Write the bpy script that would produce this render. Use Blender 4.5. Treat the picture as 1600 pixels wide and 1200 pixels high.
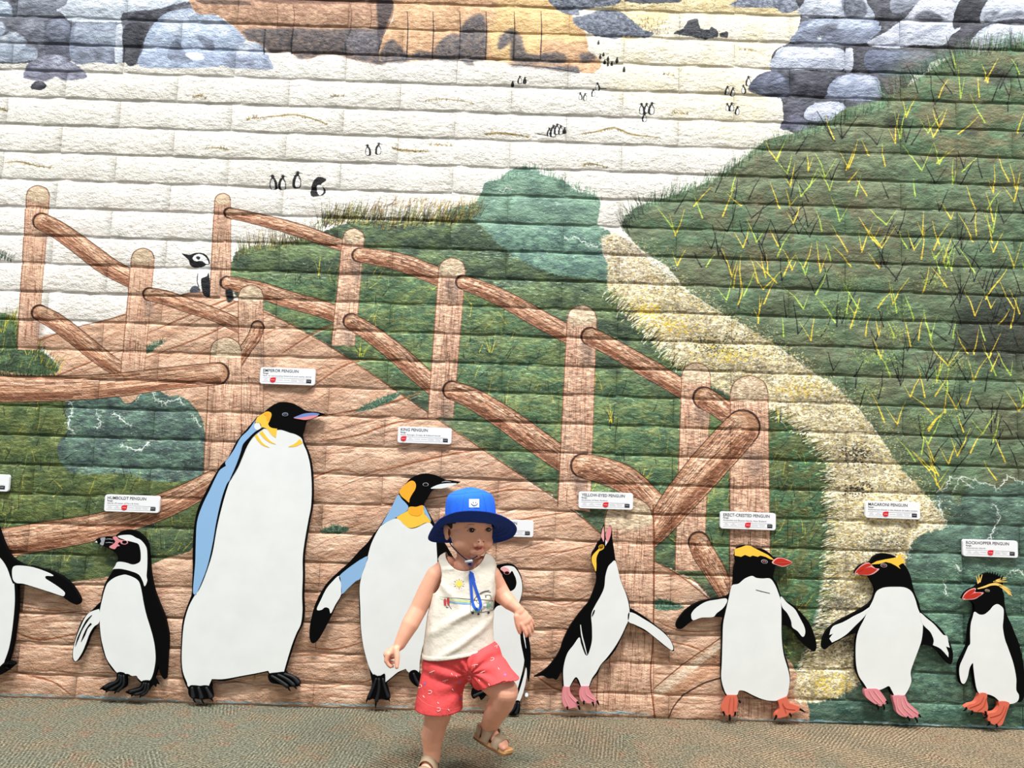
import bpy, bmesh, math, random
import numpy as np
from mathutils import Vector, Matrix

for _o in list(bpy.data.objects):
    bpy.data.objects.remove(_o, do_unlink=True)
SC = bpy.context.scene
COL = SC.collection
rnd = random.Random(7)

# ------------------------------------------------------------------ camera
F_PX = 1150.0
PITCH, YAW, ROLL = 0.0771, 0.0024, 0.0331
CAM = np.array([1.6552, -2.5995, 0.932])
_cy, _sy, _cp, _sp, _cr, _sr = math.cos(YAW), math.sin(YAW), math.cos(PITCH), math.sin(PITCH), math.cos(ROLL), math.sin(ROLL)
FWD = np.array([_sy * _cp, _cy * _cp, _sp])
_r0 = np.array([_cy, -_sy, 0.0])
_u0 = np.cross(_r0, FWD)
RIGHT = _cr * _r0 + _sr * _u0
UP = -_sr * _r0 + _cr * _u0
cam_data = bpy.data.cameras.new('camera')
cam_data.sensor_width = 36.0
cam_data.lens = F_PX / 1600.0 * 36.0
cam = bpy.data.objects.new('camera', cam_data)
COL.objects.link(cam)
_m = Matrix.Identity(4)
for _i in range(3):
    _m[_i][0] = RIGHT[_i]; _m[_i][1] = UP[_i]; _m[_i][2] = -FWD[_i]; _m[_i][3] = CAM[_i]
cam.matrix_world = _m
SC.camera = cam

# ------------------------------------------------------------------ light
SC.view_settings.view_transform = 'Standard'
SC.view_settings.look = 'None'
SC.view_settings.gamma = 1.0
SC.view_settings.use_curve_mapping = False
SC.view_settings.exposure = 0.0
world = bpy.data.worlds.new('world')
SC.world = world
world.use_nodes = True
world.node_tree.nodes['Background'].inputs[0].default_value = (0.95, 0.98, 1.0, 1)
world.node_tree.nodes['Background'].inputs[1].default_value = 0.50


def area(name, loc, target, sx, sy, power, col=(1, 1, 1)):
    d = bpy.data.lights.new(name, 'AREA')
    d.shape = 'RECTANGLE'; d.size = sx; d.size_y = sy; d.energy = power; d.color = col
    o = bpy.data.objects.new(name, d)
    COL.objects.link(o)
    o.location = loc
    o.rotation_euler = (Vector(target) - Vector(loc)).to_track_quat('-Z', 'Y').to_euler()
    return o


area('ceiling_lamp', (2.0, -4.5, 12.0), (1.7, -0.1, 0.9), 3.2, 0.9, 2050, (1, 0.985, 0.96))
area('ceiling_lamp', (-4.5, -4.8, 12.0), (0.2, -0.1, 0.9), 3.2, 0.9, 920, (1, 0.985, 0.96))
area('ceiling_lamp', (8.5, -4.8, 12.0), (3.3, -0.1, 0.9), 3.2, 0.9, 920, (1, 0.985, 0.96))


# ------------------------------------------------------------------ helpers
def px(x, y, Y=0.0):
    """Photo pixel -> point on the vertical plane at depth Y."""
    d = ((x - 800) / F_PX) * RIGHT - ((y - 600) / F_PX) * UP + FWD
    t = (Y - CAM[1]) / d[1]
    return CAM + t * d


def pxs(pts, Y=0.0):
    a = np.asarray([(p[0], p[1]) for p in pts], float)
    d = ((a[:, :1] - 800) / F_PX) * RIGHT - ((a[:, 1:2] - 600) / F_PX) * UP + FWD
    t = (Y - CAM[1]) / d[:, 1:2]
    return CAM + t * d


def srgb(c):
    return tuple(((v / 255.0) / 12.92 if v / 255.0 <= 0.04045 else ((v / 255.0 + 0.055) / 1.055) ** 2.4) for v in c)


MATS = {}


def mat(name, col, rough=0.6, spec=0.3, noise=None, bump=None, sss=0.0):
    """Procedural material: base colour with fine mottling and fine relief."""
    if name in MATS:
        return MATS[name]
    m = bpy.data.materials.new(name)
    m.use_nodes = True
    nt = m.node_tree; N = nt.nodes; L = nt.links
    b = N['Principled BSDF']
    lin = srgb(col)
    b.inputs['Base Color'].default_value = (*lin, 1)
    b.inputs['Roughness'].default_value = rough
    b.inputs['Specular IOR Level'].default_value = spec
    geo = N.new('ShaderNodeNewGeometry')
    if noise:
        sc, amt = noise
        n = N.new('ShaderNodeTexNoise'); n.inputs['Scale'].default_value = sc; n.inputs['Detail'].default_value = 5
        L.new(geo.outputs['Position'], n.inputs['Vector'])
        r = N.new('ShaderNodeMapRange')
        r.inputs[1].default_value = 0.3; r.inputs[2].default_value = 0.7
        r.inputs[3].default_value = 1 - amt; r.inputs[4].default_value = 1 + amt * 0.6
        L.new(n.outputs['Fac'], r.inputs[0])
        mx = N.new('ShaderNodeVectorMath'); mx.operation = 'SCALE'
        mx.inputs[0].default_value = lin
        L.new(r.outputs[0], mx.inputs['Scale'])
        L.new(mx.outputs[0], b.inputs['Base Color'])
    if bump:
        sc, dist, st = bump
        n = N.new('ShaderNodeTexNoise'); n.inputs['Scale'].default_value = sc; n.inputs['Detail'].default_value = 4
        L.new(geo.outputs['Position'], n.inputs['Vector'])
        bm_ = N.new('ShaderNodeBump'); bm_.inputs['Distance'].default_value = dist; bm_.inputs['Strength'].default_value = st
        L.new(n.outputs['Fac'], bm_.inputs['Height'])
        L.new(bm_.outputs[0], b.inputs['Normal'])
    if sss:
        b.inputs['Subsurface Weight'].default_value = sss
        b.inputs['Subsurface Radius'].default_value = (0.012, 0.005, 0.003)
        b.inputs['Subsurface Scale'].default_value = 0.6
    MATS[name] = m
    return m


def origin(o):
    v = Vector((0, 0, 0))
    while o is not None:
        v += Vector(o.location); o = o.parent
    return v


def add(name, me, m=None, parent=None, smooth=False):
    """Link a mesh whose vertices are in world coordinates."""
    o = bpy.data.objects.new(name, me)
    COL.objects.link(o)
    if parent is not None:
        o.parent = parent
        me.transform(Matrix.Translation(-origin(parent)))
    if m is not None:
        me.materials.append(m)
    if smooth:
        for p in me.polygons:
            p.use_smooth = True
    return o


def mesh(name, verts, faces):
    me = bpy.data.meshes.new(name)
    me.from_pydata([tuple(v) for v in verts], [], faces)
    me.update()
    return me


def thing(name, label, cat, loc, group=None):
    o = bpy.data.objects.new(name, None)
    COL.objects.link(o)
    o.empty_display_size = 0.05
    o.location = loc
    o['label'] = label; o['category'] = cat
    if group:
        o['group'] = group
    return o


def curve_pts(pts, closed=True, n=5):
    """Catmull-Rom through 2-D points; a third entry marks a sharp corner."""
    P = [np.array(p[:2], float) for p in pts]
    cn = [len(p) > 2 for p in pts]
    out = []
    N_ = len(P)
    rng = range(N_) if closed else range(N_ - 1)
    for i in rng:
        a, b = P[i], P[(i + 1) % N_]
        pa = P[(i - 1) % N_] if (closed or i > 0) else a
        pb = P[(i + 2) % N_] if (closed or i + 2 < N_) else b
        ta = (b - a) if cn[i] else (b - pa) * 0.5
        tb = (b - a) if cn[(i + 1) % N_] else (pb - a) * 0.5
        L_ = np.linalg.norm(b - a)
        for t_ in (ta, tb):
            l_ = np.linalg.norm(t_)
            if l_ > 1.3 * L_ and l_ > 0:
                t_ *= 1.3 * L_ / l_
        for k in range(n):
            t = k / n
            h0 = 2 * t ** 3 - 3 * t ** 2 + 1; h1 = t ** 3 - 2 * t ** 2 + t
            h2 = -2 * t ** 3 + 3 * t ** 2; h3 = t ** 3 - t ** 2
            out.append(h0 * a + h1 * ta + h2 * b + h3 * tb)
    if not closed:
        out.append(P[-1])
    return [tuple(p) for p in out]


def plate(name, pts, Yf, Yb, m, parent=None, smooth=True, n=5, bevel=0.0):
    """Flat board cut to an outline given in photo pixels; front face at Yf, back at Yb."""
    q = curve_pts(pts, True, n) if smooth else [p[:2] for p in pts]
    w = pxs(q, Yf)
    bm = bmesh.new()
    fv = [bm.verts.new((p[0], Yf, p[2])) for p in w]
    bv = [bm.verts.new((p[0], Yb, p[2])) for p in w]
    K = len(fv)
    f1 = bm.faces.new(fv)
    f2 = bm.faces.new(list(reversed(bv)))
    for i in range(K):
        j = (i + 1) % K
        bm.faces.new((fv[j], fv[i], bv[i], bv[j]))
    bmesh.ops.recalc_face_normals(bm, faces=bm.faces[:])
    if bevel > 0:
        bmesh.ops.bevel(bm, geom=[e for e in f1.edges], offset=bevel, segments=1, affect='EDGES')
    bmesh.ops.triangulate(bm, faces=[f for f in bm.faces if len(f.verts) > 4])
    me = bpy.data.meshes.new(name)
    bm.to_mesh(me); bm.free()
    return add(name, me, m, parent)


def tube_mesh(name, pts, rad, seg=10, caps=True):
    """Swept tube through world points with per-point radii."""
    P = [Vector(p) for p in pts]
    R = rad if isinstance(rad, (list, tuple)) else [rad] * len(P)
    verts, faces = [], []
    ref = None
    for i, p in enumerate(P):
        t = (P[min(i + 1, len(P) - 1)] - P[max(i - 1, 0)]).normalized()
        if ref is None:
            ref = t.orthogonal().normalized()
        ref = (ref - t * ref.dot(t)).normalized()
        b = t.cross(ref)
        for k in range(seg):
            a = 2 * math.pi * k / seg
            verts.append(p + (ref * math.cos(a) + b * math.sin(a)) * R[i])
    for i in range(len(P) - 1):
        for k in range(seg):
            k2 = (k + 1) % seg
            faces.append((i * seg + k, i * seg + k2, (i + 1) * seg + k2, (i + 1) * seg + k))
    if caps:
        c0 = len(verts); verts.append(P[0] - (P[1] - P[0]).normalized() * R[0] * 0.5)
        c1 = len(verts); verts.append(P[-1] + (P[-1] - P[-2]).normalized() * R[-1] * 0.5)
        for k in range(seg):
            k2 = (k + 1) % seg
            faces.append((c0, k2, k))
            faces.append((c1, (len(P) - 1) * seg + k, (len(P) - 1) * seg + k2))
    return mesh(name, verts, faces)


def join_meshes(name, mes):
    V, Fc = [], []
    for me in mes:
        o = len(V)
        V += [tuple(v.co) for v in me.vertices]
        Fc += [tuple(o + i for i in p.vertices) for p in me.polygons]
    return mesh(name, V, Fc)
# ------------------------------------------------------------------ mural paint (a real painted wall, laid out in wall metres)
S_M = 700.0
MX0, MX1, MZ1 = -1.0, 4.4, 2.9
MW, MH = int((MX1 - MX0) * S_M), int(MZ1 * S_M)
CV = np.zeros((MH, MW, 3), np.float32)
rs = np.random.RandomState(3)
_grid = rs.rand(8, 256, 256).astype(np.float32)


def cpts(pts):
    w = pxs(pts, 0.0)
    return np.stack([(w[:, 0] - MX0) * S_M, w[:, 2] * S_M], 1)


def vn(u, v, k=0):
    g = _grid[k % 8]
    u0 = np.floor(u); v0 = np.floor(v)
    fu = u - u0; fv = v - v0
    fu = fu * fu * (3 - 2 * fu); fv = fv * fv * (3 - 2 * fv)
    i0 = u0.astype(np.int32) & 255; j0 = v0.astype(np.int32) & 255
    i1 = (i0 + 1) & 255; j1 = (j0 + 1) & 255
    return (g[j0, i0] * (1 - fu) + g[j0, i1] * fu) * (1 - fv) + (g[j1, i0] * (1 - fu) + g[j1, i1] * fu) * fv


_nc = {}


def nz(x0, y0, x1, y1, cell, k=0, ang=0.0, stretch=1.0, octv=2):
    """Noise field over a canvas box; cell size in canvas px; stretched along ang."""
    ys, xs = np.mgrid[y0:y1, x0:x1].astype(np.float32)
    ca, sa = math.cos(ang), math.sin(ang)
    u = (xs * ca + ys * sa) / (cell * stretch); v = (-xs * sa + ys * ca) / cell
    o = vn(u, v, k)
    t = 1.0; a = 1.0
    for q in range(1, octv):
        a *= 0.5; t += a
        o = o + a * vn(u * 2 ** q + 13.7 * q, v * 2 ** q + 7.1 * q, k + q)
    return o / t


def polymask(P, x0, y0, x1, y1):
    """Scanline even-odd mask of polygon P (canvas px) in a box."""
    m = np.zeros((y1 - y0, x1 - x0), np.float32)
    A = P; B = np.roll(P, -1, 0)
    for r in range(y0, y1):
        yy = r + 0.5
        c = ((A[:, 1] <= yy) & (B[:, 1] > yy)) | ((B[:, 1] <= yy) & (A[:, 1] > yy))
        if not c.any():
            continue
        a = A[c]; b = B[c]
        xs = np.sort(a[:, 0] + (yy - a[:, 1]) / (b[:, 1] - a[:, 1]) * (b[:, 0] - a[:, 0]))
        for i in range(0, len(xs) - 1, 2):
            s = max(0, int(round(xs[i])) - x0); e = min(x1 - x0, int(round(xs[i + 1])) - x0)
            if e > s:
                m[r - y0, s:e] = 1
    return m


def blur(m, r):
    r = int(r)
    if r < 1:
        return m
    for _ in range(2):
        for ax in (0, 1):
            c = np.cumsum(np.pad(m, [(r + 1, r) if a == ax else (0, 0) for a in (0, 1)], mode='edge'), axis=ax)
            m = (np.take(c, range(2 * r + 1, c.shape[ax]), ax) - np.take(c, range(0, c.shape[ax] - 2 * r - 1), ax)) / (2 * r + 1)
    return m


def C3(c):
    return np.array(c, np.float32) / 255.0


def fill(pts, col, col2=None, cell=14, k=0, ang=0.0, stretch=1.0, soft=0, alpha=1.0, smooth=True, rough=0, thr=None, gain=2.2, octv=2):
    """Paint a region: colour col mottled with col2 by noise; soft/ragged edges."""
    q = curve_pts(pts, True, 4) if smooth else [p[:2] for p in pts]
    P = cpts(q)
    pad = soft * 2 + 2 + rough * 2
    x0 = max(0, int(P[:, 0].min()) - pad); x1 = min(MW, int(P[:, 0].max()) + pad)
    y0 = max(0, int(P[:, 1].min()) - pad); y1 = min(MH, int(P[:, 1].max()) + pad)
    if x1 <= x0 or y1 <= y0:
        return
    m = polymask(P, x0, y0, x1, y1)
    if soft:
        m = blur(m, soft)
    if rough:
        mb = blur(m, rough)
        n_ = nz(x0, y0, x1, y1, 5, k + 3, 0, 1, 2)
        m = np.clip((mb - 0.5) * 3.0 + (n_ - 0.5) * 3.2 + 0.5, 0, 1) * (mb > 0.02)
    c = np.broadcast_to(C3(col), (y1 - y0, x1 - x0, 3))
    if col2 is not None:
        n_ = nz(x0, y0, x1, y1, cell, k, ang, stretch, octv)
        w = np.clip((n_ - (0.5 if thr is None else thr)) * gain + 0.5, 0, 1)[..., None]
        c = c * (1 - w) + C3(col2) * w
    m = (m * alpha)[..., None]
    CV[y0:y1, x0:x1] = CV[y0:y1, x0:x1] * (1 - m) + c * m


def stroke_c(P, W, col, a=1.0):
    """Tapered brush stroke through canvas points P with half-widths W."""
    P = np.asarray(P, np.float32)
    mw = max(W) + 1.5
    x0 = max(0, int(P[:, 0].min() - mw)); x1 = min(MW, int(P[:, 0].max() + mw) + 1)
    y0 = max(0, int(P[:, 1].min() - mw)); y1 = min(MH, int(P[:, 1].max() + mw) + 1)
    if x1 <= x0 or y1 <= y0:
        return
    ys, xs = np.mgrid[y0:y1, x0:x1].astype(np.float32)
    best = np.full(xs.shape, -9.0, np.float32)
    for i in range(len(P) - 1):
        dx, dy = P[i + 1] - P[i]
        L2 = dx * dx + dy * dy + 1e-6
        t = np.clip(((xs - P[i, 0]) * dx + (ys - P[i, 1]) * dy) / L2, 0, 1)
        d = np.hypot(xs - P[i, 0] - t * dx, ys - P[i, 1] - t * dy)
        np.maximum(best, (W[i] * (1 - t) + W[i + 1] * t) - d, out=best)
    m = (np.clip(best + 0.5, 0, 1) * a)[..., None]
    CV[y0:y1, x0:x1] = CV[y0:y1, x0:x1] * (1 - m) + C3(col) * m


def line(pts, w, col, a=1.0, smooth=True):
    q = curve_pts(pts, False, 4) if smooth and len(pts) > 2 else [p[:2] for p in pts]
    P = cpts(q)
    if isinstance(w, (int, float)):
        W = [w * 0.79] * len(q)
    else:
        W = list(np.interp(np.linspace(0, 1, len(q)), np.linspace(0, 1, len(w)), w) * 0.79)
    stroke_c(P, W, col, a)


def blade(x, y, ln, ang, w0, w1, col, a=1.0, bend=0.0):
    """Grass blade from its foot (x, y) upwards; ang from the vertical in degrees."""
    t = math.radians(ang); b = math.radians(ang + bend)
    p1 = (x + math.sin(t) * ln * 0.5, y - math.cos(t) * ln * 0.5)
    p2 = (p1[0] + math.sin(b) * ln * 0.5, p1[1] - math.cos(b) * ln * 0.5)
    line([(x, y), p1, p2], [w0, (w0 + w1) / 2, w1], col, a, smooth=False)


def inpoly(x, y, poly):
    c = False
    j = len(poly) - 1
    for i in range(len(poly)):
        xi, yi = poly[i][:2]; xj, yj = poly[j][:2]
        if (yi > y) != (yj > y) and x < (xj - xi) * (y - yi) / (yj - yi) + xi:
            c = not c
        j = i
    return c


def scatter(poly, n, fn):
    xs = [p[0] for p in poly]; ys = [p[1] for p in poly]
    c = 0; t = 0
    while c < n and t < n * 20:
        t += 1
        x = rnd.uniform(min(xs), max(xs)); y = rnd.uniform(min(ys), max(ys))
        if inpoly(x, y, poly):
            fn(x, y); c += 1


def along(pts, step, fn):
    q = curve_pts(pts, False, 6)
    acc = 0.0
    for i in range(len(q) - 1):
        a, b = q[i], q[i + 1]
        L_ = math.hypot(b[0] - a[0], b[1] - a[1])
        while acc < L_:
            t = acc / L_
            fn(a[0] + (b[0] - a[0]) * t, a[1] + (b[1] - a[1]) * t, (b[0] - a[0]) / L_, (b[1] - a[1]) / L_)
            acc += step
        acc -= L_


# ---- sand
_n = nz(0, 0, MW, MH, 90, 1, 0, 2.0, 2)[..., None]
CV[:] = C3((228, 226, 220)) * (1 - _n) + C3((218, 214, 204)) * _n
fill([(930, -60), (1300, -60), (1300, 60), (1230, 150), (1180, 215), (1000, 175), (940, 120), (900, 60)], (222, 214, 188), (229, 224, 208), 60, 2, soft=30)
fill([(960, -60), (1260, -60), (1240, 20), (1060, 22), (1000, 60), (960, 50)], (208, 190, 145), (220, 205, 165), 25, 3, soft=8)
fill([(-400, 290), (700, 330), (700, 480), (-400, 520)], (226, 218, 210), (232, 229, 224), 50, 4, soft=30, alpha=0.7)
# thin wrack lines in the sand
for (pp, w) in [([(385, 186), (430, 182), (465, 180), (500, 190), (512, 195)], 2.2), ([(300, 152), (312, 149), (322, 154)], 1.6),
                ([(320, 232), (345, 231), (357, 234)], 1.6), ([(0, 255), (30, 253), (60, 260), (85, 262)], 1.8), ([(0, 170), (12, 173)], 1.5),
                ([(612, 231), (630, 235), (668, 236)], 3.0), ([(668, 225), (708, 227)], 1.6), ([(757, 210), (770, 208), (800, 210), (828, 214)], 3.0),
                ([(905, 210), (930, 206), (960, 200), (985, 210), (1010, 213), (1032, 216)], 2.6), ([(660, 158), (690, 155), (720, 158), (740, 162)], 1.2),
                ([(910, 258), (925, 256), (952, 262)], 2.0), ([(1048, 175), (1075, 178)], 1.2), ([(515, 150), (538, 149)], 1.2), ([(1035, 115), (1055, 118)], 1.0),
                ([(385, 186), (400, 182)], 1.4), ([(1150, 75), (1175, 78)], 1.2)]:
    line(pp, [w * 0.3, w * 1.2, w * 1.1, w * 0.3], (132, 114, 70), 0.8)
    for _ in range(int(8 + w * 8)):
        t = rnd.random(); i = min(int(t * (len(pp) - 1)), len(pp) - 2); f = t * (len(pp) - 1) - i
        x = pp[i][0] * (1 - f) + pp[i + 1][0] * f; y = pp[i][1] * (1 - f) + pp[i + 1][1] * f
        blade(x, y + 2, rnd.uniform(3, 7), rnd.uniform(-50, 50), 0.9, 0.3, rnd.choice([(95, 85, 55), (170, 140, 60), (70, 65, 50)]), 0.8)


# ---- rocks
def rock(pts, c, hi=None, lo=None, k=0):
    fill(pts, c, tuple(max(0, v - 26) for v in c), 12, k, 0.6, 2.0, rough=1)
    xs = [p[0] for p in pts]; ys = [p[1] for p in pts]
    cx, cy = sum(xs) / len(xs), sum(ys) / len(ys)
    if lo:
        low = [(p[0] * 0.9 + cx * 0.1, max(p[1], cy + 0.15 * (max(ys) - cy))) for p in pts]
        fill(low, lo, c, 10, k + 1, 0.2, 2.0, soft=2, alpha=0.75)
    if hi:
        up = [(p[0] * 0.82 + cx * 0.18, min(p[1], cy - 0.1 * (cy - min(ys)))) for p in pts]
        fill(up, hi, c, 9, k + 2, 0.5, 2.2, soft=2, alpha=0.8)


fill([(-400, -80), (310, -80), (310, 20), (240, 60), (222, 99), (190, 97), (110, 96), (-400, 95)], (72, 75, 84), (105, 108, 118), 14, 1, rough=1)
rock([(-20, 2), (12, 4), (21, 16), (16, 26), (-20, 25)], (165, 178, 195), (205, 215, 228), None, 1)
rock([(22, 26), (28, 0), (60, -12), (110, -8), (96, 12), (84, 27)], (120, 126, 138), (140, 146, 158), (80, 84, 94), 2)
rock([(88, 15), (104, 6), (112, -14), (300, -14), (300, -3), (285, 8), (240, 15), (192, 20), (190, 35), (150, 35), (108, 33), (98, 22)], (186, 196, 208), (214, 220, 230), None, 3)
rock([(27, 38), (45, 30), (70, 33), (72, 72), (60, 70), (35, 52)], (104, 108, 120), (140, 145, 158), None, 4)
rock([(73, 32), (110, 34), (112, 92), (72, 88)], (92, 96, 110), (132, 140, 160), (70, 72, 84), 5)
rock([(113, 40), (150, 38), (189, 38), (189, 96), (150, 97), (112, 96)], (132, 142, 160), (165, 175, 190), (88, 92, 104), 6)
rock([(182, 40), (191, 38), (191, 96), (180, 96)], (190, 198, 212), None, None, 1)
rock([(194, 20), (240, 17), (270, 8), (292, 4), (262, 22), (244, 36), (193, 36)], (86, 88, 98), None, (64, 66, 74), 7)
rock([(194, 41), (234, 39), (222, 70), (212, 100), (196, 98)], (66, 68, 76), None, None, 0)
rock([(-20, 60), (5, 56), (18, 50), (32, 54), (42, 64), (40, 72), (56, 75), (54, 94), (-20, 94)], (150, 160, 175), (205, 212, 224), None, 1)
rock([(-20, 34), (4, 35), (9, 48), (0, 57), (-20, 58)], (150, 160, 178), (190, 198, 212), None, 1)
rock([(216, 102), (222, 78), (230, 54), (243, 34), (262, 20), (288, 14), (315, 15), (338, 24), (356, 36), (372, 46), (384, 62), (372, 72), (358, 82), (350, 102), (300, 106), (250, 106)], (168, 182, 205), (208, 217, 230), (140, 152, 176), 2)
fill([(262, 80), (276, 60), (286, 78), (300, 95), (268, 95)], (96, 104, 122), (120, 130, 150), 8, 2, soft=1, alpha=0.85)
fill([(305, 54), (330, 62), (335, 75), (325, 78)], (100, 108, 126), (125, 132, 150), 8, 2, soft=1, alpha=0.8)
fill([(290, 84), (312, 82), (318, 92), (298, 92)], (225, 230, 238), None, soft=1, alpha=0.9)
rock([(350, 104), (354, 86), (362, 74), (380, 67), (402, 67), (414, 78), (424, 98), (426, 108), (390, 107)], (160, 172, 194), (200, 208, 222), (120, 126, 146), 3)
rock([(38, 122), (40, 106), (52, 94), (70, 87), (96, 87), (112, 98), (126, 106), (136, 122), (100, 125), (88, 120), (70, 126)], (132, 134, 152), (178, 184, 202), (92, 92, 106), 4)
rock([(48, 136), (54, 128), (66, 127), (72, 134), (66, 140), (54, 140)], (60, 60, 70), (110, 112, 125), None, 5)

# ---- cliffs
fill([(302, -80), (618, -80), (618, 10), (608, 40), (598, 62), (604, 98), (570, 97), (545, 92), (530, 86), (500, 86), (482, 92), (462, 88), (452, 80), (425, 82), (404, 67), (386, 62), (366, 42), (340, 24), (300, 12)],
     (186, 150, 124), (152, 118, 96), 9, 2, rough=1)
fill([(380, 46), (450, 44), (520, 46), (600, 44), (598, 62), (604, 98), (570, 97), (530, 86), (500, 86), (470, 92), (452, 80), (425, 82), (404, 67), (386, 60)], (66, 64, 70), (104, 92, 88), 8, 3, soft=3, alpha=0.95)
fill([(400, -6), (470, -4), (600, -2), (600, 2), (500, 6), (400, 2)], (90, 62, 50), None, soft=2, alpha=0.8)
fill([(306, 0), (380, 2), (392, 8), (320, 6)], (70, 55, 48), None, soft=1, alpha=0.8)
for x in (432, 458, 547, 578):
    line([(x, 8), (x + 2, 26), (x, 44)], 1.4, (110, 74, 56), 0.8)
for x, x2 in ((414, 412), (458, 455), (548, 540), (590, 592)):
    line([(x, 46), (x2, 68), (x2, 84)], [2.5, 3.2, 2], (34, 33, 40), 0.8)
fill([(540, 60), (560, 48), (588, 52), (590, 80), (560, 86), (545, 76)], (120, 116, 122), (80, 78, 86), 6, 4, soft=2, alpha=0.8)
fill([(590, -20), (616, -20), (614, 14), (606, 34), (594, 60), (590, 40)], (62, 54, 56), None, soft=2, alpha=0.9)
fill([(616, -80), (850, -80), (858, 0), (872, 8), (890, 18), (899, 36), (912, 46), (917, 62), (921, 80), (936, 92), (939, 104), (925, 114), (900, 112), (870, 104), (840, 106), (800, 102), (760, 100), (715, 92), (680, 93), (650, 96), (598, 97), (592, 84), (598, 62), (606, 44), (614, 30), (616, 10)],
     (208, 170, 134), (186, 146, 112), 8, 5, rough=1)
fill([(790, -40), (856, -10), (888, 20), (900, 40), (915, 60), (900, 66), (850, 60), (838, 90), (780, 92), (762, 60), (775, 25)], (224, 194, 138), (212, 174, 122), 10, 6, soft=8, alpha=0.85)
for pg in ([(595, 80), (612, 62), (634, 82), (640, 96), (598, 97)], [(640, 92), (655, 80), (676, 84), (678, 94)], [(678, 90), (690, 62), (716, 55), (717, 93)],
           [(719, 94), (722, 40), (756, 24), (757, 96)], [(780, 58), (800, 44), (802, 60), (780, 80)], [(800, 96), (802, 50), (815, 58), (822, 82), (842, 86), (842, 98)],
           [(844, 98), (846, 84), (880, 84), (882, 98)], [(905, 86), (925, 82), (930, 92), (912, 98)], [(760, 100), (800, 100), (850, 103), (900, 104), (905, 114), (880, 112), (840, 106), (790, 104)]):
    fill(pg, (70, 72, 82), (110, 100, 98), 6, 2, soft=3, alpha=0.9)
for x in (636, 676, 718, 759, 803, 845):
    line([(x, 18), (x + 1, 50), (x - 1, 92)], [1.0, 1.8, 2.2], (50, 40, 42), 0.85)
line([(592, 97), (680, 92), (760, 99), (850, 105), (905, 114)], 1.6, (40, 38, 44), 0.8)
fill([(740, 96), (780, 96), (800, 104), (770, 107), (745, 103)], (232, 226, 210), None, soft=2, alpha=0.9)
fill([(856, 0), (862, -20), (968, -20), (966, 6), (925, 12), (905, 16), (905, 24), (880, 20), (868, 12)], (84, 90, 104), (130, 138, 152), 6, 4, rough=1)
fill([(896, 28), (920, 22), (940, 15), (970, 18), (990, 34), (1006, 46), (1022, 52), (1010, 58), (975, 56), (960, 61), (930, 55), (915, 48), (900, 40)], (82, 88, 102), (124, 132, 148), 6, 5, rough=1)
fill([(1052, 52), (1068, 44), (1076, 32), (1090, 30), (1094, 44), (1108, 46), (1112, 42), (1122, 50), (1120, 58), (1100, 60), (1080, 57)], (44, 46, 52), (74, 78, 86), 5, 6, rough=1)
fill([(1124, 52), (1136, 50), (1136, 59), (1126, 58)], (60, 62, 66), None, rough=1)
fill([(1140, 8), (1150, 2), (1160, -10), (1262, -14), (1250, 12), (1225, 20), (1210, 12), (1170, 12)], (92, 98, 114), (140, 148, 164), 6, 7, rough=1)
fill([(975, 0), (1020, -4), (1065, 0), (1060, 4), (1000, 5)], (80, 84, 92), None, rough=1)
for _ in range(60):
    x, y = rnd.gauss(1018, 14), rnd.gauss(42, 9)
    blade(x, y, rnd.uniform(2, 4), rnd.uniform(-15, 15), 0.8, 0.6, (70, 66, 60), 0.8)
for _ in range(30):
    x, y = rnd.uniform(950, 1130), rnd.uniform(2, 20)
    blade(x, y, rnd.uniform(2, 4), rnd.uniform(-15, 15), 0.7, 0.5, (90, 84, 76), 0.8)

# ---- grey boulders at the upper right
fill([(1245, -20), (1600, -60), (2300, -60), (2300, 120), (1500, 90), (1440, 104), (1405, 150), (1345, 166), (1290, 206), (1232, 204), (1222, 160), (1205, 110), (1210, 80), (1238, 62), (1252, 24)], (58, 60, 68), (84, 86, 96), 14, 1, rough=1)
rock([(1247, 18), (1256, 4), (1268, -12), (1345, -12), (1356, 6), (1366, 22), (1364, 30), (1320, 26), (1258, 26)], (186, 194, 210), (222, 227, 238), None, 2)
fill([(1316, -8), (1340, -8), (1354, 10), (1350, 26), (1322, 24)], (74, 78, 90), (110, 116, 130), 8, 3, soft=2, alpha=0.9)
rock([(1237, 66), (1246, 48), (1258, 32), (1300, 28), (1366, 30), (1378, 42), (1366, 56), (1350, 68)], (140, 150, 172), (180, 190, 208), (96, 102, 120), 3)
fill([(1272, 50), (1290, 38), (1310, 38), (1300, 52)], (74, 78, 90), None, soft=3, alpha=0.7)
rock([(1205, 108), (1209, 88), (1222, 74), (1270, 74), (1318, 78), (1317, 109), (1260, 108)], (190, 198, 216), (222, 228, 240), None, 4)
rock([(1321, 78), (1332, 78), (1332, 109), (1320, 109)], (196, 202, 218), None, None, 4)
rock([(1355, 80), (1400, 80), (1460, 82), (1452, 100), (1440, 116), (1360, 112)], (104, 112, 134), (132, 142, 166), (70, 74, 88), 5)
rock([(1355, 68), (1380, 52), (1400, 38), (1420, 22), (1446, -8), (1500, -8), (1502, 40), (1486, 56), (1472, 72), (1430, 70), (1400, 76)], (198, 204, 220), (226, 230, 240), None, 6)
fill([(1428, 28), (1450, 16), (1474, 30), (1462, 34)], (84, 88, 100), None, soft=2, alpha=0.85)
fill([(1416, 66), (1440, 48), (1480, 36), (1470, 44), (1440, 58)], (120, 126, 140), None, soft=2, alpha=0.5)
rock([(1488, 44), (1500, 0), (1520, -8), (1536, 6), (1530, 24), (1512, 36)], (64, 66, 74), None, None, 3)
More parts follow.
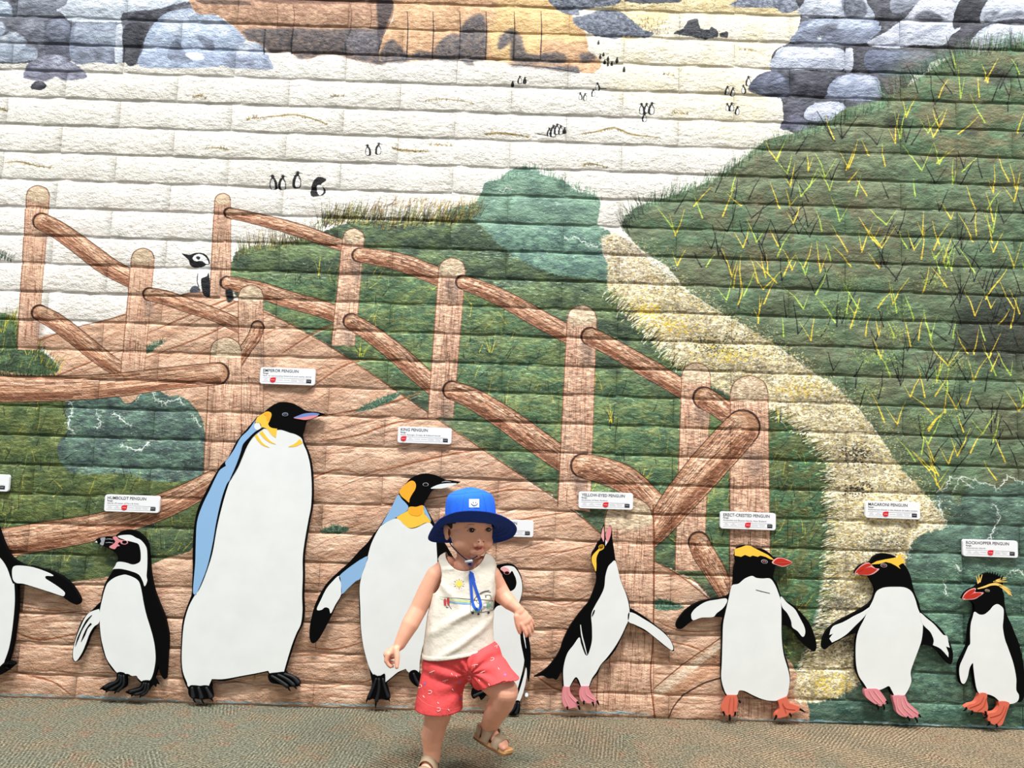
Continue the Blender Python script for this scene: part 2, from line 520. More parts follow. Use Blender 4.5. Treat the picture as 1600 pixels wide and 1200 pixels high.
rock([(1532, 22), (1540, 6), (1556, -8), (1700, -8), (1700, 22), (1570, 30), (1536, 36)], (196, 204, 220), (222, 228, 240), (90, 94, 106), 7)
rock([(1514, 72), (1524, 54), (1540, 42), (1560, 36), (1700, 44), (1700, 80), (1520, 80)], (188, 196, 212), (220, 226, 236), None, 1)
rock([(1400, -8), (1444, -8), (1420, 14), (1396, 22), (1390, 6)], (140, 146, 160), None, None, 1)
rock([(1288, 152), (1292, 136), (1308, 122), (1330, 116), (1368, 120), (1376, 138), (1374, 156), (1330, 156)], (150, 160, 184), (192, 200, 218), None, 2)
rock([(1234, 118), (1268, 118), (1304, 118), (1294, 136), (1288, 152), (1244, 156)], (72, 74, 84), (96, 98, 110), None, 3)
rock([(1228, 162), (1250, 156), (1262, 166), (1258, 178), (1230, 180)], (92, 94, 106), None, None, 3)
rock([(1256, 182), (1262, 168), (1280, 160), (1318, 162), (1321, 190), (1296, 194), (1266, 188)], (184, 192, 212), (214, 220, 234), None, 5)
rock([(1170, 142), (1176, 126), (1192, 114), (1212, 112), (1228, 122), (1234, 138), (1230, 152), (1200, 150)], (92, 98, 116), (140, 150, 176), (56, 58, 68), 6)
rock([(1222, 202), (1226, 186), (1242, 178), (1258, 186), (1264, 202)], (104, 106, 124), (140, 146, 166), None, 7)
fill([(1262, 192), (1290, 190), (1294, 204), (1266, 204)], (58, 60, 68), None, soft=1)

# ---- the green hill on the right
FIELD = [(2300, 40), (1600, 66), (1580, 70), (1540, 80), (1496, 84), (1470, 100), (1440, 120), (1400, 146), (1360, 160), (1320, 170), (1292, 192), (1250, 206), (1205, 216),
         (1180, 232), (1160, 250), (1130, 272), (1090, 292), (1050, 306), (1010, 318), (985, 330), (972, 352), (985, 372), (1010, 396), (1044, 418), (1068, 448), (1100, 472), (1136, 494),
         (1180, 520), (1220, 545), (1262, 576), (1300, 600), (1332, 628), (1356, 656), (1380, 690), (1400, 724), (1430, 756), (1464, 794), (1480, 822, 1), (1446, 832), (1420, 852),
         (1412, 880), (1400, 950), (1360, 1010), (1330, 1060), (1300, 1090), (1240, 1098), (1236, 1160), (2300, 1180)]
fill(FIELD, (98, 118, 90), (120, 114, 88), 60, 1, 0.1, 2.0, rough=2, gain=3.0, octv=3)
fill(FIELD, (56, 76, 58), (108, 134, 104), 12, 4, 0.2, 3.0, rough=2, alpha=0.5, gain=3.0, octv=3)
fill([(1430, 80), (2300, 60), (2300, 300), (1500, 280), (1380, 200)], (126, 112, 84), (84, 116, 84), 22, 2, 0, 2, soft=20, alpha=0.45, gain=3)
fill([(1010, 330), (1300, 300), (1420, 400), (1200, 440), (1080, 400)], (112, 100, 76), (80, 112, 84), 22, 3, 0, 2, soft=20, alpha=0.4, gain=3)
fill([(1500, 470), (1620, 470), (1620, 560), (1520, 560)], (44, 48, 44), None, soft=16, alpha=0.75)
for (x, y, r) in ((1400, 190, 20), (1515, 205, 16), (1560, 120, 25)):
    fill([(x - r, y), (x, y - r * .6), (x + r, y), (x, y + r * .6)], (50, 50, 46), None, soft=5, alpha=0.6)
# teal bushes at lower right
fill([(1484, 800), (1462, 796), (1462, 772), (1480, 762), (1488, 780), (1500, 790), (1510, 762), (1530, 752), (1560, 762), (1600, 750), (2300, 740), (2300, 1180), (1240, 1160), (1238, 1100), (1300, 1092), (1340, 1040), (1400, 960),
      (1416, 890), (1420, 860), (1440, 836), (1470, 826)], (98, 126, 110), (70, 90, 82), 15, 5, 0.1, 1.8, rough=1, gain=3.2, octv=3)
fill([(1236, 1104), (1300, 1094), (1420, 1100), (1600, 1104), (2300, 1110), (2300, 1180), (1236, 1160)], (48, 76, 68), (88, 112, 96), 14, 6, 0, 3.0, soft=4, alpha=0.9)
fill([(1420, 900), (2300, 880), (2300, 1150), (1400, 1120), (1390, 1000)], (62, 92, 80), (108, 148, 122), 10, 7, 0, 2.0, soft=10, alpha=0.6, gain=3.5, octv=3)
# ---- distant teal bush in the middle
MID = [(752, 300), (760, 284), (780, 280), (800, 264), (830, 262), (850, 274), (880, 282), (900, 298), (930, 306), (938, 320), (934, 350), (952, 362), (958, 384), (956, 420), (946, 456), (930, 480), (760, 470), (700, 430), (680, 380), (700, 330), (740, 318)]
fill(MID, (124, 156, 136), (94, 122, 110), 22, 2, 0.1, 1.8, rough=2, gain=3, octv=3)
fill([(780, 360), (930, 362), (952, 400), (946, 440), (800, 440), (740, 400)], (76, 104, 100), (116, 152, 132), 10, 3, 0.1, 1.6, soft=8, alpha=0.75, gain=3.5, octv=3)
# ---- middle field behind the fence
MEAD = [(362, 408), (372, 392), (400, 384), (440, 380), (480, 372), (530, 352), (560, 344), (640, 346), (700, 338), (740, 345), (800, 398), (870, 430), (946, 440), (970, 486), (1004, 516), (1046, 560), (1090, 590),
        (1190, 620), (1220, 650), (1270, 690), (1290, 730), (1290, 800), (1284, 880), (1278, 940), (1262, 1000), (1240, 1060), (1236, 1110), (1180, 1110), (1110, 935), (1050, 890), (950, 850), (900, 800), (800, 735), (690, 660), (600, 600), (520, 545),
        (440, 505), (380, 475), (360, 440)]
fill(MEAD, (100, 118, 82), (64, 80, 64), 24, 6, 0.15, 2.2, rough=3, gain=3.2, octv=3)
fill([(390, 440), (700, 440), (900, 560), (1150, 680), (1200, 900), (900, 780), (700, 640), (520, 530), (400, 470)], (76, 112, 82), (130, 146, 92), 11, 7, 0.1, 2.2, soft=10, alpha=0.55, gain=3.5, octv=3)
fill([(1195, 650), (1290, 700), (1286, 920), (1240, 1060), (1200, 1080), (1195, 800)], (92, 98, 60), (66, 104, 74), 11, 2, 0.6, 2.5, soft=6, alpha=0.8, gain=3.2, octv=3)
# ---- left fields
fill([(-400, 480), (0, 488), (24, 500), (40, 530), (80, 560), (92, 582), (60, 592), (-400, 600)], (88, 116, 80), (60, 78, 58), 12, 5, 0.3, 2.0, rough=2, gain=3)
# ---- dirt mound
DIRT = [(-400, 596), (60, 586), (92, 580), (80, 556), (56, 532), (88, 520), (118, 512), (150, 505), (188, 492), (210, 480), (250, 470), (288, 460), (310, 456), (334, 460), (370, 470), (412, 484), (440, 500), (480, 522), (520, 545), (560, 570), (600, 598),
        (650, 634), (690, 660), (745, 695), (800, 734), (850, 770), (900, 802), (950, 842), (1000, 868), (1050, 890), (1082, 910), (1112, 938), (1150, 975), (1240, 1040), (1240, 1160), (-400, 1140)]
fill(DIRT, (214, 178, 152), (186, 146, 120), 26, 1, 0.35, 3.0, rough=1, gain=2.6, octv=3)


def streaks(poly, n, ang0, spread, ln, cols, wmax=1.4, a=0.72):
    def f(x, y):
        an = math.radians(rnd.gauss(ang0, spread)); L_ = rnd.uniform(*ln)
        c = rnd.choice(cols); w = rnd.uniform(0.4, wmax)
        dx, dy = math.cos(an) * L_ / 2, -math.sin(an) * L_ / 2
        k_ = rnd.uniform(-2.5, 2.5)
        line([(x - dx, y - dy), (x + k_ * 0.4, y + k_), (x + dx, y + dy)], [w * 0.3, w, w * 0.3], c, a * rnd.uniform(0.5, 1), smooth=False)
    scatter(poly, n, f)


UPD = [(60, 560), (250, 470), (320, 458), (440, 502), (600, 600), (690, 660), (560, 700), (500, 740), (480, 640), (320, 640), (90, 600)]
streaks(UPD, 900, 33, 7, (10, 34), [(140, 88, 62), (120, 74, 50), (232, 202, 180), (236, 210, 190)], 1.1)
MDD = [(480, 640), (690, 660), (900, 800), (900, 900), (480, 900)]
streaks(MDD, 1100, 14, 8, (12, 40), [(140, 90, 64), (116, 72, 50), (236, 206, 184), (240, 216, 198)], 1.2)
LWD = [(-100, 880), (1110, 900), (1240, 1040), (1240, 1120), (-100, 1090)]
streaks(LWD, 2400, 2, 7, (12, 44), [(140, 92, 66), (110, 70, 48), (92, 60, 44), (238, 208, 186), (242, 218, 200)], 1.4)
# broad furrow lines
for pp, w in [([(60, 600), (140, 566), (210, 540)], 2), ([(100, 590), (190, 560)], 1.5), ([(232, 520), (330, 478), (380, 460)], 2.4), ([(290, 510), (360, 476), (372, 470)], 2), ([(225, 560), (330, 520), (380, 490)], 1.8),
              ([(440, 552), (500, 515), (540, 505)], 2.4), ([(470, 585), (560, 560)], 1.5), ([(415, 520), (460, 505)], 2), ([(505, 650), (600, 632), (660, 612)], 3), ([(480, 610), (540, 570), (590, 560)], 2), ([(500, 690), (560, 680), (620, 660), (700, 650)], 2.4),
              ([(580, 740), (680, 715), (760, 700)], 2.4), ([(440, 770), (520, 735), (560, 740)], 2), ([(600, 790), (700, 775), (800, 760)], 1.6), ([(700, 840), (800, 815), (890, 800)], 2.0), ([(740, 780), (800, 765), (880, 772)], 2),
              ([(120, 990), (60, 1000), (20, 985)], 2.4), ([(30, 948), (140, 960), (240, 955)], 1.6), ([(20, 1050), (80, 1065), (110, 1085)], 2), ([(480, 1010), (520, 1015), (570, 1002)], 2), ([(480, 1060), (560, 1068), (600, 1050)], 1.5),
              ([(830, 930), (880, 945), (920, 930)], 1.8), ([(830, 1050), (870, 1078), (900, 1080)], 2.2), ([(1030, 900), (1080, 905), (1110, 935)], 1.6), ([(1030, 1000), (1080, 1010), (1120, 1030)], 1.8), ([(830, 865), (880, 862), (930, 850)], 1.5),
              ([(340, 760), (420, 742)], 1), ([(620, 900), (560, 905), (500, 930)], 1.2), ([(1010, 960), (1060, 985), (1130, 985)], 1.4)]:
    line(pp, [w * .5, w * 1.2, w * .5], (132, 74, 44), 0.85)
    line([(p[0], p[1] + w + 1.4) for p in pp], [0.4, w * .7, 0.4], (240, 214, 194), 0.6)
for _ in range(95):
    x = rnd.uniform(-40, 1060); y = rnd.uniform(905, 1088) + (x - 500) * .03
    l_ = rnd.uniform(40, 120); a_ = rnd.uniform(-.10, .10); k_ = rnd.uniform(-5, 5); w_ = rnd.uniform(.8, 2.2)
    pp = [(x, y), (x + l_ * .5, y - l_ * a_ * .5 + k_), (x + l_, y - l_ * a_)]
    line(pp, [.3, w_, .3], rnd.choice([(120, 72, 50), (92, 60, 46), (140, 88, 60)]), .75)
    line([(p[0], p[1] + w_ + 1.6) for p in pp], [.3, w_ * .9, .3], (244, 220, 200), .6)
for _ in range(46):
    x = rnd.uniform(480, 840); y = rnd.uniform(650, 890)
    if not inpoly(x, y, DIRT):
        continue
    l_ = rnd.uniform(40, 110); a_ = rnd.uniform(.05, .35); w_ = rnd.uniform(.8, 2.0)
    pp = [(x, y), (x + l_ * .5, y - l_ * a_ * .5 + rnd.uniform(-4, 4)), (x + l_, y - l_ * a_)]
    if not inpoly(x + l_, y - l_ * a_, DIRT):
        continue
    line(pp, [.3, w_, .3], rnd.choice([(128, 78, 54), (104, 66, 48)]), .7)
    line([(p[0], p[1] + w_ + 1.4) for p in pp], [.3, w_ * .8, .3], (244, 220, 200), .5)
# edge of the mound
line([(56, 534), (118, 512), (188, 494), (288, 460), (334, 460), (440, 500), (520, 545), (600, 598), (690, 660), (800, 734), (900, 802), (950, 842), (1050, 892), (1112, 940)], 1.8, (120, 72, 46), 0.85)

# small weeds on the mound
for (pg, ncol) in (([(228, 548), (250, 538), (262, 532), (240, 545), (228, 552)], 0), ([(555, 642), (590, 624), (625, 612), (620, 622), (580, 640)], 1), ([(498, 832), (520, 822), (545, 826), (530, 834)], 1),
                   ([(1016, 950), (1030, 936), (1060, 944), (1070, 950), (1040, 954)], 1), ([(226, 545), (255, 533), (230, 552)], 0)):
    fill(pg, (58, 88, 74), (90, 120, 96), 5, 3, rough=2)
    scatter(pg, 60, lambda x, y: blade(x, y, rnd.uniform(4, 9), rnd.uniform(-50, 50), 0.9, 0.3, rnd.choice([(52, 80, 66), (96, 128, 104), (40, 58, 50), (150, 170, 140)]), 0.9))

# ---- lower-left meadow seen between the rails
LM = [(-400, 625), (0, 628), (100, 626), (180, 618), (200, 634), (222, 612), (240, 606), (262, 618), (284, 620), (306, 640), (318, 668), (318, 742), (200, 790), (100, 815), (-400, 850)]
fill(LM, (98, 110, 64), (70, 88, 56), 20, 3, 0.1, 2.0, rough=1, gain=3, octv=3)
fill([(106, 622), (180, 616), (196, 630), (214, 624), (224, 610), (240, 606), (262, 618), (284, 620), (306, 640), (318, 668), (318, 742), (240, 752), (200, 740), (110, 738), (90, 700), (106, 670)], (98, 126, 112), (72, 90, 88), 15, 5, 0.1, 1.7, rough=1, gain=3.2, octv=3)
fill([(-400, 870), (0, 872), (100, 850), (200, 828), (318, 780), (306, 852), (260, 872), (200, 895), (140, 905), (90, 910), (-400, 905)], (92, 106, 66), (64, 82, 60), 14, 6, 0.2, 2.0, rough=1, gain=3, octv=3)

# ---- pale sandy path running down the right hill
PATH = [(940, 372), (955, 366), (975, 372), (995, 398), (1030, 420), (1060, 446), (1100, 474), (1140, 498), (1180, 520), (1220, 546), (1262, 578), (1302, 602), (1334, 632), (1356, 660), (1382, 694), (1402, 726), (1436, 762), (1464, 794), (1480, 822, 1),
        (1450, 830), (1424, 846), (1414, 880), (1404, 940), (1388, 1000), (1360, 1050), (1330, 1078), (1300, 1092), (1246, 1096), (1244, 1060), (1264, 1010), (1284, 950), (1290, 880), (1294, 800), (1292, 730), (1262, 688), (1226, 656), (1200, 640),
        (1150, 622), (1080, 586), (1040, 556), (1004, 520), (974, 490), (950, 456), (950, 420), (946, 396)]
fill(PATH, (236, 226, 196), (204, 190, 152), 12, 4, 0.1, 1.5, rough=6, gain=3)
fill([(940, 376), (975, 372), (1010, 400), (1040, 440), (1000, 446), (955, 420)], (214, 200, 182), (180, 164, 150), 8, 2, rough=2, alpha=0.9)


for (pg) in ([(1100, 540), (1180, 560), (1210, 600), (1120, 590)], [(1300, 670), (1370, 690), (1380, 740), (1310, 740)], [(1330, 850), (1400, 850), (1390, 900), (1320, 890)], [(1290, 910), (1330, 915), (1325, 960), (1290, 950)], [(1320, 980), (1370, 980), (1350, 1040), (1310, 1040)], [(1240, 600), (1300, 610), (1310, 650), (1250, 640)], [(1030, 470), (1100, 490), (1120, 530), (1040, 510)]):
    fill(pg, (150, 142, 118), (112, 108, 92), 5, 3, rough=4, soft=3, alpha=0.6, gain=4)
fill(PATH, (236, 226, 196), (150, 138, 108), 5, 5, 0.1, 1.5, rough=2, alpha=0.45, gain=5)


def speck(x, y):
    c = rnd.choice([(226, 186, 60), (232, 200, 90), (250, 244, 214), (252, 248, 228), (120, 112, 88), (70, 68, 58), (150, 140, 100), (196, 168, 90), (246, 238, 200)])
    r = rnd.uniform(0.5, 1.7)
    line([(x, y), (x + rnd.uniform(-2.5, 2.5), y + rnd.uniform(-1.6, 1.6))], [r, r * 0.7], c, 0.8, smooth=False)


scatter(PATH, 9000, speck)
for (cx, cy, sx, sy, col, n) in ((1010, 485, 30, 14, (226, 190, 60), 160), (1050, 510, 40, 16, (226, 186, 60), 160), (1120, 540, 40, 16, (66, 70, 44), 160), (1140, 556, 40, 16, (226, 196, 80), 150), (1340, 710, 24, 20, (54, 52, 44), 150),
                                 (1340, 765, 22, 12, (44, 42, 36), 90), (1250, 610, 50, 14, (222, 186, 80), 140), (1350, 900, 40, 20, (216, 184, 76), 160), (1310, 940, 24, 14, (120, 116, 104), 120), (1300, 1070, 40, 18, (222, 196, 84), 200),
                                 (1330, 1010, 30, 20, (96, 92, 80), 120), (1380, 845, 30, 12, (110, 112, 110), 100), (1395, 800, 30, 14, (222, 190, 90), 120)):
    for _ in range(n):
        x, y = rnd.gauss(cx, sx * 0.55), rnd.gauss(cy, sy * 0.55)
        if inpoly(x, y, PATH):
            line([(x, y), (x + rnd.uniform(-3, 3), y + rnd.uniform(-2, 2))], [rnd.uniform(0.9, 2.6), 0.8], col, 0.85, smooth=False)
# ragged sponge work where path and hill meet
REDGE = [(985, 380), (1030, 420), (1100, 474), (1180, 522), (1262, 578), (1334, 632), (1382, 694), (1436, 762), (1478, 812)]


def sponge(x, y, dx, dy):
    a, b = x + rnd.gauss(4, 13), y + rnd.gauss(-2, 7)
    line([(a, b), (a + rnd.uniform(-2, 3), b + rnd.uniform(-1.5, 1.5))], [rnd.uniform(.6, 1.7), .5],
         rnd.choice([(214, 200, 156), (236, 226, 190), (84, 100, 76), (70, 92, 70), (200, 176, 90), (104, 110, 88)]), .8, smooth=False)


for _ in range(3):
    along(REDGE, 0.7, sponge)
# feathering of grass over the left edge of the path
EDG = [(948, 462), (976, 492), (1006, 522), (1042, 558), (1066, 580)]
EDG2 = [(1206, 646), (1240, 668), (1268, 694), (1288, 724), (1294, 790), (1292, 860), (1288, 930), (1276, 990), (1256, 1050)]
for e, ang in ((EDG, 40), (EDG2, 72)):
    for rep in range(3):
        along(e, 2.6, lambda x, y, dx, dy: blade(x + rnd.uniform(-12, 4), y + rnd.uniform(-4, 6), rnd.uniform(10, 26), rnd.gauss(ang, 14), 1.2, 0.3,
                                                 rnd.choice([(58, 82, 50), (34, 36, 28), (252, 246, 226), (250, 244, 220), (40, 40, 30), (92, 112, 60), (210, 196, 120)]), 0.95, bend=rnd.uniform(5, 30)))


# ---- grass tips along the top of the fields
def tips(e, step, ang, ln, cols, w=1.0, jit=6, rep=1):
    for _ in range(rep):
        along(e, step, lambda x, y, dx, dy: blade(x + rnd.uniform(-jit, jit), y + rnd.uniform(-2, jit), rnd.uniform(*ln), rnd.gauss(ang, 14), w, 0.25, rnd.choice(cols), 0.9, bend=rnd.uniform(-8, 14)))


GR = [(56, 84, 62), (84, 126, 96), (46, 60, 44), (110, 140, 100)]
tips([(1010, 322), (1060, 306), (1110, 286), (1150, 262), (1190, 236), (1225, 222), (1290, 200), (1340, 180), (1400, 160)], 2.2, 8, (10, 26), GR, 1.0, 5, 2)
tips([(976, 362), (990, 340), (1010, 322)], 2.0, -20, (14, 34), [(40, 44, 40), (60, 72, 60), (70, 100, 78)], 1.0, 8, 2)
tips([(1500, 84), (1560, 78), (1600, 70)], 2.4, 0, (14, 34), GR + [(40, 44, 38)], 1.0, 8, 3)
tips([(1380, 150), (1440, 118), (1500, 84)], 3, -20, (12, 30), GR + [(30, 32, 30)], 1.0, 8, 2)
tips([(372, 400), (400, 388), (440, 384), (500, 366)], 2.6, 0, (14, 34), [(56, 50, 40), (90, 80, 50), (150, 140, 70), (60, 80, 50)], 1.0, 6, 3)
tips([(500, 350), (545, 342), (600, 352), (660, 346), (720, 342), (745, 330)], 2.0, 16, (16, 36), [(66, 58, 40), (120, 104, 56), (176, 150, 62), (72, 92, 56), (46, 44, 36), (96, 110, 66)], 1.1, 8, 4)
tips([(575, 330), (640, 318), (700, 322), (740, 318)], 4, 22, (8, 20), [(120, 90, 60), (170, 140, 80)], 1.0, 8, 2)
tips([(775, 284), (830, 264), (880, 284), (935, 308)], 3, 0, (4, 12), [(90, 130, 110), (110, 150, 128), (70, 96, 84)], 1.0, 8, 3)
tips([(0, 520), (20, 500), (30, 530), (60, 560), (90, 584)], 2.2, 14, (12, 30), [(40, 40, 32), (60, 84, 56), (90, 110, 64), (200, 186, 60)], 1.0, 6, 4)
tips([(-20, 400), (0, 402), (18, 405)], 1.2, 20, (5, 14), [(84, 96, 84), (60, 74, 66)], 1.0, 5, 2)
tips([(0, 590), (40, 590), (80, 586)], 2.4, 5, (10, 26), [(50, 74, 50), (40, 50, 40), (84, 104, 64)], 1.0, 6, 3)
line([(365, 452), (390, 440), (440, 444), (500, 430), (520, 436)], 1.2, (60, 70, 50), 0.4)

# ---- blades in the big field
YL, LM2, BK, RD = (226, 200, 70), (176, 206, 84), (26, 28, 26), (116, 72, 56)
FB = [(1900, 90), (1500, 100), (1420, 150), (1300, 215), (1190, 240), (1120, 290), (1000, 340), (1030, 400), (1110, 460), (1200, 520), (1300, 590), (1380, 670), (1430, 740), (1480, 780), (1600, 760), (1900, 750)]
scatter(FB, 260, lambda x, y: blade(x, y, rnd.uniform(14, 34), rnd.gauss(0, 28), 1.3, 0.5, RD, 0.5, rnd.uniform(-20, 20)))
scatter(FB, 420, lambda x, y: blade(x, y, rnd.uniform(14, 40), rnd.gauss(0, 24), 1.0, 0.4, rnd.choice([(60, 88, 66), (110, 132, 86), (96, 104, 70)]), 0.6, rnd.uniform(-20, 20)))


def vpair(x, y, col):
    s = rnd.choice([-1, 1])
    l_ = rnd.uniform(26, 52); a_ = rnd.gauss(22, 12)
    blade(x, y, l_, s * a_, 2.0, 0.9, col, 0.95, bend=rnd.uniform(-14, 14)) if col == BK else blade(x, y, l_, s * a_, 2.6, 0.5, col, 0.95, bend=rnd.uniform(-14, 14))
    if rnd.random() < 0.45:
        blade(x, y, l_ * rnd.uniform(.5, .9), -s * rnd.uniform(8, 40), 1.6 if col != BK else 1.2, 0.4, col, 0.95)


scatter(FB, 260, lambda x, y: vpair(x, y, BK))
scatter(FB, 210, lambda x, y: vpair(x, y, YL))
scatter(FB, 110, lambda x, y: vpair(x, y, LM2))
for (cx, cy, n) in ((1325, 445, 70), (1455, 440, 110), (1400, 480, 90), (1330, 490, 90), (1290, 520, 60), (1400, 520, 110), (1355, 560, 90), (1390, 560, 90), (1490, 570, 110), (1360, 610, 90), (1440, 660, 90), (1480, 650, 80), (1470, 600, 60), (1300, 480, 60)):
    for _ in range(n):
        x, y = rnd.gauss(cx, 13), rnd.gauss(cy, 8)
        line([(x, y), (x + rnd.uniform(-2, 2), y + rnd.uniform(-2, 2))], [rnd.uniform(.6, 1.5), .5], rnd.choice([(170, 196, 74), (150, 180, 72), (190, 206, 96)]), 0.75, smooth=False)
# blades in the middle and left meadows
for poly, n in (([(390, 430), (560, 400), (700, 420), (880, 560), (1050, 640), (1150, 700), (1150, 880), (900, 760), (700, 620), (540, 520)], 210), ([(1200, 680), (1280, 720), (1280, 930), (1230, 1060), (1200, 1000)], 90),
                ([(0, 640), (110, 640), (110, 740), (300, 750), (180, 790), (0, 840)], 80), ([(0, 880), (300, 810), (290, 860), (120, 900), (0, 905)], 60), ([(-10, 530), (40, 540), (60, 580), (-10, 590)], 20)):
    scatter(poly, n, lambda x, y: blade(x, y, rnd.uniform(12, 30), rnd.gauss(12, 24), 1.4, 0.4, rnd.choice([(196, 176, 70), (150, 150, 66), (30, 34, 30), (32, 38, 34), (120, 150, 90), (96, 116, 60)]), 0.85, rnd.uniform(-14, 14)))
    scatter(poly, n * 2, lambda x, y: blade(x, y, rnd.uniform(8, 20), rnd.gauss(10, 24), 0.9, 0.3, rnd.choice([(110, 134, 92), (44, 56, 46), (140, 160, 120), (90, 96, 52)]), 0.6))
for (x, y, n, ang) in ((565, 557, 9, 0), (1215, 660, 3, 10), (895, 745, 8, 0), (955, 660, 5, 0), (1000, 755, 10, 0), (1060, 850, 10, 0), (765, 550, 5, 0), (500, 430, 3, 0)):
    for i in range(n):
        blade(x + rnd.uniform(-4, 4), y, rnd.uniform(16, 30), (i - n / 2) * 11 + ang, 1.6, 0.4, rnd.choice([YL, (150, 170, 66), (40, 50, 40)]), 0.95, bend=(i - n / 2) * 3)
# curling outlines on the bushes
WHT = (226, 234, 226)


def curl(pts, w=1.3, col=WHT, amp=3.0):
    q = curve_pts(pts, False, 6)
    q = [(p[0] + rnd.uniform(-amp, amp), p[1] + rnd.uniform(-amp, amp)) for p in q]
    line(q, [w * .5, w, w * 1.3, w * .6], col, 0.85, smooth=False)
    for p in q:
        for _ in range(3):
            x, y = p[0] + rnd.gauss(0, 2.2), p[1] + rnd.gauss(0, 1.8)
            line([(x, y), (x + rnd.uniform(-2, 2), y + rnd.uniform(-1.5, 1.5))], [rnd.uniform(.5, 1.4), .5], col, 0.75, smooth=False)


for c_ in ([(108, 626), (112, 645), (105, 660), (112, 672), (116, 678)], [(150, 645), (156, 660), (152, 669)], [(174, 645), (190, 655), (204, 666)], [(187, 695), (202, 700), (222, 702), (234, 690)], [(213, 625), (230, 610), (245, 624), (256, 632), (276, 622), (286, 632)],
           [(300, 650), (316, 668)], [(1462, 768), (1476, 762), (1484, 748), (1505, 752), (1520, 762)], [(1488, 770), (1500, 748), (1530, 752), (1560, 762), (1575, 746), (1600, 755)], [(1464, 782), (1470, 800), (1478, 814)], [(1418, 870), (1428, 835), (1450, 826), (1480, 824)],
           [(1550, 788), (1562, 810), (1548, 836), (1540, 845)], [(1575, 895), (1590, 892), (1600, 900)], [(1494, 884), (1500, 892)], [(1280, 60), (1281, 60)], [(880, 372), (900, 372), (925, 384), (940, 382)], [(1476, 910), (1478, 930)], [(780, 300), (800, 292)]):
    curl(c_)
for poly, n in (([(1420, 880), (1600, 780), (1600, 1120), (1420, 1110)], 500), (MID, 260), ([(110, 640), (318, 650), (318, 740), (120, 740)], 200), ([(400, 450), (900, 600), (1150, 760), (1150, 820), (700, 620)], 300)):
    scatter(poly, n, lambda x, y: line([(x, y), (x + rnd.uniform(-2, 3), y + rnd.uniform(-1.5, 1.5))], [rnd.uniform(.4, 1.1), .4], rnd.choice([(190, 214, 196), (150, 186, 160), (210, 224, 210)]), 0.7, smooth=False))


# light dry-brush dabs the painter dragged along the top of each course in the greens
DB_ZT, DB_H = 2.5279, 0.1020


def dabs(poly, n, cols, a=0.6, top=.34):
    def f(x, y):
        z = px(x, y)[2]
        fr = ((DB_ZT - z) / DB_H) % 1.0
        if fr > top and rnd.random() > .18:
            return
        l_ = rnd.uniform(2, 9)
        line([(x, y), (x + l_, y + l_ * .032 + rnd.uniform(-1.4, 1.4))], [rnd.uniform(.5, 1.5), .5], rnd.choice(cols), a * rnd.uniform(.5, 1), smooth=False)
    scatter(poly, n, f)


dabs(MEAD, 6500, [(170, 196, 140), (140, 172, 116), (196, 212, 164), (120, 158, 104)], .75)
dabs(LM, 2600, [(140, 158, 118), (120, 146, 108), (164, 180, 140)], .6)
dabs(FIELD, 8000, [(130, 168, 134), (112, 150, 112), (150, 178, 140)], .5, .22)
dabs(MID, 1600, [(178, 208, 188), (150, 190, 168)], .6)
dabs([(1300, 1060), (1420, 860), (1480, 780), (1900, 740), (1900, 1150), (1300, 1130)], 3600, [(140, 180, 156), (160, 196, 172), (116, 156, 134)], .6)
dabs(DIRT, 5200, [(244, 220, 202), (236, 208, 186)], .5, .3)  # pale dabs paint in the light caught by the dirt courses' upper lips
# ---- painted fence
def post(tl, tr, bl, br, cap=True):
    """Post outline: top-left, top-right, bottom-left, bottom-right in photo px."""
    w = tr[0] - tl[0]
    top = [(tl[0], tl[1] + w * .45), (tl[0] + w * .12, tl[1] + w * .16), (tl[0] + w * .5, tl[1]), (tr[0] - w * .12, tr[1] + w * .16), (tr[0], tr[1] + w * .45)]
    pts = top + [(br[0], br[1], 1), (bl[0], bl[1], 1)]
    fill(pts, (212, 176, 150), (196, 156, 132), 9, 2, math.pi / 2, 5.0, gain=2.5, octv=3)
    n = int(w * (bl[1] - tl[1]) / 60)
    for _ in range(n):
        t = rnd.random(); u = rnd.uniform(.08, .92)
        x = (tl[0] * (1 - t) + bl[0] * t) * (1 - u) + (tr[0] * (1 - t) + br[0] * t) * u
        y = (tl[1] + w * .3) * (1 - t) + bl[1] * t
        l_ = rnd.uniform(8, 30)
        if y + l_ > bl[1]:
            continue
        sl = (bl[0] - tl[0]) / (bl[1] - tl[1])
        line([(x, y), (x + sl * l_ + rnd.uniform(-1, 1), y + l_)], [rnd.uniform(.3, .9), .3], rnd.choice([(130, 80, 56), (110, 66, 46), (232, 204, 184), (90, 56, 40)]), 0.75, smooth=False)
    # rounded side shading painted as brown edge lines
    line([top[0], (bl[0], bl[1])], 1.5, (120, 74, 52), 0.85, smooth=False)
    line([top[4], (br[0], br[1])], 1.2, (136, 88, 64), 0.8, smooth=False)
    if cap:
        fill([(p[0], p[1] + 1) for p in top] + [(tr[0] - w * .1, tl[1] + w * .62), (tl[0] + w * .5, tl[1] + w * .72), (tl[0] + w * .1, tl[1] + w * .62)], (214, 200, 172), (190, 170, 142), 5, 4, soft=2, alpha=0.8)
    line(top, 1.3, (84, 58, 44), 0.9)


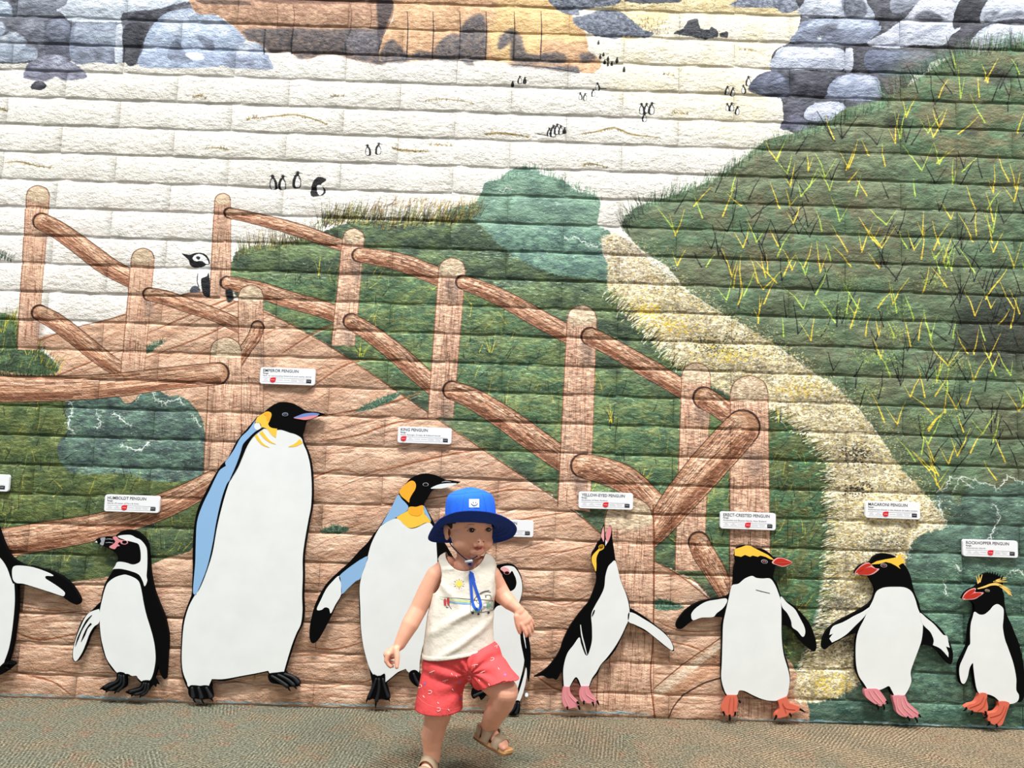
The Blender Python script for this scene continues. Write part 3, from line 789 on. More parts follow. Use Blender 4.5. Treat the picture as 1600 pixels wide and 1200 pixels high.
def rail(pts, w, start=True, end=False, tone=0):
    """Pole through photo points with per-end full widths; rounded dark-rimmed ends."""
    q = curve_pts(pts, False, 6)
    K = len(q)
    W = np.interp(np.linspace(0, 1, K), np.linspace(0, 1, len(w)), w) / 2.0
    P = cpts(q)
    Wc = W * 1.58
    stroke_c(P, list(Wc + 1.6), (62, 40, 30), 0.95)
    stroke_c(P, list(Wc - 0.3), (178, 134, 104), 1.0)
    # painted roundness of the pole: pale upper flank, brown lower flank, as in the mural
    T = np.gradient(P, axis=0); T /= np.linalg.norm(T, axis=1)[:, None]
    Nn = np.stack([-T[:, 1], T[:, 0]], 1)
    Nn = Nn * np.sign(Nn[:, 1:2] + 1e-6)
    stroke_c(P + Nn * Wc[:, None] * .30, list(Wc * .55), (212, 172, 144), 0.75)
    stroke_c(P + Nn * Wc[:, None] * .5, list(Wc * .3), (228, 196, 170), 0.6)
    stroke_c(P - Nn * Wc[:, None] * .62, list(Wc * .3), (118, 76, 56), 0.75)
    for _ in range(int(K * W.mean() * 0.9)):
        i = rnd.randrange(0, K - 3); j = min(K - 1, i + rnd.randint(1, 3))
        o = rnd.uniform(-.85, .85)
        a = P[i] + Nn[i] * Wc[i] * o; b = P[j] + Nn[j] * Wc[j] * (o + rnd.uniform(-.08, .08))
        stroke_c([a, b], [rnd.uniform(.4, 1.1), .4], rnd.choice([(120, 72, 48), (96, 56, 38), (226, 188, 160), (150, 98, 70)]), 0.7)
    def ring(i, sgn):
        c = P[i]; r = Wc[i]
        a0 = math.atan2(-T[i, 1] * sgn, -T[i, 0] * sgn)
        arc = [(c[0] + r * math.cos(a0 + t), c[1] + r * math.sin(a0 + t)) for t in np.linspace(-1.75, 1.75, 14)]
        stroke_c(arc, [1.2 + 1.6 * math.sin(math.pi * k / 13) for k in range(14)], (58, 36, 28), 0.95)
    if start:
        ring(0, 1)
    if end:
        ring(K - 1, -1)
        

def pole_shadow(x, y, r, h):
    # painted shadow at a pole end, a soft grey-brown patch
    fill([(x - r, y - h * .6), (x + r, y - h * .4), (x + r * .8, y + h * .5), (x - r * .2, y + h * .7)], (132, 112, 100), None, soft=5, alpha=0.6)


post((41, 290), (77, 290), (26, 546), (58, 546))
pole_shadow(70, 358, 9, 28); pole_shadow(60, 512, 8, 24)
rail([(64, 346), (94, 362), (130, 388), (168, 416), (212, 440)], [26, 28, 30, 26])
rail([(62, 489), (90, 505), (130, 536), (160, 560), (196, 584)], [24, 26, 26, 22])
post((205, 388), (241, 388), (188, 588), (224, 588))
pole_shadow(232, 480, 8, 24)
post((335, 302), (360, 302), (327, 466), (360, 466))
rail([(358, 333), (400, 342), (440, 352), (490, 368), (542, 386)], [16, 18, 20, 18])
rail([(354, 442), (400, 452), (450, 468), (500, 482), (526, 492)], [20, 26, 26, 26])
post((535, 357), (569, 357), (517, 540), (554, 540))
pole_shadow(556, 424, 9, 28); pole_shadow(543, 524, 10, 28)
rail([(561, 399), (600, 404), (640, 415), (694, 436)], [22, 26, 28, 28])
rail([(548, 502), (580, 522), (620, 553), (650, 580), (682, 608)], [24, 28, 30, 28])
post((685, 403), (727, 403), (668, 652), (708, 652))
pole_shadow(706, 456, 9, 28); pole_shadow(697, 644, 10, 30)
rail([(723, 441), (760, 455), (800, 474), (840, 497), (894, 526)], [22, 26, 28, 28])
rail([(706, 610), (740, 624), (790, 655), (830, 684), (884, 722)], [28, 34, 38, 36])
post((886, 477), (932, 477), (871, 792), (922, 800))
pole_shadow(916, 552, 9, 32); pole_shadow(905, 758, 12, 28)
rail([(922, 526), (950, 540), (990, 563), (1030, 586), (1072, 612)], [28, 28, 30, 28])
post((1065, 567), (1110, 567), (1054, 892), (1100, 892))
pole_shadow(1096, 650, 10, 20)
rail([(1100, 622), (1120, 634), (1152, 656)], [34, 32, 32])
rail([(1092, 848), (1100, 866), (1116, 892), (1146, 946)], [32, 34, 32, 24])
post((1141, 587), (1200, 587), (1139, 1130), (1206, 1132))
pole_shadow(1176, 724, 16, 30)
rail([(910, 728), (940, 735), (980, 752), (1018, 788)], [36, 40, 42, 42])
rail([(1160, 668), (1140, 690), (1100, 735), (1060, 782), (1030, 822), (1012, 846)], [54, 56, 56, 50, 40, 26])
post((945, 776), (1020, 776), (930, 1130), (1021, 1134))
rail([(233, 460), (260, 466), (300, 480), (340, 494), (382, 514)], [20, 22, 20, 20])
post((372, 445), (411, 445), (374, 745), (412, 745))
pole_shadow(408, 560, 6, 30)
rail([(402, 512), (396, 528), (382, 548), (368, 572)], [20, 20, 18, 16])
post((328, 527), (377, 527), (317, 748), (376, 748))
rail([(-300, 604), (0, 608), (100, 607), (180, 602), (260, 592), (340, 584)], [40, 40, 38, 36, 34, 34], start=False, end=True)
rail([(-300, 862), (0, 848), (70, 838), (150, 824), (230, 800), (290, 775), (330, 752)], [44, 42, 44, 40, 40, 36, 30], start=False)
line([(1020, 790), (1022, 850), (1020, 1000), (1016, 1060), (1024, 1128)], 2.0, (112, 60, 38), 0.9)
# ghost pole at the foot of the wall
fill([(1022, 1080), (1060, 1050), (1128, 1000), (1130, 1010), (1080, 1050), (1034, 1086)], (232, 212, 190), (200, 176, 150), 5, 2, soft=1, alpha=0.85)
line([(1022, 1076), (1070, 1036), (1128, 996)], 1.6, (96, 60, 40), 0.9)
line([(1132, 1058), (1100, 1068), (1070, 1085), (1052, 1105), (1044, 1124)], [2.6, 2.4, 2, 1.4], (70, 44, 34), 0.95)
fill([(1040, 1088), (1090, 1050), (1130, 1020), (1132, 1052), (1090, 1066), (1060, 1084)], (176, 124, 92), (206, 160, 130), 6, 3, 0.6, 3, soft=2, alpha=0.6)

# ---- painted birds on the beach
def bird(x, y, h, face=1, back=False):
    K_ = (26, 26, 28); W_ = (238, 238, 236)
    w = h * .24
    fill([(x - w * face * .9, y), (x - w * face * 1.1, y - h * .35), (x - w * .5 * face, y - h * .72), (x + w * .3 * face, y - h * .76), (x + w * .9 * face, y - h * .5), (x + w * 1.0 * face, y - h * .2), (x + w * .6 * face, y)], K_, None)
    if not back:
        fill([(x + w * .1 * face, y - h * .66), (x + w * .75 * face, y - h * .48), (x + w * .8 * face, y - h * .18), (x + w * .4 * face, y - h * .03), (x - w * .35 * face, y - h * .06), (x - w * .4 * face, y - h * .35)], W_, None)
    fill(ellipse_pts(x + w * .1 * face, y - h * .84, h * .115, h * .13), K_, None)
    if h > 16:
        line([(x - w * .25 * face, y - h * .74), (x - w * .3 * face, y - h * .88), (x + w * .1 * face, y - h * .94)], h * .025, W_, 1)
        line([(x + w * .1 * face, y - h * .60), (x + w * .75 * face, y - h * .44), (x + w * .8 * face, y - h * .2)], h * .022, K_, 1)
    line([(x + w * .3 * face, y - h * .86), (x + w * 1.3 * face, y - h * .80)], [h * .07, h * .015], K_, 1, smooth=False)


def ellipse_pts(cx, cy, rx, ry):
    return [(cx + rx * math.cos(t), cy + ry * math.sin(t)) for t in np.linspace(0, 2 * math.pi, 10, endpoint=False)]


for b in [(427, 296, 24, -1), (441, 296, 24, 1), (464, 293, 27, 1), (575, 243, 18, -1), (591, 241, 19, 1), (812, 131, 13, 1), (820, 131, 11, 1), (801, 135, 9, 1), (907, 156, 12, -1), (914, 157, 12, 1), (927, 151, 13, 1), (934, 141, 13, -1),
          (1003, 178, 18, -1), (1010, 176, 16, 1), (1018, 178, 20, 1), (1007, 190, 15, 1), (858, 213, 14, 1), (864, 214, 20, 1), (870, 210, 18, 1), (876, 210, 15, 1), (882, 209, 11, 1), (1136, 147, 13, 1), (1145, 150, 14, 1), (1162, 146, 14, -1), (1169, 134, 16, 1),
          (1137, 173, 13, -1), (1143, 174, 15, 1), (1152, 179, 14, 1), (964, 98, 9, 1), (945, 100, 8, 1), (950, 103, 8, 1), (956, 103, 8, 1), (975, 113, 9, 1), (938, 92, 8, 1), (943, 88, 7, 1), (950, 95, 8, 1), (935, 70, 7, 1), (1375, 40, 5, 1)]:
    bird(*b, back=b[2] < 12)
fill([(486, 306), (488, 288), (496, 277), (506, 278), (510, 282), (502, 288), (508, 296), (508, 302), (500, 306)], (26, 26, 28), None)
fill([(496, 290), (503, 290), (505, 300), (499, 305), (495, 298)], (236, 236, 236), None)
line([(936, 138), (947, 138)], 1.2, (60, 56, 50), 0.9)
line([(840, 209), (856, 212)], 1.6, (60, 56, 50), 0.9)
# the painted penguin peering from behind the mound
fill([(318, 461), (314, 440), (318, 428), (326, 426), (328, 462)], (24, 26, 30), None)
fill([(308, 418), (316, 412), (326, 415), (324, 430), (314, 436), (313, 446), (309, 440)], (244, 244, 244), None)
fill([(284, 396), (296, 398), (306, 395), (318, 396), (325, 402), (328, 412), (322, 414), (316, 417), (304, 418), (297, 414), (295, 407), (290, 402)], (18, 18, 20), None)
fill([(301, 402), (308, 397), (316, 398), (323, 404), (326, 412), (321, 412), (316, 408), (308, 408), (303, 407)], (246, 246, 246), None)
fill([(306, 402), (310, 400), (313, 403), (310, 406)], (40, 40, 44), None)
fill([(297, 456), (300, 448), (308, 447), (313, 454), (306, 458)], (90, 94, 104), None)
line([(309, 428), (308, 440), (310, 448)], 1.4, (40, 42, 46), 0.9)
fill([(352, 454), (362, 452), (364, 468), (356, 472)], (30, 32, 34), None, soft=1)
# blue ground line along the foot of the wall
for (xa, xb, ya, yb) in ((-300, 60, 1080, 1089), (120, 160, 1091, 1092), (430, 640, 1101, 1107), (950, 975, 1115, 1116), (1140, 1400, 1126, 1133), (1500, 1560, 1136, 1139), (640, 1000, 1107, 1118), (60, 430, 1090, 1102), (1400, 1800, 1134, 1148)):
    for _ in range(int((xb - xa) / 5)):
        x = rnd.uniform(xa, xb); t = (x - xa) / (xb - xa)
        line([(x, ya + (yb - ya) * t - rnd.uniform(1, 4)), (x + rnd.uniform(8, 26), ya + (yb - ya) * t - rnd.uniform(0, 3))], [rnd.uniform(1, 2.6), .8], rnd.choice([(140, 176, 190), (170, 196, 204), (120, 160, 176), (190, 196, 190)]), 0.8, smooth=False)
# stretched noise grain varying the tone of the painted regions
def grain(poly, amp, cx, cy, k):
    P = cpts(poly)
    x0 = max(0, int(P[:, 0].min())); x1 = min(MW, int(P[:, 0].max())); y0 = max(0, int(P[:, 1].min())); y1 = min(MH, int(P[:, 1].max()))
    m = blur(polymask(P, x0, y0, x1, y1), 2)
    n_ = nz(x0, y0, x1, y1, cy, k, rnd.uniform(-.1, .1), cx / cy, 3)
    n_ = np.clip((n_ - 0.5) * 4.5, -1.2, 1)
    CV[y0:y1, x0:x1] *= (1 + amp * n_ * m)[..., None]


grain(DIRT, 0.08, 26, 4.5, 2)
grain(FIELD, 0.08, 16, 5, 3)
grain(MEAD, 0.16, 9, 2.6, 4)
grain(LM, 0.14, 9, 2.6, 5)
grain(PATH, 0.14, 4, 2.2, 6)
grain([(-300, -60), (2300, -60), (2300, 300), (-300, 480)], 0.035, 9, 3, 7)
# overall paint mottling
_g = rs.normal(0, 1, (MH // 2 + 1, MW // 2 + 1)).astype(np.float32)
_g = np.repeat(np.repeat(_g, 2, 0), 2, 1)[:MH, :MW]
CV *= (1 + 0.022 * _g)[..., None]
np.clip(CV, 0, 1, out=CV)

img = bpy.data.images.new('mural_paint', MW, MH, alpha=False)
_buf = np.ones((MH, MW, 4), np.float32)
_buf[..., :3] = CV
img.pixels.foreach_set(_buf.ravel())
img.update()
img.pack()
del _buf

# ------------------------------------------------------------------ painted slump-block wall
def mural_material():
    m = bpy.data.materials.new('painted_block')
    m.use_nodes = True
    nt = m.node_tree; N = nt.nodes; L = nt.links
    b = N['Principled BSDF']
    geo = N.new('ShaderNodeNewGeometry')
    sep = N.new('ShaderNodeSeparateXYZ'); L.new(geo.outputs['Position'], sep.inputs[0])
    mu = N.new('ShaderNodeMapRange'); mu.clamp = False
    mu.inputs[1].default_value = MX0; mu.inputs[2].default_value = MX0 + MW / S_M
    L.new(sep.outputs['X'], mu.inputs[0])
    mv = N.new('ShaderNodeMapRange'); mv.clamp = False
    mv.inputs[1].default_value = 0; mv.inputs[2].default_value = MH / S_M
    L.new(sep.outputs['Z'], mv.inputs[0])
    cmb = N.new('ShaderNodeCombineXYZ'); L.new(mu.outputs[0], cmb.inputs[0]); L.new(mv.outputs[0], cmb.inputs[1])
    im = N.new('ShaderNodeTexImage'); im.image = img; im.extension = 'EXTEND'; im.interpolation = 'Linear'
    L.new(cmb.outputs[0], im.inputs['Vector'])
    L.new(im.outputs['Color'], b.inputs['Base Color'])
    b.inputs['Roughness'].default_value = 0.6
    b.inputs['Specular IOR Level'].default_value = 0.22
    # rough split-face relief: long horizontal drags, lumps and grit
    mp = N.new('ShaderNodeMapping'); mp.inputs['Scale'].default_value = (0.6, 1, 1.0); mp.inputs['Rotation'].default_value = (0, -0.08, 0)
    L.new(geo.outputs['Position'], mp.inputs[0])
    n1 = N.new('ShaderNodeTexNoise'); n1.inputs['Scale'].default_value = 46; n1.inputs['Detail'].default_value = 5; n1.inputs['Roughness'].default_value = 0.55
    L.new(mp.outputs[0], n1.inputs['Vector'])
    n2 = N.new('ShaderNodeTexNoise'); n2.inputs['Scale'].default_value = 210; n2.inputs['Detail'].default_value = 3; n2.inputs['Roughness'].default_value = 0.6
    L.new(geo.outputs['Position'], n2.inputs['Vector'])
    n3 = N.new('ShaderNodeTexVoronoi'); n3.inputs['Scale'].default_value = 90
    L.new(mp.outputs[0], n3.inputs['Vector'])
    a1 = N.new('ShaderNodeMath'); a1.operation = 'MULTIPLY_ADD'; L.new(n2.outputs['Fac'], a1.inputs[0]); a1.inputs[1].default_value = 0.42; L.new(n1.outputs['Fac'], a1.inputs[2])
    a2 = N.new('ShaderNodeMath'); a2.operation = 'MULTIPLY_ADD'; L.new(n3.outputs['Distance'], a2.inputs[0]); a2.inputs[1].default_value = 0.22; L.new(a1.outputs[0], a2.inputs[2])
    bp = N.new('ShaderNodeBump'); bp.inputs['Distance'].default_value = 0.0062; bp.inputs['Strength'].default_value = 1.0
    L.new(a2.outputs[0], bp.inputs['Height'])
    L.new(bp.outputs[0], b.inputs['Normal'])
    return m


M_WALL = mural_material()
BW, BH = 0.4064, 0.1020
ZTOP = 2.5279           # height of bed joint 0
WALLX0, WALLX1 = -1.25, 4.65
WZ1 = 3.08
verts = [(WALLX0, 0.0046, 0), (WALLX1, 0.0046, 0), (WALLX1, 0.0046, WZ1), (WALLX0, 0.0046, WZ1), (WALLX0, 0.2, 0), (WALLX1, 0.2, 0), (WALLX1, 0.2, WZ1), (WALLX0, 0.2, WZ1)]
wall = add('wall_back', mesh('wall_back', verts, [(0, 1, 2, 3), (5, 4, 7, 6), (4, 0, 3, 7), (1, 5, 6, 2), (3, 2, 6, 7), (4, 5, 1, 0)]), M_WALL)
wall['kind'] = 'structure'


def brick_mesh(seed, w=BW, h=BH, nx=14, nz_=5):
    """Slumped block, origin at the middle of its face: rolled top and bottom lips, wavy edges."""
    r = random.Random(seed)
    g = 0.0007
    ph = [r.uniform(0, 6.28) for _ in range(6)]
    V = []
    prof = [(0.0, 0.0056), (0.02, 0.0014), (0.06, 0.0), (0.94, 0.0), (0.98, 0.0014), (1.0, 0.0056)]
    if nz_ != 5:
        prof = [(0.0, 0.0095), (0.10, 0.001), (0.90, 0.001), (1.0, 0.0095)]
    for i in range(nx + 1):
        u = i / nx
        x = -w / 2 + g + (w - 2 * g) * u
        lo = -h / 2 + 0.0032 + 0.0016 * math.sin(u * 9 + ph[0]) + 0.0012 * math.sin(u * 23 + ph[1])
        hi = h / 2 - 0.0022 + 0.0010 * math.sin(u * 8 + ph[2]) + 0.0007 * math.sin(u * 19 + ph[3])
        for (t, d) in prof:
            z = lo + (hi - lo) * t
            e = 0.0012 * math.sin(u * 13 + t * 5 + ph[4]) + 0.0010 * math.sin(u * 31 - t * 9 + ph[5]) + r.uniform(-.0006, .0006)
            if 0 < t < 1 and (i == 0 or i == nx):
                e += 0.0008
            V.append((x, d + (e if 0 < t < 1 else 0), z))
    K = len(prof)
    Fc = []
    for i in range(nx):
        for j in range(K - 1):
            a = i * K + j
            Fc.append((a, a + K, a + K + 1, a + 1))
    n0 = len(V)
    # back rim (sunk into the mortar)
    for i in (0, nx):
        for j in (0, K - 1):
            p = V[i * K + j]; V.append((p[0], 0.03, p[2]))
    bl, tl, br, tr = n0, n0 + 1, n0 + 2, n0 + 3
    Fc.append(tuple([bl] + [tl] + [j for j in range(K - 1, -1, -1)]))
    Fc.append(tuple([tr, br] + [nx * K + j for j in range(K)]))
    Fc.append(tuple([br, bl] + [i * K for i in range(nx + 1)]))
    Fc.append(tuple([tl, tr] + [i * K + K - 1 for i in range(nx, -1, -1)]))
    me = mesh('brick', V, Fc)
    me.materials.append(M_WALL)
    for p in me.polygons:
        p.use_smooth = len(p.vertices) == 4
    return me


FULL = [brick_mesh(s) for s in range(10)]
BTM_H = ZTOP - 24 * BH
BTM = [brick_mesh(50 + s, BW, BTM_H) for s in range(4)]
extra = []
cands = []
for i in range(-5, 25):
    if i == 24:
        zc, hh, pool = BTM_H / 2, BTM_H, BTM
    else:
        zc, hh, pool = ZTOP - (i + 0.5) * BH, BH, FULL
    off = 0.0 if i % 2 else 0.5
    for k in range(-4, 13):
        xc = (k + off + 0.5) * BW
        if xc - BW / 2 < WALLX0 or xc + BW / 2 > WALLX1 or zc + hh / 2 > WZ1:
            continue
        P = np.array([xc, 0, zc]) - CAM
        z = P @ FWD
        u, v = 800 + F_PX * (P @ RIGHT) / z, 600 - F_PX * (P @ UP) / z
        vis = -86 < u < 1686 and -20 < v
        cands.append((vis, xc, zc, pool))
n_b = 0
for vis, xc, zc, pool in cands:
    if vis and n_b < 300:
        o = bpy.data.objects.new('brick', rnd.choice(pool))
        COL.objects.link(o)
        o.parent = wall
        o.location = (xc, rnd.uniform(-0.0012, 0.0012), zc)
        n_b += 1
    else:
        me = rnd.choice(pool)
        extra.append((me, xc, zc))
V, Fc = [], []
for me, xc, zc in extra:
    o = len(V)
    V += [(v.co.x + xc, v.co.y, v.co.z + zc) for v in me.vertices]
    Fc += [tuple(o + i for i in p.vertices) for p in me.polygons]
ex = add('brick_field', mesh('brick_field', V, Fc), M_WALL, wall, smooth=True)
ex['kind'] = 'stuff'
print('bricks', n_b, 'extra', len(extra))

# ------------------------------------------------------------------ carpet
def carpet_material():
    m = bpy.data.materials.new('carpet')
    m.use_nodes = True
    nt = m.node_tree; N = nt.nodes; L = nt.links
    b = N['Principled BSDF']; b.inputs['Roughness'].default_value = 0.95; b.inputs['Specular IOR Level'].default_value = 0.05
    geo = N.new('ShaderNodeNewGeometry')
    # leaf-shaped tufting patches, each with its own row direction
    wob = N.new('ShaderNodeTexNoise'); wob.inputs['Scale'].default_value = 5; L.new(geo.outputs['Position'], wob.inputs['Vector'])
    ws = N.new('ShaderNodeVectorMath'); ws.operation = 'SCALE'; ws.inputs['Scale'].default_value = 0.16; L.new(wob.outputs['Color'], ws.inputs[0])
    wa = N.new('ShaderNodeVectorMath'); wa.operation = 'ADD'; L.new(geo.outputs['Position'], wa.inputs[0]); L.new(ws.outputs[0], wa.inputs[1])
    vo = N.new('ShaderNodeTexVoronoi'); vo.inputs['Scale'].default_value = 3.6; L.new(wa.outputs[0], vo.inputs['Vector'])
    sc = N.new('ShaderNodeSeparateColor'); L.new(vo.outputs['Color'], sc.inputs[0])
    an = N.new('ShaderNodeMath'); an.operation = 'MULTIPLY'; an.inputs[1].default_value = 3.14; L.new(sc.outputs[0], an.inputs[0])
    vr = N.new('ShaderNodeVectorRotate'); vr.rotation_type = 'Z_AXIS'; L.new(geo.outputs['Position'], vr.inputs['Vector']); L.new(an.outputs[0], vr.inputs['Angle'])
    wv = N.new('ShaderNodeTexWave'); wv.inputs['Scale'].default_value = 28; wv.inputs['Distortion'].default_value = 1.4; wv.inputs['Detail'].default_value = 2; wv.inputs['Detail Scale'].default_value = 3
    L.new(vr.outputs[0], wv.inputs['Vector'])
    n1 = N.new('ShaderNodeTexNoise'); n1.inputs['Scale'].default_value = 260; n1.inputs['Detail'].default_value = 3; L.new(geo.outputs['Position'], n1.inputs['Vector'])
    h = N.new('ShaderNodeMath'); h.operation = 'MULTIPLY_ADD'; L.new(n1.outputs['Fac'], h.inputs[0]); h.inputs[1].default_value = 1.3
    wv2 = N.new('ShaderNodeMath'); wv2.operation = 'MULTIPLY'; wv2.inputs[1].default_value = 0.85; L.new(wv.outputs['Fac'], wv2.inputs[0]); L.new(wv2.outputs[0], h.inputs[2])
    bp = N.new('ShaderNodeBump'); bp.inputs['Distance'].default_value = 0.006; bp.inputs['Strength'].default_value = 1.0
    L.new(h.outputs[0], bp.inputs['Height']); L.new(bp.outputs[0], b.inputs['Normal'])
    # yarn colours: sage, tan, a little rust
    n2 = N.new('ShaderNodeTexNoise'); n2.inputs['Scale'].default_value = 7; n2.inputs['Detail'].default_value = 5; L.new(geo.outputs['Position'], n2.inputs['Vector'])
    sx = N.new('ShaderNodeSeparateXYZ'); L.new(geo.outputs['Position'], sx.inputs[0])
    gx = N.new('ShaderNodeMapRange'); gx.inputs[1].default_value = 1.0; gx.inputs[2].default_value = 3.2; gx.inputs[3].default_value = -0.16; gx.inputs[4].default_value = 0.2; L.new(sx.outputs['X'], gx.inputs[0])
    ad = N.new('ShaderNodeMath'); ad.operation = 'ADD'; L.new(n2.outputs['Fac'], ad.inputs[0]); L.new(gx.outputs[0], ad.inputs[1])
    cr = N.new('ShaderNodeValToRGB'); L.new(ad.outputs[0], cr.inputs[0])
    e = cr.color_ramp.elements
    e[0].position = 0.30; e[0].color = (*srgb((148, 148, 128)), 1)
    e[1].position = 0.72; e[1].color = (*srgb((180, 160, 132)), 1)
    k_ = e.new(0.5); k_.color = (*srgb((160, 148, 124)), 1)
    n3 = N.new('ShaderNodeTexNoise'); n3.inputs['Scale'].default_value = 14; n3.inputs['Detail'].default_value = 6; L.new(geo.outputs['Position'], n3.inputs['Vector'])
    r3 = N.new('ShaderNodeMapRange'); r3.inputs[1].default_value = 0.56; r3.inputs[2].default_value = 0.72; r3.inputs[3].default_value = 0; r3.inputs[4].default_value = 0.45; L.new(n3.outputs['Fac'], r3.inputs[0])
    mx = N.new('ShaderNodeMix'); mx.data_type = 'RGBA'; L.new(r3.outputs[0], mx.inputs['Factor']); L.new(cr.outputs[0], mx.inputs['A']); mx.inputs['B'].default_value = (*srgb((176, 128, 106)), 1)
    n4 = N.new('ShaderNodeTexNoise'); n4.inputs['Scale'].default_value = 150; n4.inputs['Detail'].default_value = 2; L.new(geo.outputs['Position'], n4.inputs['Vector'])
    r4 = N.new('ShaderNodeMapRange'); r4.inputs[1].default_value = 0.35; r4.inputs[2].default_value = 0.65; r4.inputs[3].default_value = 0.30; r4.inputs[4].default_value = 1.15; L.new(n4.outputs['Fac'], r4.inputs[0])
    r5 = N.new('ShaderNodeMath'); r5.operation = 'MULTIPLY_ADD'; L.new(wv.outputs['Fac'], r5.inputs[0]); r5.inputs[1].default_value = 0.5; r5.inputs[2].default_value = 0.68  # row tone follows the pile, painting the loops' self-shadow into the colour
    r6 = N.new('ShaderNodeMath'); r6.operation = 'MULTIPLY'; L.new(r4.outputs[0], r6.inputs[0]); L.new(r5.outputs[0], r6.inputs[1])
    sc4 = N.new('ShaderNodeVectorMath'); sc4.operation = 'SCALE'; L.new(mx.outputs['Result'], sc4.inputs[0]); L.new(r6.outputs[0], sc4.inputs['Scale'])
    L.new(sc4.outputs[0], b.inputs['Base Color'])
    return m


fl = add('floor', mesh('floor', [(-2.2, -4.2, 0), (5.6, -4.2, 0), (5.6, 0.2, 0), (-2.2, 0.2, 0), (-2.2, -4.2, -.05), (5.6, -4.2, -.05), (5.6, 0.2, -.05), (-2.2, 0.2, -.05)],
                          [(0, 1, 2, 3), (7, 6, 5, 4), (4, 5, 1, 0), (5, 6, 2, 1), (6, 7, 3, 2), (7, 4, 0, 3)]), carpet_material())
fl['kind'] = 'structure'

# ------------------------------------------------------------------ penguin cut-outs screwed to the wall
M_BLK = mat('black_paint', (5, 5, 6), 0.7, 0.06)
M_WHT = mat('white_paint', (220, 224, 224), 0.5, 0.3, noise=(14, 0.035))
M_BLU = mat('blue_paint', (134, 174, 214), 0.5, 0.3)
M_YEL = mat('yellow_paint', (236, 190, 66), 0.5, 0.3)
M_ORG = mat('orange_paint', (238, 166, 44), 0.5, 0.3)
M_PNK = mat('pink_paint', (212, 134, 142), 0.5, 0.3)
M_PNK2 = mat('pale_pink_paint', (222, 160, 160), 0.5, 0.3)
M_RED = mat('red_paint', (178, 46, 32), 0.5, 0.2)
M_FTO = mat('orange_foot_paint', (206, 104, 82), 0.5, 0.3)
M_FTO2 = mat('dark_orange_paint', (180, 80, 60), 0.5, 0.3)
M_GRY = mat('grey_paint', (150, 154, 160), 0.5, 0.3)
M_DGR = mat('dark_grey_paint', (22, 24, 28), 0.5, 0.25)
M_SLB = mat('slate_blue_paint', (110, 132, 190), 0.5, 0.3)
M_CRM = mat('straw_paint', (236, 196, 104), 0.5, 0.3)
M_STEEL = mat('grey_spacer', (120, 120, 118), 0.4, 0.5)
YB, YF = -0.012, -0.026      # back and front of the boards
LAY = 0.0006


def lay(name, pts, m, parent, k=1, smooth=True, n=5):
    return plate(name, pts, YF - LAY * k, YF + 0.0004, m, parent, smooth, n)


def ribbon(name, pts, w, m, parent, k=1, n=6):
    """Painted line of varying width (photo px) as a thin raised stripe."""
    q = curve_pts(pts, False, n) if len(pts) > 2 else [p[:2] for p in pts]
    Q = np.array(q); T = np.gradient(Q, axis=0); T /= (np.linalg.norm(T, axis=1)[:, None] + 1e-9)
    Nn = np.stack([-T[:, 1], T[:, 0]], 1)
    W = np.interp(np.linspace(0, 1, len(q)), np.linspace(0, 1, len(w)), w)[:, None] / 2
    A = Q + Nn * W; B = Q - Nn * W
    wa = pxs(A, YF); wb = pxs(B, YF)
    y = YF - LAY * k
    V = [(p[0], y, p[2]) for p in wa] + [(p[0], y, p[2]) for p in wb] + [(p[0], YF + .0004, p[2]) for p in wa] + [(p[0], YF + .0004, p[2]) for p in wb]
    K = len(q); Fc = []
    for i in range(K - 1):
        Fc.append((i, i + 1, K + i + 1, K + i))
        Fc.append((i, 2 * K + i, 2 * K + i + 1, i + 1))
        Fc.append((K + i + 1, 3 * K + i + 1, 3 * K + i, K + i))
    return add(name, mesh(name, V, Fc), m, parent)


def grow(pts, d):
    """Outline grown outwards by d px about the polygon (for the black border)."""
    P = np.array([p[:2] for p in pts], float)
    A = 0.5 * np.sum(P[:, 0] * np.roll(P[:, 1], -1) - np.roll(P[:, 0], -1) * P[:, 1])
    s = 1 if A > 0 else -1
    out = []
    for i in range(len(P)):
        a, b, c = P[i - 1], P[i], P[(i + 1) % len(P)]
        t = (b - a) / (np.linalg.norm(b - a) + 1e-9) + (c - b) / (np.linalg.norm(c - b) + 1e-9)
        t /= np.linalg.norm(t) + 1e-9
        out.append((b[0] + s * t[1] * d, b[1] - s * t[0] * d) + tuple(pts[i][2:]))
    return out


def spacers(root, pts):
    for p in pts:
        a = px(p[0], p[1], YB)
        add('spacer', tube_mesh('spacer', [(a[0], YB + .0005, a[2]), (a[0], 0.0005, a[2])], 0.008, 10), M_STEEL, root)


def ellipse(cx, cy, rx, ry, rot=0, n=14):
    r = math.radians(rot)
    return [(cx + rx * math.cos(t) * math.cos(r) - ry * math.sin(t) * math.sin(r), cy + rx * math.cos(t) * math.sin(r) + ry * math.sin(t) * math.cos(r)) for t in np.linspace(0, 2 * math.pi, n, endpoint=False)]


def claw(parent, a, b, w=1.6, m=None):
    """Curved claw from a to b (photo px) standing off the board."""
    pa = px(a[0], a[1], YF - 0.004); pb = px(b[0], b[1], YF - 0.006)
    pm = (pa + pb) / 2 + np.array([0, -0.006, 0.001])
    s = 0.00226 * w
    add('claw', tube_mesh('claw', [pa, pm, pb], [s, s * .85, s * .25], 8), m or M_BLK, parent, True)


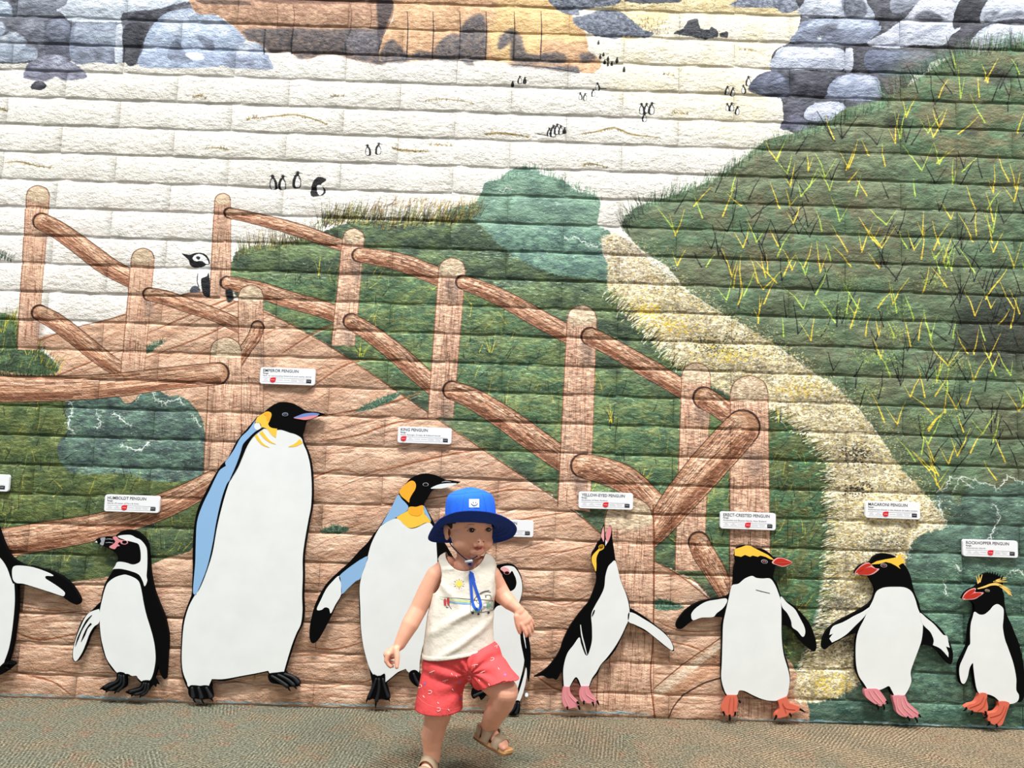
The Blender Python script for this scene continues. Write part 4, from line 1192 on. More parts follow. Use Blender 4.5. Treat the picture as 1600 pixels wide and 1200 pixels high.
def foot(root, outline, m, ridges=(), claws=(), m2=None, lab=None, cm=None, rw=2.6):
    f = plate('foot', outline, YF - 0.0035, YB, m, root, True, 4)
    if lab:
        f['label'] = lab
    for r in ridges:
        pts = [px(x, y, YF - 0.0035) for x, y in curve_pts(r, False, 4)]
        K = len(pts)
        add('toe', tube_mesh('toe', pts, [0.00226 * rw * (0.55 + 0.45 * i / max(1, K - 1)) for i in range(K)], 8), m2 or m, f, True)
    for a, b in claws:
        claw(f, a, b, m=cm)
    return f


def eye(root, x, y, r, ring, iris, rot=0, k=3):
    e = lay('eye', ellipse(x, y, r, r * .64, rot), ring, root, k)
    p = px(x, y, YF - LAY * k)
    for (rr, m, kk) in ((0.80, M_BLK, 1), (0.46, iris, 2), (0.28, M_BLK, 3)):
        o = plate('iris' if kk == 2 else 'pupil', ellipse(x, y, r * rr, r * .62 * rr, rot, 10), YF - LAY * (k + kk), YF - LAY * (k + kk) + .0005, m, e, False)
    return e


def board(root, pts, name='backing_board'):
    return plate(name, pts, YF, YB, M_BLK, root, True, 5)


def peng(label, x, y):
    p = px(x, y, YF)
    return thing('penguin_cutout', label, 'penguin cutout', (p[0], YF, p[2]), 'painted penguin boards along the wall')


# ---- cut off at the left edge
r = peng('white-bellied penguin board cut off by the left edge, one flipper stretched out', -40, 1060)
board(r, [(-90, 800), (-60, 770), (-25, 775), (-8, 812), (4, 845), (14, 866), (24, 876), (42, 885), (48, 884), (62, 888), (80, 893), (98, 902), (112, 915), (122, 930), (125, 939), (121, 945), (110, 941), (98, 933), (80, 927), (60, 920), (38, 914), (27, 914, 1), (27, 950), (23, 985), (19, 1010), (13, 1032), (6, 1046), (-6, 1052), (-60, 1066), (-110, 1052), (-130, 980), (-126, 900), (-110, 840)])
lay('belly', [(-112, 900), (-96, 868), (-60, 850), (-20, 856), (0, 872), (10, 886), (16, 902), (20, 912), (22, 912), (23, 940), (20, 975), (15, 1008), (8, 1030), (0, 1045), (-30, 1056), (-80, 1052), (-116, 1010)], M_WHT, r)
w_ = lay('flipper', [(19, 890), (24, 884), (44, 885), (60, 889), (78, 896), (83, 900), (72, 900), (71, 904), (80, 910), (92, 918), (101, 926), (100, 931), (96, 931), (78, 925), (56, 918), (36, 912), (26, 911), (20, 905)], M_WHT, r, 2)
foot(r, [(-6, 1048), (8, 1034), (14, 1034), (22, 1038), (16, 1044), (8, 1050), (-4, 1056)], M_BLK, [[(6, 1038), (14, 1037)]], [((16, 1037), (22, 1038)), ((10, 1043), (17, 1046))])
foot(r, [(-70, 1050), (-50, 1048), (-46, 1064), (-58, 1076), (-74, 1072)], M_BLK)
spacers(r, [(-50, 880), (-40, 1020), (10, 960)])

# ---- humboldt
r = peng('penguin board with pink face and black chest band under the Humboldt sign', 208, 1090)
board(r, [(148, 847, 1), (151, 842), (160, 839), (178, 838), (184, 834), (192, 829), (203, 828), (214, 831), (224, 839), (230, 849), (233, 870), (235, 895), (240, 920), (247, 940), (256, 962), (261, 982), (263, 1000), (261, 1030), (259, 1060), (256, 1061), (250, 1052), (247, 1040), (244, 1050), (240, 1062), (235, 1072), (228, 1068), (218, 1066), (212, 1056), (204, 1056), (192, 1054), (182, 1052), (172, 1042), (163, 1024), (158, 1005), (156, 985), (155, 973), (148, 980), (140, 994), (134, 1010), (126, 1026), (119, 1034), (114, 1031), (113, 1020), (118, 996), (125, 976), (132, 964), (142, 955), (154, 943), (157, 940), (160, 925), (165, 910), (174, 895), (182, 880), (184, 870), (178, 862), (170, 857), (158, 852)])
lay('face_stripe', [(184, 838), (192, 836), (204, 836), (212, 840), (220, 844), (228, 854), (230, 865), (230, 885), (229, 900), (230, 908), (226, 916), (223, 908), (217, 898), (206, 893), (190, 889), (178, 889), (176, 890), (180, 884), (184, 878), (196, 879), (206, 882), (213, 881), (219, 877), (220, 868), (219, 858), (216, 850), (208, 847), (200, 845), (188, 841)], M_WHT, r)
lay('belly', [(193, 898), (200, 899), (210, 903), (217, 909), (220, 918), (222, 928), (225, 945), (229, 962), (234, 978), (239, 996), (242, 1012), (243, 1030), (241, 1045), (238, 1056), (234, 1063), (228, 1064), (222, 1065), (216, 1060), (213, 1056), (206, 1056), (200, 1053), (192, 1053), (184, 1052), (176, 1043), (167, 1030), (162, 1014), (158, 996), (156, 975), (156, 955), (160, 935), (164, 920), (169, 910), (180, 902)], M_WHT, r)
fl_ = lay('flipper', [(155, 953), (150, 953), (140, 957), (133, 965), (127, 977), (120, 994), (115, 1012), (114, 1026), (117, 1033), (121, 1031), (128, 1020), (134, 1006), (140, 990), (147, 979), (155, 972)], M_WHT, r, 2)
ribbon('flipper_mark', [(144, 961), (136, 970), (128, 984), (122, 998), (118, 1010)], [1, 3, 2, 2.5, .5], M_BLK, fl_, 3)
ribbon('flipper_mark', [(143, 974), (137, 981), (132, 992), (127, 1003)], [3, 2, 3, .5], M_BLK, fl_, 3)
lay('face_patch', [(176, 840), (181, 838), (185, 842), (190, 844), (197, 845), (200, 848), (196, 851), (190, 850), (187, 847), (184, 850), (187, 853), (183, 854), (179, 858), (172, 856), (171, 854), (177, 850), (180, 846)], M_PNK, r, 2)
eye(r, 194.5, 847, 5, M_PNK2, M_BLK)
lay('beak_band', [(157, 841), (164, 840), (163, 846), (161, 852), (156, 850), (158, 846)], M_GRY, r, 2)
lay('beak_tip', [(148, 847), (151, 845), (152, 848)], M_WHT, r, 2, False)
for ys in (842.5, 848):
    ribbon('beak_line', [(165, ys), (171, ys - .5), (177, ys + .5)], [.4, 1, .4], M_GRY, r, 2)
lay('tail', [(240, 1055), (246, 1062), (250, 1070), (245, 1068), (244, 1074), (240, 1070), (236, 1074), (232, 1066)], M_BLK, r, 1, False)
M_TOE = mat('charcoal_toe', (20, 22, 26), 0.5, 0.3)
foot(r, [(183, 1051), (194, 1052), (196, 1062), (195, 1074), (186, 1079), (168, 1080), (158, 1076), (164, 1070), (176, 1066), (182, 1060)], M_BLK, [[(186, 1054), (184, 1064), (164, 1074)], [(189, 1055), (188, 1068), (172, 1078)], [(193, 1055), (193, 1070), (184, 1080)]], [((163, 1074), (156, 1077)), ((170, 1078), (165, 1082)), ((183, 1079), (179, 1084))], M_TOE)
foot(r, [(222, 1064), (234, 1064), (234, 1074), (226, 1084), (212, 1087), (200, 1084), (196, 1081), (206, 1078), (216, 1074), (220, 1070)], M_BLK, [[(225, 1067), (220, 1076), (203, 1081)], [(228, 1067), (225, 1080), (211, 1085)], [(232, 1068), (230, 1080), (222, 1086)]], [((203, 1080), (196, 1081)), ((210, 1084), (205, 1088)), ((222, 1085), (219, 1090))], M_TOE)
spacers(r, [(200, 940), (200, 1020)])

# ---- emperor
r = peng('tallest penguin board, blue-backed with orange neck patch, under the Emperor sign', 385, 1095)
EMP = [(508, 648, 1), (498, 644), (486, 643), (476, 641), (466, 635), (456, 630), (442, 628), (430, 631), (418, 639), (410, 647), (402, 651), (396, 658), (384, 672), (372, 686), (364, 700), (356, 716), (346, 726), (340, 735), (331, 750), (318, 775), (308, 798), (303, 825), (301, 860), (301, 890), (300, 918), (299, 930), (292, 948), (285, 972), (283, 1000), (282, 1030), (284, 1052), (290, 1070), (296, 1080), (300, 1078, 1), (330, 1074, 1), (330, 1063), (350, 1064), (378, 1058), (400, 1054), (418, 1050, 1), (422, 1056), (436, 1056), (444, 1054, 1), (450, 1034), (458, 1008), (465, 990), (472, 976), (475, 955), (474, 930), (475, 900), (475, 870), (479, 840), (484, 810), (488, 790), (489, 760), (487, 730), (482, 708), (475, 692), (472, 680), (474, 672), (477, 660), (480, 656), (490, 653), (500, 650)]
board(r, EMP)
lay('belly', [(411, 670), (430, 672), (440, 672), (452, 676), (462, 679), (471, 685), (474, 694), (480, 708), (485, 730), (487, 760), (486, 790), (482, 812), (477, 840), (473, 870), (473, 900), (472, 930), (472.5, 955), (470, 975), (463, 990), (456, 1008), (448, 1034), (443, 1052, 1), (434, 1052), (423, 1053), (419, 1048, 1), (400, 1052), (378, 1056), (350, 1061), (331, 1061, 1), (326, 1072, 1), (310, 1072), (295, 1073), (292, 1066), (286, 1050), (284, 1030), (285, 1000), (288, 972), (295, 948), (304, 931), (312, 920), (322, 896), (332, 864), (340, 820), (350, 780), (358, 755), (362, 748, 1), (372, 724), (380, 708), (388, 694), (396, 682), (404, 674)], M_WHT, r)
lay('back', [(402, 652, 1), (398, 658), (388, 672), (376, 684), (366, 702), (358, 714), (352, 722), (353, 728, 1), (344, 734), (338, 744), (328, 765), (316, 790), (308, 815), (306, 845), (305, 880), (302, 915), (302, 927), (306, 930, 1), (314, 912), (324, 885), (332, 850), (338, 815), (346, 780), (354, 757), (359, 750, 1), (368, 732), (376, 712), (381, 696), (386, 688), (396, 678), (402, 674), (410, 668), (401, 668), (398, 660)], M_BLU, r)
lay('neck_highlight', ellipse(402.5, 666, 5.5, 6), M_WHT, r, 2)
lay('neck_patch', [(402, 652, 1), (408, 648), (417, 643), (423, 645), (424, 650), (421, 658), (419, 663), (423, 668), (433, 670, 1), (431, 684, 1), (424, 679), (418, 671), (412, 668), (408, 667), (405, 661), (399, 660)], M_YEL, r, 2)
lay('neck_patch', [(412, 647), (418, 643.5), (423, 646), (423, 651), (420, 657), (417, 656), (416, 650)], M_ORG, r, 3)
for rb, w in (([(408, 675), (414, 683), (422, 690), (431, 694)], [6, 5, 3, .5]), ([(400, 680), (405, 688), (412, 695), (421, 699)], [5, 4, 3, .5]), ([(471, 689), (462, 695), (451, 698)], [8, 5, .5])):
    ribbon('neck_streak', rb, w, M_YEL, r, 2)
ribbon('wing_line', [(411, 669), (400, 676), (390, 686), (383, 696), (378, 710), (370, 730), (360, 749)], [2, 3.5, 4, 7, 5, 4, 1], M_BLK, r, 3)
eye(r, 445.5, 647.5, 4.6, M_GRY, M_SLB, 0)
lay('beak', [(459, 653), (467, 649), (476, 646), (490, 645), (499, 647), (493, 650), (480, 652)], M_SLB, r, 2)
lay('beak', [(459, 653), (470, 652.5), (484, 650), (497, 649), (490, 653), (478, 656), (468, 655)], M_PNK, r, 3)
foot(r, [(296, 1072), (304, 1071), (312, 1072), (320, 1071), (327, 1073), (330, 1082), (331, 1092), (324, 1092), (316, 1093), (308, 1092), (298, 1090), (294, 1082)], M_BLK, [[(300, 1074), (301, 1082), (302, 1090)], [(310, 1074), (313, 1083), (315, 1091)], [(322, 1074), (327, 1083), (330, 1090)]], [((302, 1089), (306, 1098)), ((315, 1089), (319, 1100)), ((330, 1088), (333, 1096))], M_DGR, rw=3.6)
foot(r, [(420, 1053), (432, 1051), (444, 1050), (448, 1054), (458, 1058), (466, 1064), (468, 1071), (462, 1073), (454, 1073), (448, 1074), (438, 1070), (424, 1067), (419, 1060)], M_BLK, [[(424, 1056), (436, 1063), (450, 1073)], [(434, 1054), (448, 1061), (460, 1071)], [(444, 1053), (458, 1058), (467, 1068)]], [((450, 1072), (454, 1080)), ((460, 1070), (464, 1077)), ((466, 1066), (470, 1073))], M_DGR, rw=3.4)
spacers(r, [(420, 760), (340, 960), (440, 960), (380, 1040)])

# ---- king
r = peng('penguin board with orange cheek and throat behind the child in the blue hat', 600, 1100)
board(r, [(720, 753, 1), (706, 751), (694, 749), (684, 744), (674, 741), (662, 740), (650, 743), (641, 748), (636, 753), (626, 766), (622, 774), (612, 792), (602, 808), (592, 824), (584, 834), (574, 848), (562, 860), (545, 879), (528, 894), (510, 912), (497, 934), (489, 955), (484, 980), (484, 998), (488, 1005), (495, 1002), (504, 988), (516, 965), (528, 940), (540, 922), (556, 908), (563, 906), (561, 930), (562, 965), (566, 1000), (572, 1024), (578, 1050), (580, 1060), (584, 1072), (600, 1080), (602, 1070), (612, 1060), (622, 1052), (634, 1046), (640, 1050), (653, 1054), (655, 1040), (657, 1020), (662, 1002), (668, 980), (690, 960), (712, 920), (716, 890), (700, 858), (692, 845), (684, 830), (677, 816), (672, 806), (666, 796), (662, 788), (668, 778), (676, 766), (688, 763), (702, 760), (712, 757)])
lay('belly', [(594, 823), (604, 816), (618, 810), (626, 814), (634, 822), (642, 826), (652, 824), (664, 818), (672, 817), (678, 826), (681, 840), (683, 870), (684, 900), (680, 940), (670, 980), (664, 1000), (660, 1012), (656, 1032), (654, 1052), (644, 1052), (638, 1050), (634, 1045, 1), (622, 1050), (612, 1058), (602, 1066, 1), (600, 1056), (588, 1056), (583, 1054), (576, 1040), (568, 1010), (564, 980), (563, 950), (562, 920), (565, 900), (572, 880), (580, 850)], M_WHT, r)
lay('shoulder', [(622, 773), (628, 780), (634, 786), (638, 792), (636, 798), (626, 804), (616, 810), (604, 816), (595, 822, 1), (604, 806), (614, 788)], M_BLU, r)
lay('throat', [(640, 792), (650, 792), (661, 790), (663, 802), (668, 808), (673, 816), (664, 817), (654, 822), (642, 825), (634, 822), (626, 814), (620, 808), (630, 802), (637, 798)], M_YEL, r)
lay('throat', [(641, 792), (650, 792), (660, 790), (660, 800), (656, 805), (650, 806), (642, 804), (638, 799)], M_ORG, r, 2)
lay('shoulder', [(662, 790), (668, 800), (674, 814), (668, 808), (663, 801)], M_BLU, r)
lay('neck_patch', [(637, 754), (643, 751), (648, 753), (650, 759), (648, 766), (644, 772), (640, 780), (639, 785), (634, 781), (627, 775), (624, 768), (630, 760)], M_ORG, r)
eye(r, 665, 757, 4.5, M_GRY, M_DGR, 0)
lay('beak', [(673, 763), (680, 759), (690, 756), (704, 755), (714, 755.5), (706, 759), (692, 763), (680, 763.5)], M_WHT, r)
ribbon('beak_line', [(690, 753.5), (697, 752), (705, 753)], [.5, 1.6, .5], M_GRY, r, 2)
fl_ = lay('flipper', [(575, 870), (564, 874), (552, 882), (540, 891), (530, 901), (533, 912), (534, 928), (545, 918), (556, 908), (563, 904), (568, 890)], M_BLU, r)
lay('flipper', [(530, 900), (520, 908), (510, 920), (502, 936), (495, 952), (502, 953), (508, 949), (514, 951), (516, 958), (518, 957), (524, 945), (533, 929), (533, 914)], M_WHT, r)
foot(r, [(583, 1054), (592, 1057), (601, 1053), (602, 1066), (606, 1078), (609, 1092), (604, 1094), (596, 1092), (590, 1094), (582, 1092), (576, 1094), (574, 1088), (580, 1074), (582, 1064)], M_BLK, [[(588, 1060), (583, 1074), (576, 1090)], [(592, 1060), (592, 1078), (588, 1096)], [(598, 1060), (602, 1076), (607, 1090)]], [((576, 1088), (572, 1098)), ((588, 1094), (587, 1107)), ((606, 1087), (609, 1096))], M_DGR, rw=3)
foot(r, [(640, 1050), (648, 1047), (655, 1052), (658, 1062), (658, 1074), (650, 1072), (643, 1066), (639, 1058)], M_BLK, [[(646, 1052), (650, 1062), (656, 1072)]], (), M_DGR, rw=3)
spacers(r, [(630, 860), (600, 1000)])

# ---- half hidden behind the child
r = peng('penguin board with a pink eye ring, half hidden behind the child', 790, 1110)
board(r, [(752, 890), (760, 886), (774, 884), (784, 882), (794, 881), (804, 884), (810, 892), (815, 903), (817, 916), (816, 926), (813, 938), (814, 950), (820, 966), (825, 990), (829, 1015), (829, 1040), (827, 1062), (826, 1066), (824, 1058), (820, 1040), (818, 1052), (814, 1074), (810, 1090), (804, 1098), (798, 1100), (796, 1090), (790, 1086), (776, 1088), (764, 1084), (752, 1080), (736, 1070), (728, 1040), (730, 1000), (744, 970), (760, 950), (770, 938), (778, 925), (772, 916), (768, 904), (760, 900)])
lay('belly', [(770, 956), (776, 948), (784, 946), (796, 950), (804, 960), (809, 970), (812, 985), (814, 1005), (818, 1025), (819, 1034), (816, 1050), (811, 1068), (806, 1084), (800, 1090), (780, 1086), (756, 1078), (740, 1066), (734, 1040), (738, 1000), (754, 972)], M_WHT, r)
lay('face_stripe', [(782, 889), (787, 885), (795, 884), (803, 886), (809, 893), (814, 904), (816, 916), (815, 928), (811, 942), (808, 952), (801, 940), (792, 928), (790, 922), (797, 924), (804, 920), (807, 912), (806, 904), (803, 897), (800, 892), (796, 896), (790, 895)], M_WHT, r)
lay('face_patch', [(782, 889), (787, 886), (793, 888), (796, 892), (795, 897), (788, 894), (785, 892)], M_PNK2, r, 2)
eye(r, 792, 895, 4.6, M_PNK, M_DGR)
for a, b in (((774, 888), (784, 897)), ((774, 893), (785, 899)), ((776, 899), (785, 898))):
    ribbon('beak_line', [a, ((a[0] + b[0]) / 2, (a[1] + b[1]) / 2 - .5), b], [.5, 1, .3], M_GRY, r, 1)
ribbon('flipper_mark', [(816, 975), (819, 995), (822, 1013)], [.5, 2, .5], M_WHT, r, 2)
lay('leg', [(822, 1043), (823, 1056), (818, 1080), (811, 1097), (806, 1096), (812, 1078), (818, 1058)], M_WHT, r, 2)
foot(r, [(804, 1096), (812, 1096), (812, 1112), (806, 1117), (794, 1116), (796, 1110), (802, 1104)], M_BLK, [[(806, 1098), (804, 1106), (796, 1114)], [(810, 1098), (809, 1108), (806, 1115)]], (), M_DGR)
foot(r, [(740, 1076), (758, 1077), (761, 1084), (752, 1094), (748, 1088), (740, 1092), (736, 1084)], M_BLK, [[(758, 1080), (750, 1083), (740, 1088)]], (), M_DGR)
spacers(r, [(790, 980), (770, 1060)])

# ---- yellow-eyed
r = peng('penguin board leaning with open pink beak pointing up', 905, 1100)
board(r, [(944, 819, 1), (946, 838), (949, 848), (950, 830), (954, 821), (956, 830), (957, 842), (959, 856), (962, 876), (966, 893), (972, 912), (980, 930), (984, 945), (985, 951, 1), (996, 957), (1010, 966), (1028, 980), (1042, 992), (1052, 1008), (1053, 1017), (1048, 1016), (1036, 1008), (1020, 994), (1000, 982), (982, 973), (980, 978), (972, 995), (962, 1015), (950, 1030), (940, 1038), (934, 1052), (926, 1062), (921, 1074, 1), (907, 1074, 1), (900, 1060, 1), (890, 1074, 1), (879, 1074, 1), (878, 1050), (870, 1062), (864, 1060), (856, 1060), (848, 1056), (834, 1058, 1), (850, 1048), (862, 1036), (874, 1018), (880, 1000), (890, 980), (900, 965), (912, 950), (920, 940), (930, 915), (932, 900), (927, 885), (924, 874), (925, 864), (929, 858), (934, 848), (939, 842), (940, 830)])
lay('belly', [(961, 876), (965, 888), (970, 908), (978, 928), (983, 948), (983, 965), (978, 978), (970, 995), (960, 1012), (948, 1028), (939, 1038), (932, 1050), (925, 1060), (920, 1073, 1), (908, 1073, 1), (904, 1062), (900, 1058), (896, 1062), (890, 1073, 1), (881, 1072, 1), (880, 1050), (882, 1035), (887, 1020), (896, 1008), (905, 996), (908, 1006), (914, 1022), (918, 1024), (922, 1014), (925, 1000), (925, 980), (924, 960), (930, 946), (938, 932), (944, 918), (946, 900), (950, 886), (955, 880)], M_WHT, r)
ribbon('flipper_mark', [(907, 976), (909, 992), (913, 1008), (917, 1023)], [1, 2, 2, .8], M_WHT, r, 2)
lay('flipper', [(982, 958), (990, 958), (1004, 966), (1020, 976), (1036, 988), (1047, 1000), (1052, 1012), (1050, 1016), (1042, 1011), (1026, 998), (1008, 984), (992, 976), (982, 971)], M_WHT, r)
ribbon('wing_tick', [(929, 953), (927, 958), (925, 963)], [1.5, 2.5, 1], M_BLK, r, 2)
lay('eye_stripe', [(943, 852), (938, 853), (935, 858), (929, 864), (925, 870), (925, 878), (928, 886), (931, 893), (932, 884), (932, 872), (936, 862), (941, 859), (944, 856)], M_YEL, r)
eye(r, 939.5, 854, 4.4, M_ORG, M_YEL, -20)
lay('beak', [(943, 822), (944, 832), (944, 842), (943, 847), (941, 842), (939, 838), (941, 828)], M_PNK2, r, 1, False)
lay('beak', [(951, 824), (954, 822), (955, 830), (953, 840), (949, 848), (947, 842), (947, 832)], M_PNK, r, 1)
lay('beak', [(946, 843), (949, 848), (946, 853)], M_WHT, r, 2, False)
for lx, top, ft in ((0, (881, 891), [(880, 1073, 1), (890, 1073, 1), (892, 1084), (898, 1092), (904, 1098), (904, 1104), (896, 1106), (886, 1107), (880, 1100), (878, 1088)]), (1, (907, 920), [(908, 1072, 1), (920, 1072, 1), (922, 1080), (928, 1090), (933, 1096), (932, 1099), (920, 1099), (910, 1097), (906, 1090), (905, 1082)])):
    tips_ = [((904, 1103), (906, 1110)), ((886, 1105), (887, 1109)), ((902, 1097), (905, 1100))] if lx == 0 else [((912, 1096), (912, 1101)), ((926, 1097), (928, 1104)), ((933, 1095), (936, 1102))]
    dx = 0 if lx == 0 else 27
    foot(r, ft, M_PNK, (), tips_, lab='pink webbed foot')
    ribbon('web_line', [(883 + dx, 1076), (883 + dx, 1090 - lx * 2), (889 + dx, 1104 - lx * 8)], [.6, 1.2, .6], M_PNK2, r, 8)
    ribbon('web_line', [(888 + dx, 1075), (890 + dx, 1086 - lx), (901 + dx, 1098 - lx * 5)], [.6, 1.2, .6], M_PNK2, r, 8)
spacers(r, [(950, 940), (930, 1010)])

# ---- erect-crested
r = peng('penguin board with flat yellow brow crest and short red beak under the Erect-crested sign', 1180, 1120)
board(r, [(1148, 868, 1), (1152, 856), (1162, 852), (1172, 853), (1180, 857), (1192, 858), (1202, 864), (1210, 871), (1222, 871), (1233, 876), (1238, 880), (1232, 884), (1222, 886), (1212, 884), (1210, 892), (1208, 902), (1214, 912), (1219, 928), (1224, 936), (1240, 946), (1256, 962), (1266, 976), (1273, 994), (1276, 1010), (1272, 1018), (1262, 1012), (1250, 1000), (1240, 986), (1232, 980), (1222, 978), (1223, 1000), (1226, 1020), (1232, 1040), (1235, 1062), (1232, 1078), (1230, 1090, 1), (1216, 1094), (1206, 1096), (1194, 1094), (1180, 1090), (1164, 1082), (1156, 1078), (1150, 1088, 1), (1136, 1090, 1), (1130, 1078), (1127, 1060), (1127, 1035), (1128, 1005), (1128, 980), (1130, 966), (1120, 964), (1104, 963), (1086, 968), (1076, 974), (1066, 982), (1058, 982), (1057, 974), (1064, 962), (1076, 950), (1094, 940), (1114, 936), (1132, 933), (1142, 926), (1146, 910), (1147, 890), (1150, 878)])
lay('belly', [(1175, 900), (1182, 903), (1192, 904), (1203, 904), (1210, 912), (1216, 926), (1220, 940), (1221, 960), (1221, 985), (1222, 1005), (1225, 1025), (1231, 1045), (1234, 1062), (1232, 1078), (1229, 1088), (1218, 1094), (1204, 1095), (1190, 1092), (1176, 1086), (1164, 1080), (1155, 1079), (1151, 1086), (1137, 1086), (1131, 1076), (1127, 1058), (1128, 1035), (1129, 1000), (1130, 975), (1134, 955), (1138, 938), (1142, 920), (1145, 914), (1154, 912), (1164, 904)], M_WHT, r)
lay('flipper', [(1134, 935), (1120, 937), (1104, 940), (1090, 948), (1082, 956), (1080, 962), (1083, 969), (1096, 965), (1114, 964), (1120, 958), (1130, 950), (1136, 940)], M_WHT, r)
lay('flipper', [(1220, 932), (1230, 942), (1242, 952), (1250, 966), (1257, 980), (1258, 990), (1254, 995), (1246, 986), (1238, 980), (1236, 970), (1230, 958), (1222, 948)], M_WHT, r)
lay('crest', [(1148, 858, 1), (1158, 855), (1166, 852), (1173, 853), (1178, 856), (1188, 861), (1200, 867), (1210, 875), (1204, 874), (1196, 870), (1188, 868), (1184, 870), (1176, 868), (1172, 870), (1164, 867), (1158, 870), (1148, 868, 1)], M_YEL, r, 1, False)
eye(r, 1194.5, 877.5, 5, M_GRY, M_PNK, 8)
bk = lay('beak', [(1206, 879), (1213, 872), (1222, 871.5), (1232, 875), (1238, 879), (1232, 883), (1223, 885.5), (1214, 883)], M_PNK2, r, 1)
lay('beak', [(1209, 879), (1214, 873.5), (1222, 872.5), (1231, 876), (1237, 879), (1231, 882), (1223, 884), (1215, 882)], M_RED, bk, 2)
ribbon('beak_line', [(1212, 880), (1222, 879.5), (1234, 879.5)], [.4, .9, .4], M_FTO2, bk, 3)
ribbon('scratch', [(1181, 921.5), (1190, 924), (1203, 927)], [.8, 1, .8], M_DGR, r, 2)
foot(r, [(1136, 1086, 1), (1151, 1086, 1), (1153, 1094), (1152, 1106), (1149, 1116), (1140, 1119), (1130, 1114), (1128, 1108), (1132, 1096)], M_FTO, (), [((1130, 1112), (1132, 1119)), ((1140, 1117), (1140, 1128)), ((1149, 1113), (1147, 1119)), ((1155, 1095), (1156, 1099))], lab='orange webbed foot')
foot(r, [(1215, 1094, 1), (1230, 1088, 1), (1233, 1098), (1240, 1101), (1250, 1105), (1251, 1110), (1240, 1114), (1226, 1120), (1212, 1122), (1212, 1116), (1218, 1108), (1217, 1100)], M_FTO, (), [((1250, 1108), (1258, 1113)), ((1234, 1115), (1236, 1121)), ((1213, 1118), (1209, 1125))], lab='orange webbed foot')
for rb in ([(1141, 1089), (1139, 1100), (1138, 1112)], [(1146, 1089), (1146, 1100), (1145, 1112)], [(1222, 1098), (1228, 1106), (1242, 1108)], [(1222, 1100), (1226, 1108), (1228, 1114)]):
    ribbon('web_line', rb, [.5, 1.1, .5], M_FTO2, r, 8)
spacers(r, [(1180, 940), (1180, 1050)])

# ---- macaroni
r = peng('penguin board with ragged yellow crest and large red beak under the Macaroni sign', 1385, 1120)
board(r, [(1336, 896, 1), (1340, 888), (1348, 882), (1360, 878), (1366, 870), (1378, 865), (1390, 866), (1400, 870), (1409, 878), (1416, 886), (1422, 898), (1426, 914), (1430, 928), (1436, 942), (1440, 956), (1452, 966), (1466, 978), (1476, 990), (1484, 1004), (1489, 1020), (1488, 1034), (1484, 1038), (1476, 1030), (1466, 1018), (1454, 1010), (1440, 1008), (1434, 1018), (1428, 1034), (1424, 1048), (1424, 1062), (1421, 1076), (1415, 1086, 1), (1396, 1088, 1), (1392, 1082), (1389, 1074, 1), (1380, 1077), (1356, 1078, 1), (1350, 1072), (1342, 1058), (1337, 1044), (1337, 1020), (1338, 1000), (1340, 990), (1328, 992), (1312, 1000), (1298, 1008), (1288, 1015), (1285, 1008), (1288, 994), (1296, 982), (1312, 970), (1332, 960), (1352, 948), (1362, 940), (1367, 928), (1367, 918), (1362, 908), (1356, 900), (1346, 899)])
lay('belly', [(1400, 917), (1414, 918), (1424, 924), (1430, 936), (1434, 950), (1440, 965), (1442, 980), (1440, 1000), (1434, 1018), (1428, 1034), (1423, 1050), (1424, 1064), (1420, 1076), (1414, 1086, 1), (1397, 1086, 1), (1393, 1078), (1389, 1072), (1382, 1075), (1374, 1078), (1356, 1078, 1), (1350, 1068), (1342, 1056), (1338, 1040), (1337, 1020), (1338, 1000), (1342, 984), (1350, 968), (1358, 950), (1364, 938), (1370, 924), (1382, 918)], M_WHT, r)
lay('flipper', [(1361, 948), (1348, 956), (1334, 963), (1318, 972), (1303, 978), (1298, 984, 1), (1296, 992, 1), (1302, 990, 1), (1296, 998, 1), (1300, 1004, 1), (1312, 998), (1324, 990), (1336, 978), (1350, 964)], M_WHT, r, 2)
lay('flipper', [(1438, 958), (1448, 966), (1460, 976), (1474, 992), (1480, 994), (1482, 1004, 1), (1484, 1012, 1), (1478, 1010, 1), (1482, 1020, 1), (1482, 1027, 1), (1470, 1014), (1458, 1008, 1), (1459, 1000), (1454, 988), (1446, 980), (1440, 972)], M_WHT, r, 2)
lay('crest', [(1361, 882, 1), (1370, 877), (1384, 874), (1396, 872), (1404, 870, 1), (1400, 865, 1), (1408, 867), (1411, 866, 1), (1408, 871, 1), (1414, 874, 1), (1410, 876, 1), (1415, 879, 1), (1408, 881, 1), (1404, 884, 1), (1407, 889, 1), (1400, 884), (1392, 880), (1384, 878), (1374, 881)], M_YEL, r, 2, False)
eye(r, 1381, 883.5, 5, M_GRY, M_PNK, 5)
bk = lay('beak', [(1336, 896), (1340, 889), (1348, 882), (1357, 879), (1362, 883), (1368, 888), (1374, 889), (1366, 896), (1356, 899), (1344, 898)], M_PNK2, r, 1)
lay('beak', [(1337, 895), (1341, 889), (1349, 883), (1357, 880.5), (1361, 883), (1353, 887), (1344, 893)], M_RED, bk, 2)
lay('beak', [(1340, 896), (1350, 889), (1360, 886), (1366, 888), (1370, 890), (1362, 896), (1354, 898)], M_RED, bk, 2)
